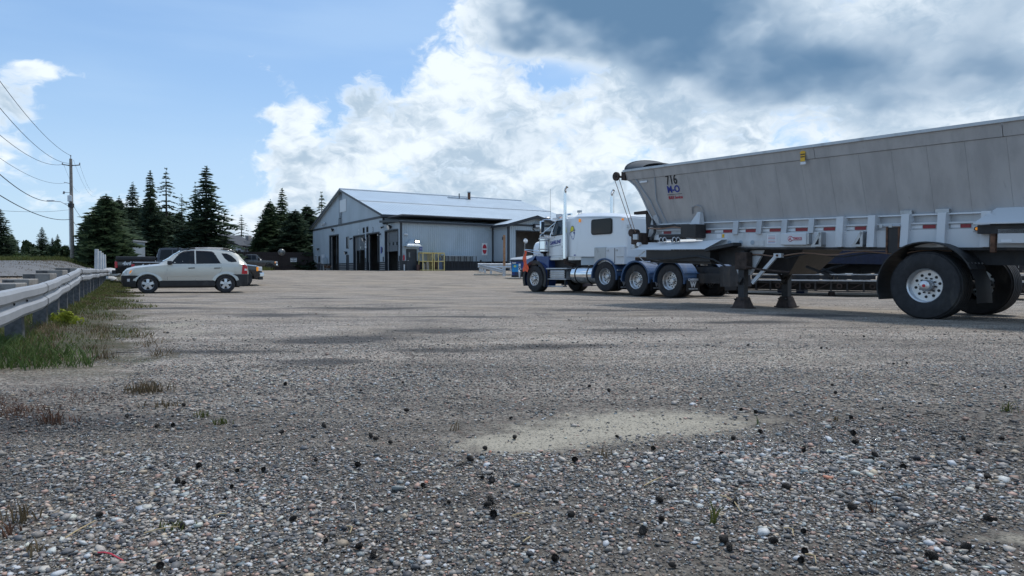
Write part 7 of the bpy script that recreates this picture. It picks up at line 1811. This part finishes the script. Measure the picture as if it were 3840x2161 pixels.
# pallets / white racks further back
for i, (px_, Y, lb) in enumerate(((3130, 38, 'white pipe rack glimpsed under the navy trailer, left one'), (3195, 38.5, 'white pipe rack glimpsed under the navy trailer, right one'))):
    a = at(px_, 1000, Y); z0 = gz(a.x, Y); r = empty('pipe_rack', (a.x, Y, z0), 0, lb, 'rack', 'white pipe racks')
    for zz in (.45, .75, 1.05): MB().box(-.6, .6, -.3, .3, zz, zz + .10).build('shelf_beam', 'white_tape', r)
    for x in (-.5, .5): MB().box(x - .05, x + .05, -.3, .3, 0, .449).build('rack_leg', 'frame_black', r)
# IBC tote with wire cage
a = at(2627, 990, 40); z0 = gz(a.x, 40); ib = empty('ibc_tote', (a.x, 40, z0), .2, 'white plastic tote in a wire cage behind the tractor frame', 'tote')
hb = at(2627, 968, 40).z - z0; MB().bbox(-.48, .48, -.48, .48, .15, hb, .06).build('tank', 'ibc', ib, smooth=40); MB().box(-.55, .55, -.5, .5, 0, .149).build('pallet', 'wood_pale', ib)
for k in range(6): MB().cyl((-.5 + k * .2, -.51, .15), (-.5 + k * .2, -.51, hb + .02), .012, n=5).build('cage_bar', 'steel', ib)
for k in range(4): MB().cyl((-.52, -.515, .3 + k * .27), (.52, -.515, .3 + k * .27), .012, n=5).build('cage_bar', 'steel', ib)
a = at(2626, 975, 39); o = MB().bbox(-.05, .05, -.05, .05, 0, at(2626, 961, 39).z - gz(a.x, 39), .01).build('timber_stake', 'wood_orange', None); o.location = (a.x, 39, gz(a.x, 39)); setp(o, 'brown timber stake standing before the white caged tote', 'stake')
# yard fence far right with hedge trees behind
YA = Vector((12.5, 75)); YB = Vector((46, 58))
yd = YB - YA; YL = yd.length; yd.normalize()
yf = empty('yard_fence', (YA.x, YA.y, 0), atan2(yd.y, yd.x), 'dark brown yard fence seen beneath the hopper trailer', 'fence')
nb2 = 120; bw2 = YL / nb2; me2 = MB().box(-bw2 / 2 + .01, bw2 / 2 - .01, 0, .03, 0, 2.6).mesh('board'); me2.materials.append(M('fence_wood'))
for k in range(nb2):
    p = YA + yd * bw2 * (k + .5); o = bpy.data.objects.new('board', me2); COL.objects.link(o); o.parent = yf; o.location = (bw2 * (k + .5), -.012 * (k % 2), gz(p.x, p.y) - .05)
MB().cyl((0, -.05, gz(YA.x, YA.y) + 2.62), (YL, -.05, gz(YB.x, YB.y) + 2.62), .04, n=6).build('top_pipe', 'galv', yf)
# ------------------------------------------------------------------ trees
def conifer_mesh(name, seed, H=10.0, R=2.6, dens=1.0, base=.04, shape=.85, droop=.35, tri=1.0, gap=0.0, clump=1.0):
    r = np.random.default_rng(seed)
    V, Fc = [], []
    nlev = int(50 * dens)
    for i in range(nlev):
        t = base + (1 - base) * ((i + r.uniform(0, .8)) / nlev); z = t * H
        if gap and r.uniform() < gap * (1 - t): continue
        L0 = R * (max(0, 1 - t) ** shape) * (1.0 if t > base + .10 else .75 + 2.2 * (t - base)) + .06
        nb_ = max(4, int(9 * (1 - t * .45)))
        a0 = r.uniform(0, 2 * pi)
        for k in range(nb_):
            A = a0 + 2 * pi * k / nb_ + r.normal(0, .22); L = L0 * r.uniform(.62, 1.18) * (1 + .26 * math.sin(2 * A + t * 5 + seed) + .16 * math.sin(3 * A - t * 11 + seed * 2))
            if gap and r.uniform() < gap * .5: continue
            d = np.array([cos(A), sin(A), 0]); side = np.array([-sin(A), cos(A), 0])
            ns = max(3, int(3 + L * 4.2 * tri))
            for j in range(ns):
                s_ = (j + r.uniform(.2, 1.0)) / ns
                p = d * L * s_; zz = z - droop * L * s_ ** 1.3 + .16 * L * max(0, s_ - .7) * 1.2
                wl = (.16 + .26 * L * (1 - s_ * .7)) * clump * r.uniform(.7, 1.25)
                for sg in (-1, 1):
                    tip = p + d * wl * r.uniform(.35, .9) + side * sg * wl * r.uniform(.5, 1.0); dz = r.uniform(-.34, .02) * wl
                    bw_ = wl * r.uniform(.22, .36)
                    q0 = p + np.array([0, 0, zz]); q1 = q0 + d * bw_ + np.array([0, 0, r.uniform(-.06, .04)]); q2 = tip + np.array([0, 0, zz + dz])
                    q3 = q0 - d * bw_ * .4 + side * sg * bw_ * .5 + np.array([0, 0, -r.uniform(.25, .7) * wl])
                    n0 = len(V); V += [q0, q1, q2, q3]; Fc += [(n0, n0 + 1, n0 + 2), (n0, n0 + 2, n0 + 3)]
    # leader
    for k in range(14):
        A = r.uniform(0, 2 * pi); z = H * r.uniform(.955, 1.03); l = .05 * H * .35
        n0 = len(V); V += [np.array([0, 0, z]), np.array([cos(A) * l * .6, sin(A) * l * .6, z + l * .3]), np.array([cos(A) * l * .3, sin(A) * l * .3, z - l * .7])]; Fc += [(n0, n0 + 1, n0 + 2)]
    return fastmesh(name, np.array(V), np.array(Fc))
def trunk_mesh(name, H, r0, limbs=10, R=1.5, seed=0, top=.97):
    rr_ = random.Random(seed); m_ = MB().cyl((0, 0, -.4), (0, 0, H * top), r0, r0 * .12, n=8)
    for k in range(limbs):
        z = H * (.08 + .8 * k / limbs); A = rr_.uniform(0, 6.28); L = R * (1 - z / H) * .8
        m_.cyl((0, 0, z), (cos(A) * L, sin(A) * L, z - .25 * L), r0 * .22, r0 * .05, n=4, cap=False)
    return m_.mesh(name)
CM = {}
for nm, kw in dict(dense=dict(seed=1, R=2.9, dens=1.25, shape=.72, clump=1.25), broad=dict(seed=2, R=3.6, dens=1.15, shape=.62, clump=1.35), narrow=dict(seed=3, R=1.75, dens=1.1, shape=.75), tall=dict(seed=4, R=2.1, dens=1.0, shape=.9, gap=.12, droop=.45), sparse=dict(seed=5, R=1.55, dens=.72, shape=.7, gap=.3, droop=.5, clump=.75), thin=dict(seed=6, R=1.0, dens=.7, shape=.6, gap=.35, clump=.7)).items():
    CM[nm] = (conifer_mesh('crown_' + nm, **kw), trunk_mesh('trunk_' + nm, 10, .16, 14, kw['R'], kw['seed']))
MATCACHE = {}
def conifer(kind, px_, ptop, Y, wf, mt, label, rz=0.0, name='spruce_tree', group='conifers around the yard'):
    a = at(px_, ptop, Y); z0 = gz(a.x, Y); h = (a.z - z0) / 10.15
    r = empty(name, (a.x, Y, z0 - .1), rz, label, 'tree', group)
    cm, tm = CM[kind]
    key = (kind, mt)
    if key not in MATCACHE:
        c = cm.copy(); c.materials.clear(); c.materials.append(M(mt)); MATCACHE[key] = c
    if not tm.materials: tm.materials.append(M('bark'))
    for n_, me in (('trunk', tm), ('crown', MATCACHE[key])):
        o = bpy.data.objects.new(n_, me); COL.objects.link(o); o.parent = r
    r.scale = (h * wf * 1.28, h * wf * 1.28, h)
    return r
T_ = [('broad', 398, 722, 60, 1.0, 'needle_mid', 'broad low spruce nearest the utility pole, its foot by the white posts'),
      ('dense', 378, 738, 63, .95, 'needle_dark', 'darker spruce merging with the back of the broad spruce by the pole'),
      ('dense', 330, 800, 66, .9, 'needle_dark', 'low leftmost spruce of the clump right of the utility pole'),
      ('dense', 446, 735, 74, .85, 'needle_dark', 'round shouldered spruce second in the clump right of the pole'),
      ('narrow', 497, 683, 78, 1.0, 'needle_dark', 'slim dense spruce with a pointed top left of the clump middle'),
      ('tall', 562, 635, 80, .92, 'needle_dark', 'tall ragged spruce in the middle of the left clump'),
      ('sparse', 622, 633, 82, 1.1, 'needle_dark', 'tall see-through spruce with bare branches, right of the ragged one'),
      ('thin', 681, 728, 84, 1.1, 'needle_dark', 'small thin spruce top between the see-through spruce and the tallest one'),
      ('sparse', 733, 685, 84, .85, 'needle_dark', 'half dead brownish spruce touching the tallest one'),
      ('tall', 772, 618, 82, 1.35, 'needle_dark', 'tallest and widest spruce of the left clump beside the house'),
      ('broad', 535, 772, 84, 1.0, 'needle_dark', 'low dark spruce filling the clump below the slim one'),
      ('broad', 605, 785, 86, 1.1, 'needle_dark', 'low dark spruce filling the clump below the see-through one'),
      ('broad', 672, 790, 88, 1.1, 'needle_dark', 'low dark spruce left of the tallest spruce'),
      ('broad', 478, 770, 82, 1.1, 'needle_dark', 'low dark spruce below the slim pointed one'),
      ('broad', 516, 768, 90, 1.0, 'needle_dark', 'dark filler spruce behind the slim pointed one'),
      ('broad', 572, 775, 92, 1.1, 'needle_dark', 'dark filler spruce behind the tall ragged one'),
      ('broad', 640, 792, 92, 1.1, 'needle_dark', 'dark filler spruce behind the see-through one'),
      ('broad', 712, 820, 92, 1.1, 'needle_dark', 'dark filler spruce behind the half dead one'),
      ('broad', 430, 752, 80, 1.0, 'needle_dark', 'dark filler spruce behind the broad spruce by the pole'),
      ('broad', 1085, 790, 103, 1.1, 'needle_dark', 'dark filler spruce right of the tall pointed one by the house'),
      ('broad', 1038, 800, 103, 1.0, 'needle_mid', 'dark filler spruce between the two spruces right of the house'),
      ('sparse', 905, 808, 124, 1.35, 'needle_dark', 'open crowned conifer standing behind the house roof'),
      ('dense', 1012, 748, 98, 1.0, 'needle_mid', 'spruce just right of the house with a forked top'),
      ('tall', 1057, 702, 100, 1.0, 'needle_mid', 'tall pointed spruce right of the house, highest of that clump'),
      ('broad', 1108, 782, 97, 1.15, 'needle_dark', 'broad dark spruce behind the fence sign'),
      ('broad', 1150, 765, 100, 1.1, 'needle_dark', 'broad dark spruce touching the workshop gable'),
      ('sparse', 1206, 722, 112, 1.15, 'needle_light', 'lighter green open conifer rising behind the workshop roof edge'),
      ('dense', 975, 830, 97, .75, 'needle_mid', 'short spruce with low boughs before the house wall'),
      ('tall', 2, 780, 72, 1.35, 'needle_dark', 'dark spruce cut by the left photo edge'),
      ('dense', 44, 872, 76, .8, 'needle_dark', 'low spruce beside the one at the left photo edge'),
      ('tall', 157, 848, 84, 1.15, 'needle_dark', 'pointed spruce standing alone left of the utility pole'),
      ('narrow', 196, 888, 84, 1.0, 'needle_dark', 'slim short spruce right of the lone pointed one'),
      ('tall', 216, 876, 90, 1.0, 'needle_mid', 'thin topped spruce nearest the pole on its left')]
for i, (k, px_, pt, Y, wf, mt_, lb) in enumerate(T_): conifer(k, px_, pt, Y, wf, mt_, lb, rz=i * 1.7)
# broadleaf bushes
def bush_mesh(name, seed, n=2600, leaf=.16):
    r = np.random.default_rng(seed); C = r.normal(0, .55, (26, 3)); C[:, 2] = np.abs(C[:, 2]) * .9
    R = r.uniform(.28, .55, 26)
    ci = r.integers(0, 26, n); d = r.normal(0, 1, (n, 3)); d /= np.linalg.norm(d, axis=1)[:, None]
    P = C[ci] + d * (R[ci] * r.uniform(.55, 1.1, n))[:, None]
    u = r.normal(0, 1, (n, 3)); u /= np.linalg.norm(u, axis=1)[:, None]; v = np.cross(u, d); v /= np.linalg.norm(v, axis=1)[:, None] + 1e-6
    s = leaf * r.uniform(.6, 1.4, n)[:, None]
    Vv = np.stack([P + u * s, P + v * s * .6, P - u * s, P - v * s * .6], 1).reshape(-1, 3); Vv[:, 2] = np.maximum(Vv[:, 2], -.1)
    return fastmesh(name, Vv, np.arange(n * 4).reshape(-1, 4))
BMs = [bush_mesh('bush_a', 1), bush_mesh('bush_b', 2)]
stem = MB().cyl((0, 0, -.3), (0, 0, .8), .06, .02, n=6).cyl((0, 0, .3), (.4, .1, .9), .03, .01, n=5).cyl((0, 0, .3), (-.35, .15, .9), .03, .01, n=5).mesh('stems'); stem.materials.append(M('bark'))
BC = {}
def bush(px_, ptop, Y, wpx, mt_, label, k=0, name='bush', group='broadleaf bushes'):
    a = at(px_, ptop, Y); z0 = gz(a.x, Y); h = (a.z - z0) / 1.35; w_ = wpx / F * Y / 2.3
    r = empty(name, (a.x, Y, z0 - .05), k * 1.3, label, 'bush', group)
    if (k % 2, mt_) not in BC: c = BMs[k % 2].copy(); c.materials.append(M(mt_)); BC[(k % 2, mt_)] = c
    for n_, me in (('stems', stem), ('foliage', BC[(k % 2, mt_)])): o = bpy.data.objects.new(n_, me); COL.objects.link(o); o.parent = r
    r.scale = (w_, w_, h); return r
Bs = [(98, 908, 80, 120, 'leaf_dark', 'rounded dark bush left of the lone pointed spruce'), (60, 945, 74, 130, 'leaf_mid', 'low bush at the far road edge near the left photo edge'), (130, 930, 78, 130, 'leaf_dark', 'dark bush below the lone pointed spruce'), (200, 925, 80, 120, 'leaf_dark', 'dark bush just left of the utility pole foot'), (255, 915, 82, 80, 'leaf_dark', 'bush right behind the utility pole'), (8, 955, 72, 70, 'leaf_mid', 'bush at the road edge cut by the left photo edge'), (250, 985, 58, 90, 'grass_dry', 'low brownish bush around the utility pole foot'), (90, 985, 66, 150, 'leaf_mid', 'low green bush fringe by the road, left of middle'), (20, 982, 64, 120, 'leaf_mid', 'low green bush fringe by the road at the left photo edge'), (290, 960, 70, 70, 'leaf_dark', 'bush between utility pole and broad spruce'),
      (2418, 924, 95, 120, 'leaf_mid', 'rounded green tree top over the yard fence between sleeper and trailer'), (2360, 934, 96, 120, 'leaf_mid', 'lower green tree top left of the rounded one, behind the sleeper'), (2500, 936, 96, 120, 'leaf_mid', 'green tree top behind the trailer apron'), (2600, 940, 96, 140, 'leaf_dark', 'dark tree top behind the trailer coupler'),
      (1188, 800, 108, 90, 'leaf_dark', 'dark leafy tree squeezed behind the workshop gable edge')]
for i, (px_, pt, Y, wpx, mt_, lb) in enumerate(Bs): bush(px_, pt, Y, wpx, mt_, lb, i, group='broadleaf bushes')
# far woods behind everything
r = np.random.default_rng(5); VV_, FF_ = [], []
bmv = []
n_t = 420
for i in range(n_t):
    ang = r.uniform(-62, 62); Y = r.uniform(170, 300); x = math.tan(radians(ang)) * Y
    if -30 < ang < -1: Y += 60
    h = r.uniform(5, 11) if ang < 0 else r.uniform(3, 7); w_ = h * r.uniform(.16, .3); z0 = gz(x, Y) - .3
    nseg = 60
    t = r.uniform(0, 1, nseg); A = r.uniform(0, 2 * pi, nseg); rad = w_ * (1 - t) ** .8 + .2
    P = np.stack([x + np.cos(A) * rad * r.uniform(.3, 1, nseg), Y + np.sin(A) * rad, z0 + t * h], -1); s = h * .09 * r.uniform(.6, 1.4, nseg)
    u = np.stack([np.cos(A + 1.2) * s, np.sin(A + 1.2) * s, -s * .5], -1); v = np.stack([np.zeros(nseg), np.zeros(nseg), s * .9], -1)
    n0 = sum(len(q) for q in VV_); VV_.append(np.stack([P + u, P + v, P - u, P - v * .8], 1).reshape(-1, 3)); FF_.append(np.arange(nseg * 4).reshape(-1, 4) + n0)
fw = link('far_woods', fastmesh('far_woods', np.concatenate(VV_), np.concatenate(FF_)), 'leaf_dark'); setp(fw, 'far off belt of dark woods along the horizon', 'woods', kind='stuff')
# ------------------------------------------------------------------ verge grass, tufts, cones, litter
def blades(P, h, lean, width, seed, curve=.5):
    """P (n,3) roots, h (n,) heights: two-segment blades"""
    r = np.random.default_rng(seed); n = len(P); A = r.uniform(0, 2 * pi, n); B = r.uniform(0, 2 * pi, n)
    d = np.stack([np.cos(A), np.sin(A), np.zeros(n)], -1) * (h * lean * r.uniform(.2, 1.3, n))[:, None]
    s = np.stack([np.cos(B), np.sin(B), np.zeros(n)], -1) * (width * r.uniform(.6, 1.3, n))[:, None]
    up = np.stack([np.zeros(n), np.zeros(n), h], -1)
    m1 = P + up * .55 + d * .35; tip = P + up * r.uniform(.8, 1.0, n)[:, None] + d
    V = np.stack([P - s, P + s, m1 + s * .75, m1 - s * .75, tip], 1).reshape(-1, 3)
    k = np.arange(n)[:, None] * 5
    Ft = np.concatenate([k + np.array([[0, 1, 2]]), k + np.array([[0, 2, 3]]), k + np.array([[3, 2, 4]])])
    return V, Ft
def rootz(x, y): return np.array([gz(a, b) for a, b in zip(x, y)])
def stuff_blades(name, specs, mt_, label):
    VV_, FF_ = [], []; off = 0
    for V, Ft in specs: VV_.append(V); FF_.append(Ft + off); off += len(V)
    o = link(name, fastmesh(name, np.concatenate(VV_), np.concatenate(FF_)), mt_); return setp(o, label, 'grass', kind='stuff')
r = np.random.default_rng(21)
def along(n, d0, d1, q0, q1, pw=1.0):
    d = r.uniform(d0, d1, n); q = q0 + (q1 - q0) * r.uniform(0, 1, n) ** pw
    x = RAIL0.x + RAILD.x * d - RAILN.x * q; y = RAIL0.y + RAILD.y * d - RAILN.y * q
    return x, y, d, q
specs_g, specs_d, specs_f = [], [], []
# green band at the posts; thins out towards the yard
x, y, d, q = along(60000, -1.5, 34, -1.2, 1.7); lim = 1.05 + .35 * np.sin(d * 1.7) + .35 * np.sin(d * .73 + 1) + r.normal(0, .12, len(x)); k = (q < lim * np.where(d < 3.5, .75, 1)) & (r.uniform(0, 1, len(x)) < np.where(q < .3, .95, .55))
x, y, d, q = x[k], y[k], d[k], q[k]; sel = (np.sin(x * 2.3 + y) * np.sin(y * 1.9 - x * .7) + r.normal(0, .35, len(x))) > .38
P = np.stack([x, y, rootz(x, y)], -1); h = r.uniform(.025, .08, len(x)) * np.where(q < .25, 1.6, .8) * (1 + .02 * d)
wd_ = .0035 + .0005 * d; specs_g.append(blades(P[~sel], h[~sel], .8, wd_[~sel], 1)); specs_d.append(blades(P[sel], h[sel] * .8, .9, wd_[sel], 2))
# lush tuft at the near post
x, y, d, q = along(4200, -2.4, .5, -.9, .8); k = (q < .15 + .35 * np.sin(d * 5.1) * np.sin(d * 2.3 + 1) - .25 * d + r.normal(0, .10, len(x))) & (d < .1 + r.normal(0, .15, len(x))); x, y = x[k], y[k]; P = np.stack([x, y, rootz(x, y)], -1); specs_f.append(blades(P, r.uniform(.04, .17, len(x)), .9, .005, 3))
x, y, d, q = along(3400, -2.2, 2.2, .0, 1.5); k = (np.sin(x * 5.3 + 1) * np.sin(y * 4.1) + .6 * np.sin(x * 11 + y * 7) + r.normal(0, .4, len(x))) > .25 + .5 * q - .1 * d; x, y = x[k], y[k]; P = np.stack([x, y, rootz(x, y)], -1); specs_d.append(blades(P, r.uniform(.03, .11, len(x)), .9, .0035, 4))
# roadside grass far left
x, y, d, q = along(20000, 8, 60, -9, -2); k = (np.sin(x * .8) * np.sin(y * .6) + r.normal(0, .4, len(x))) > .2; x, y = x[k], y[k]; P = np.stack([x, y, rootz(x, y)], -1); specs_d.append(blades(P, r.uniform(.05, .2, len(x)), .7, .012, 5))
xg = r.uniform(-48, -27, 14000); yg = r.uniform(56, 76, 14000); P = np.stack([xg, yg, rootz(xg, yg)], -1); specs_g.append(blades(P, r.uniform(.2, .6, len(xg)), .6, .03, 6))
stuff_blades('verge_grass', specs_g, 'grass_green', 'short green grass growing along the guardrail posts')
stuff_blades('dry_grass', specs_d, 'grass_dry', 'dry brownish grass mixed into the guardrail verge')
stuff_blades('lush_grass', specs_f, 'grass_fresh', 'lush green grass around the nearest guardrail post')
# reddish low weeds at the left edge
x = r.normal(-3.02, .26, 3200); y = r.normal(3.85, .34, 3200); k = (np.sin(x * 9 + y * 3) * np.sin(y * 8 - x * 2) + r.normal(0, .5, 3200)) > .1; x, y = x[k], y[k]
P = np.stack([x, y, np.zeros(len(x))], -1); o = stuff_blades('reddish_weeds', [blades(P, r.uniform(.012, .055, len(x)), 1.1, .0016, 8)], 'weed_brown', 'reddish brown low weeds at the left photo edge'); o['category'] = 'weeds'
# single tufts one can count
def tuft(px_, py_, n, h, spread, mt_, label, name='grass_tuft', lean=.6, width=.003, seed=0):
    g = gpt(px_, py_); rr_ = np.random.default_rng(seed + 100)
    P = np.stack([rr_.normal(0, spread, n), rr_.normal(0, spread * .7, n), np.zeros(n)], -1)
    V, Ft = blades(P, rr_.uniform(h * .45, h, n), lean, width, seed)
    o = link(name, fastmesh(name, V, Ft), mt_); o.location = g; return setp(o, label, 'plant', 'single plants in the gravel')
TU = [(545, 1470, 170, .10, .075, 'grass_dry', 'largest dry straw tuft in the left gravel'), (610, 1525, 70, .05, .07, 'grass_dry', 'flat dry tuft just below the largest straw tuft'), (386, 1345, 60, .14, .05, 'grass_dry', 'upright dry tuft nearer the verge'), (385, 1190, 60, .05, .12, 'grass_fresh', 'small green sprout patch at the verge edge'), (330, 1310, 60, .07, .08, 'grass_dry', 'brown tuft at the front end of the verge'),
      (762, 1565, 34, .055, .02, 'grass_green', 'small green sprig left of the photo centre'), (830, 1592, 36, .05, .022, 'grass_green', 'green sprig right beside the other sprig'), (1705, 1615, 8, .085, .012, 'grass_dry', 'thin dry stalks at the edge of the pale dust'), (2836, 1600, 7, .085, .006, 'grass_fresh', 'thin bright green blade right of the pale dust'), (2672, 1965, 8, .105, .008, 'grass_green', 'tall thin green blade in the right foreground'), (3775, 1545, 26, .09, .025, 'grass_green', 'spiky green tuft near the right photo edge'), (2263, 1715, 12, .07, .014, 'grass_dry', 'tiny dry twig tuft below the pale dust'), (660, 1985, 30, .035, .03, 'grass_green', 'flat green sprig in the left foreground'), (70, 1960, 20, .10, .02, 'grass_dry', 'thin dark stalks at the left photo edge'), (40, 2010, 18, .08, .02, 'weed_brown', 'short brown stalks at the lower left'), (3135, 1580, 7, .04, .008, 'grass_dry', 'tiny dry sprout right of the green blade'), (3275, 1925, 5, .06, .006, 'weed_brown', 'single rusty curled leaf upright in the right foreground'), (200, 1590, 60, .10, .05, 'weed_brown', 'reddish feathery weed by the left gravel edge'), (135, 2080, 18, .05, .02, 'grass_dry', 'short dry tuft low in the left corner')]
for i, (px_, py_, n_, h_, s_, mt_, lb) in enumerate(TU): tuft(px_, py_, n_, h_, s_, mt_, lb, seed=i)
# yellow-leaved weed by the second post
g = gpt(250, 1215); me = bush_mesh('leaves', 9, n=260, leaf=.22); me.materials.append(M('leaf_yellow')); yw = empty('yellow_weed', g, 0, 'bright yellow green leafy weed by the second guardrail post', 'plant'); o = link('leaves', me, None, yw); o.scale = (.17, .12, .16)
MB().cyl((0, 0, -.01), (0, 0, .07), .006, n=5).build('stem', 'grass_green_stem' if 'grass_green_stem' in MATS else 'bark', yw)
# spruce cones lying on the gravel
def cone_mesh(seed):
    rr_ = random.Random(seed); m_ = MB(); L = .027; R = .0078
    prof = [(.001, 0), (.6, .12), (.95, .32), (1.0, .5), (.85, .72), (.5, .92), (.001, 1.0)]
    rows_ = [[(L * (t - .5), r_ * R * .86 * cos(2 * pi * k / 10), r_ * R * .86 * sin(2 * pi * k / 10)) for k in range(11)] for r_, t in prof]
    m_.grid(rows_)
    for i in range(9):
        t = .1 + .8 * i / 8; rr2 = R * (1 - (2 * t - 1) ** 4 * .75) * (1.0 if t < .8 else .85); nk = 7
        for k in range(nk):
            a = 2 * pi * (k + .5 * (i % 2)) / nk + rr_.uniform(-.1, .1); da = .42
            x = L * (t - .5)
            def Q(a_, r_, xx): return (xx, r_ * cos(a_), r_ * sin(a_))
            tip = rr_.uniform(1.12, 1.42)
            m_.add([Q(a - da, rr2 * .8, x - .0012), Q(a + da, rr2 * .8, x - .0012), Q(a + da * .7, rr2 * tip, x + .0028), Q(a - da * .7, rr2 * tip, x + .0028)], [(0, 1, 2, 3)])
    me = m_.mesh('spruce_cone'); me.materials.append(M('cone_scale')); return me
CMs = [cone_mesh(k) for k in range(3)]
CP = [(1477, 1410), (1510, 1440), (1525, 1548), (990, 1425), (1070, 1447), (1353, 1472), (1215, 1607), (1055, 1630), (648, 1602), (590, 1605), (690, 1527), (476, 1570), (1390, 1645), (1410, 1655), (1465, 1668), (1185, 1735), (1340, 1755), (890, 1775), (667, 1815), (690, 1822), (745, 1758), (870, 1833), (988, 1770), (372, 1945), (685, 1985), (1222, 2040), (1345, 2065), (1098, 1960), (1915, 1575), (1818, 1690), (1807, 1720), (1765, 1735), (1808, 1800), (1845, 1815), (1585, 1830), (1684, 1895), (1840, 1893), (1828, 1905), (2313, 1645), (2155, 1737), (2450, 1692), (2472, 1888), (2215, 1965), (2140, 1945), (2410, 2010), (2480, 1960), (2520, 2135), (1850, 1945), (2283, 1473), (3120, 1449), (3132, 1480), (2628, 1500), (2833, 1553), (2850, 1627), (3310, 1537), (3192, 1575), (3200, 1635), (3205, 1670), (2750, 1653), (2705, 1710), (3015, 1685), (3015, 1700), (3282, 1720), (3268, 1732), (3310, 1760), (3387, 1762), (3612, 1655), (3755, 1655), (3670, 1705), (3702, 1800), (3665, 1838), (2950, 1840), (2755, 1898), (3198, 1918), (3725, 1962), (3700, 1958), (3015, 2005), (2712, 2040), (2735, 2070), (2900, 2045), (3018, 2082), (3005, 2118), (3495, 2105), (3620, 2070), (3770, 1456), (2390, 1235), (2650, 1233), (2805, 1300), (3100, 1310), (3240, 1266), (3080, 1310), (1930, 1650), (2210, 1455), (3350, 1370), (3400, 1366), (2780, 1545), (1400, 2095), (600, 2140), (2080, 2110)]
rc = random.Random(4)
for i, (px_, py_) in enumerate(CP):
    g = gpt(px_, py_); o = bpy.data.objects.new('spruce_cone', CMs[i % 3]); COL.objects.link(o)
    s_ = rc.uniform(.7, 1.3); o.scale = (s_ * (1.0 if i % 5 else .7), s_, s_); o.location = (g.x, g.y, g.z + .0095 * s_ + .003); o.rotation_euler = (rc.uniform(0, 6), rc.uniform(-.35, .35) if i % 6 else 1.2, rc.uniform(0, 6.28))
    setp(o, 'small dark spruce cone lying on the gravel', 'cone', 'spruce cones on the gravel')
# straws, twigs, a red drinking straw
def stick(px0, py0, px1, py1, r_, mt_, name, label, cat, bend=.01, group=None):
    a = gpt(px0, py0); b = gpt(px1, py1); a.z += .008; b.z += .008; m_ = a.lerp(b, .5) + Vector((bend, 0, .008)); o = MB().tube([a, a.lerp(b, .25) + Vector((bend * .6, 0, .006)), m_, b], [r_, r_, r_, r_ * .6], n=6).build(name, mt_, None, smooth=60); return setp(o, label, cat, group)
stick(368, 2085, 462, 2114, .0024, 'red_straw', 'red_straw', 'thin red plastic strip lying in the left foreground', 'litter', .0)
for i, (a, b, c, d_, lb) in enumerate(((540, 2010, 690, 1985, 'pale yellow straw beside the flat green sprig'), (245, 2030, 358, 1962, 'long dry straw slanting in the left foreground'), (2415, 1830, 2485, 1795, 'pale straw at the right of the lower centre'), (1300, 1985, 1312, 2010, 'short pale straw near the bottom centre'), (1300, 1890, 1335, 1925, 'curled whitish stem left of the bottom centre'), (1920, 1945, 2000, 1940, 'level dry straw low in the middle foreground'), (2700, 1865, 2780, 1930, 'thin straw below the cones on the right'), (3020, 2090, 3060, 2125, 'short dry straw low on the right'), (2940, 1990, 2975, 2020, 'pale thin straw low in the right foreground'), (780, 1955, 850, 1935, 'thin pale stalk left of centre in the foreground'), (1960, 2045, 1985, 2025, 'short straw just above the bottom centre'))):
    stick(a, b, c, d_, .0022, 'straw' if i != 4 else 'bone', 'dry_straw', lb, 'straw', .012, 'dry straws on the gravel')
for i, (a, b, c, d_, lb) in enumerate(((3405, 2010, 3498, 1978, 'dark twig low in the right foreground'), (3320, 1872, 3400, 1878, 'dark flat twig right of centre on the gravel'), (3460, 1560, 3545, 1565, 'dark twig lying at the right middle distance'), (1710, 1755, 1775, 1752, 'brown flat twig below the pale dust'), (415, 1330, 520, 1325, 'thin dark twig at the left by the verge'))):
    stick(a, b, c, d_, .004, 'twig', 'twig', lb, 'twig', .01, 'twigs on the gravel')
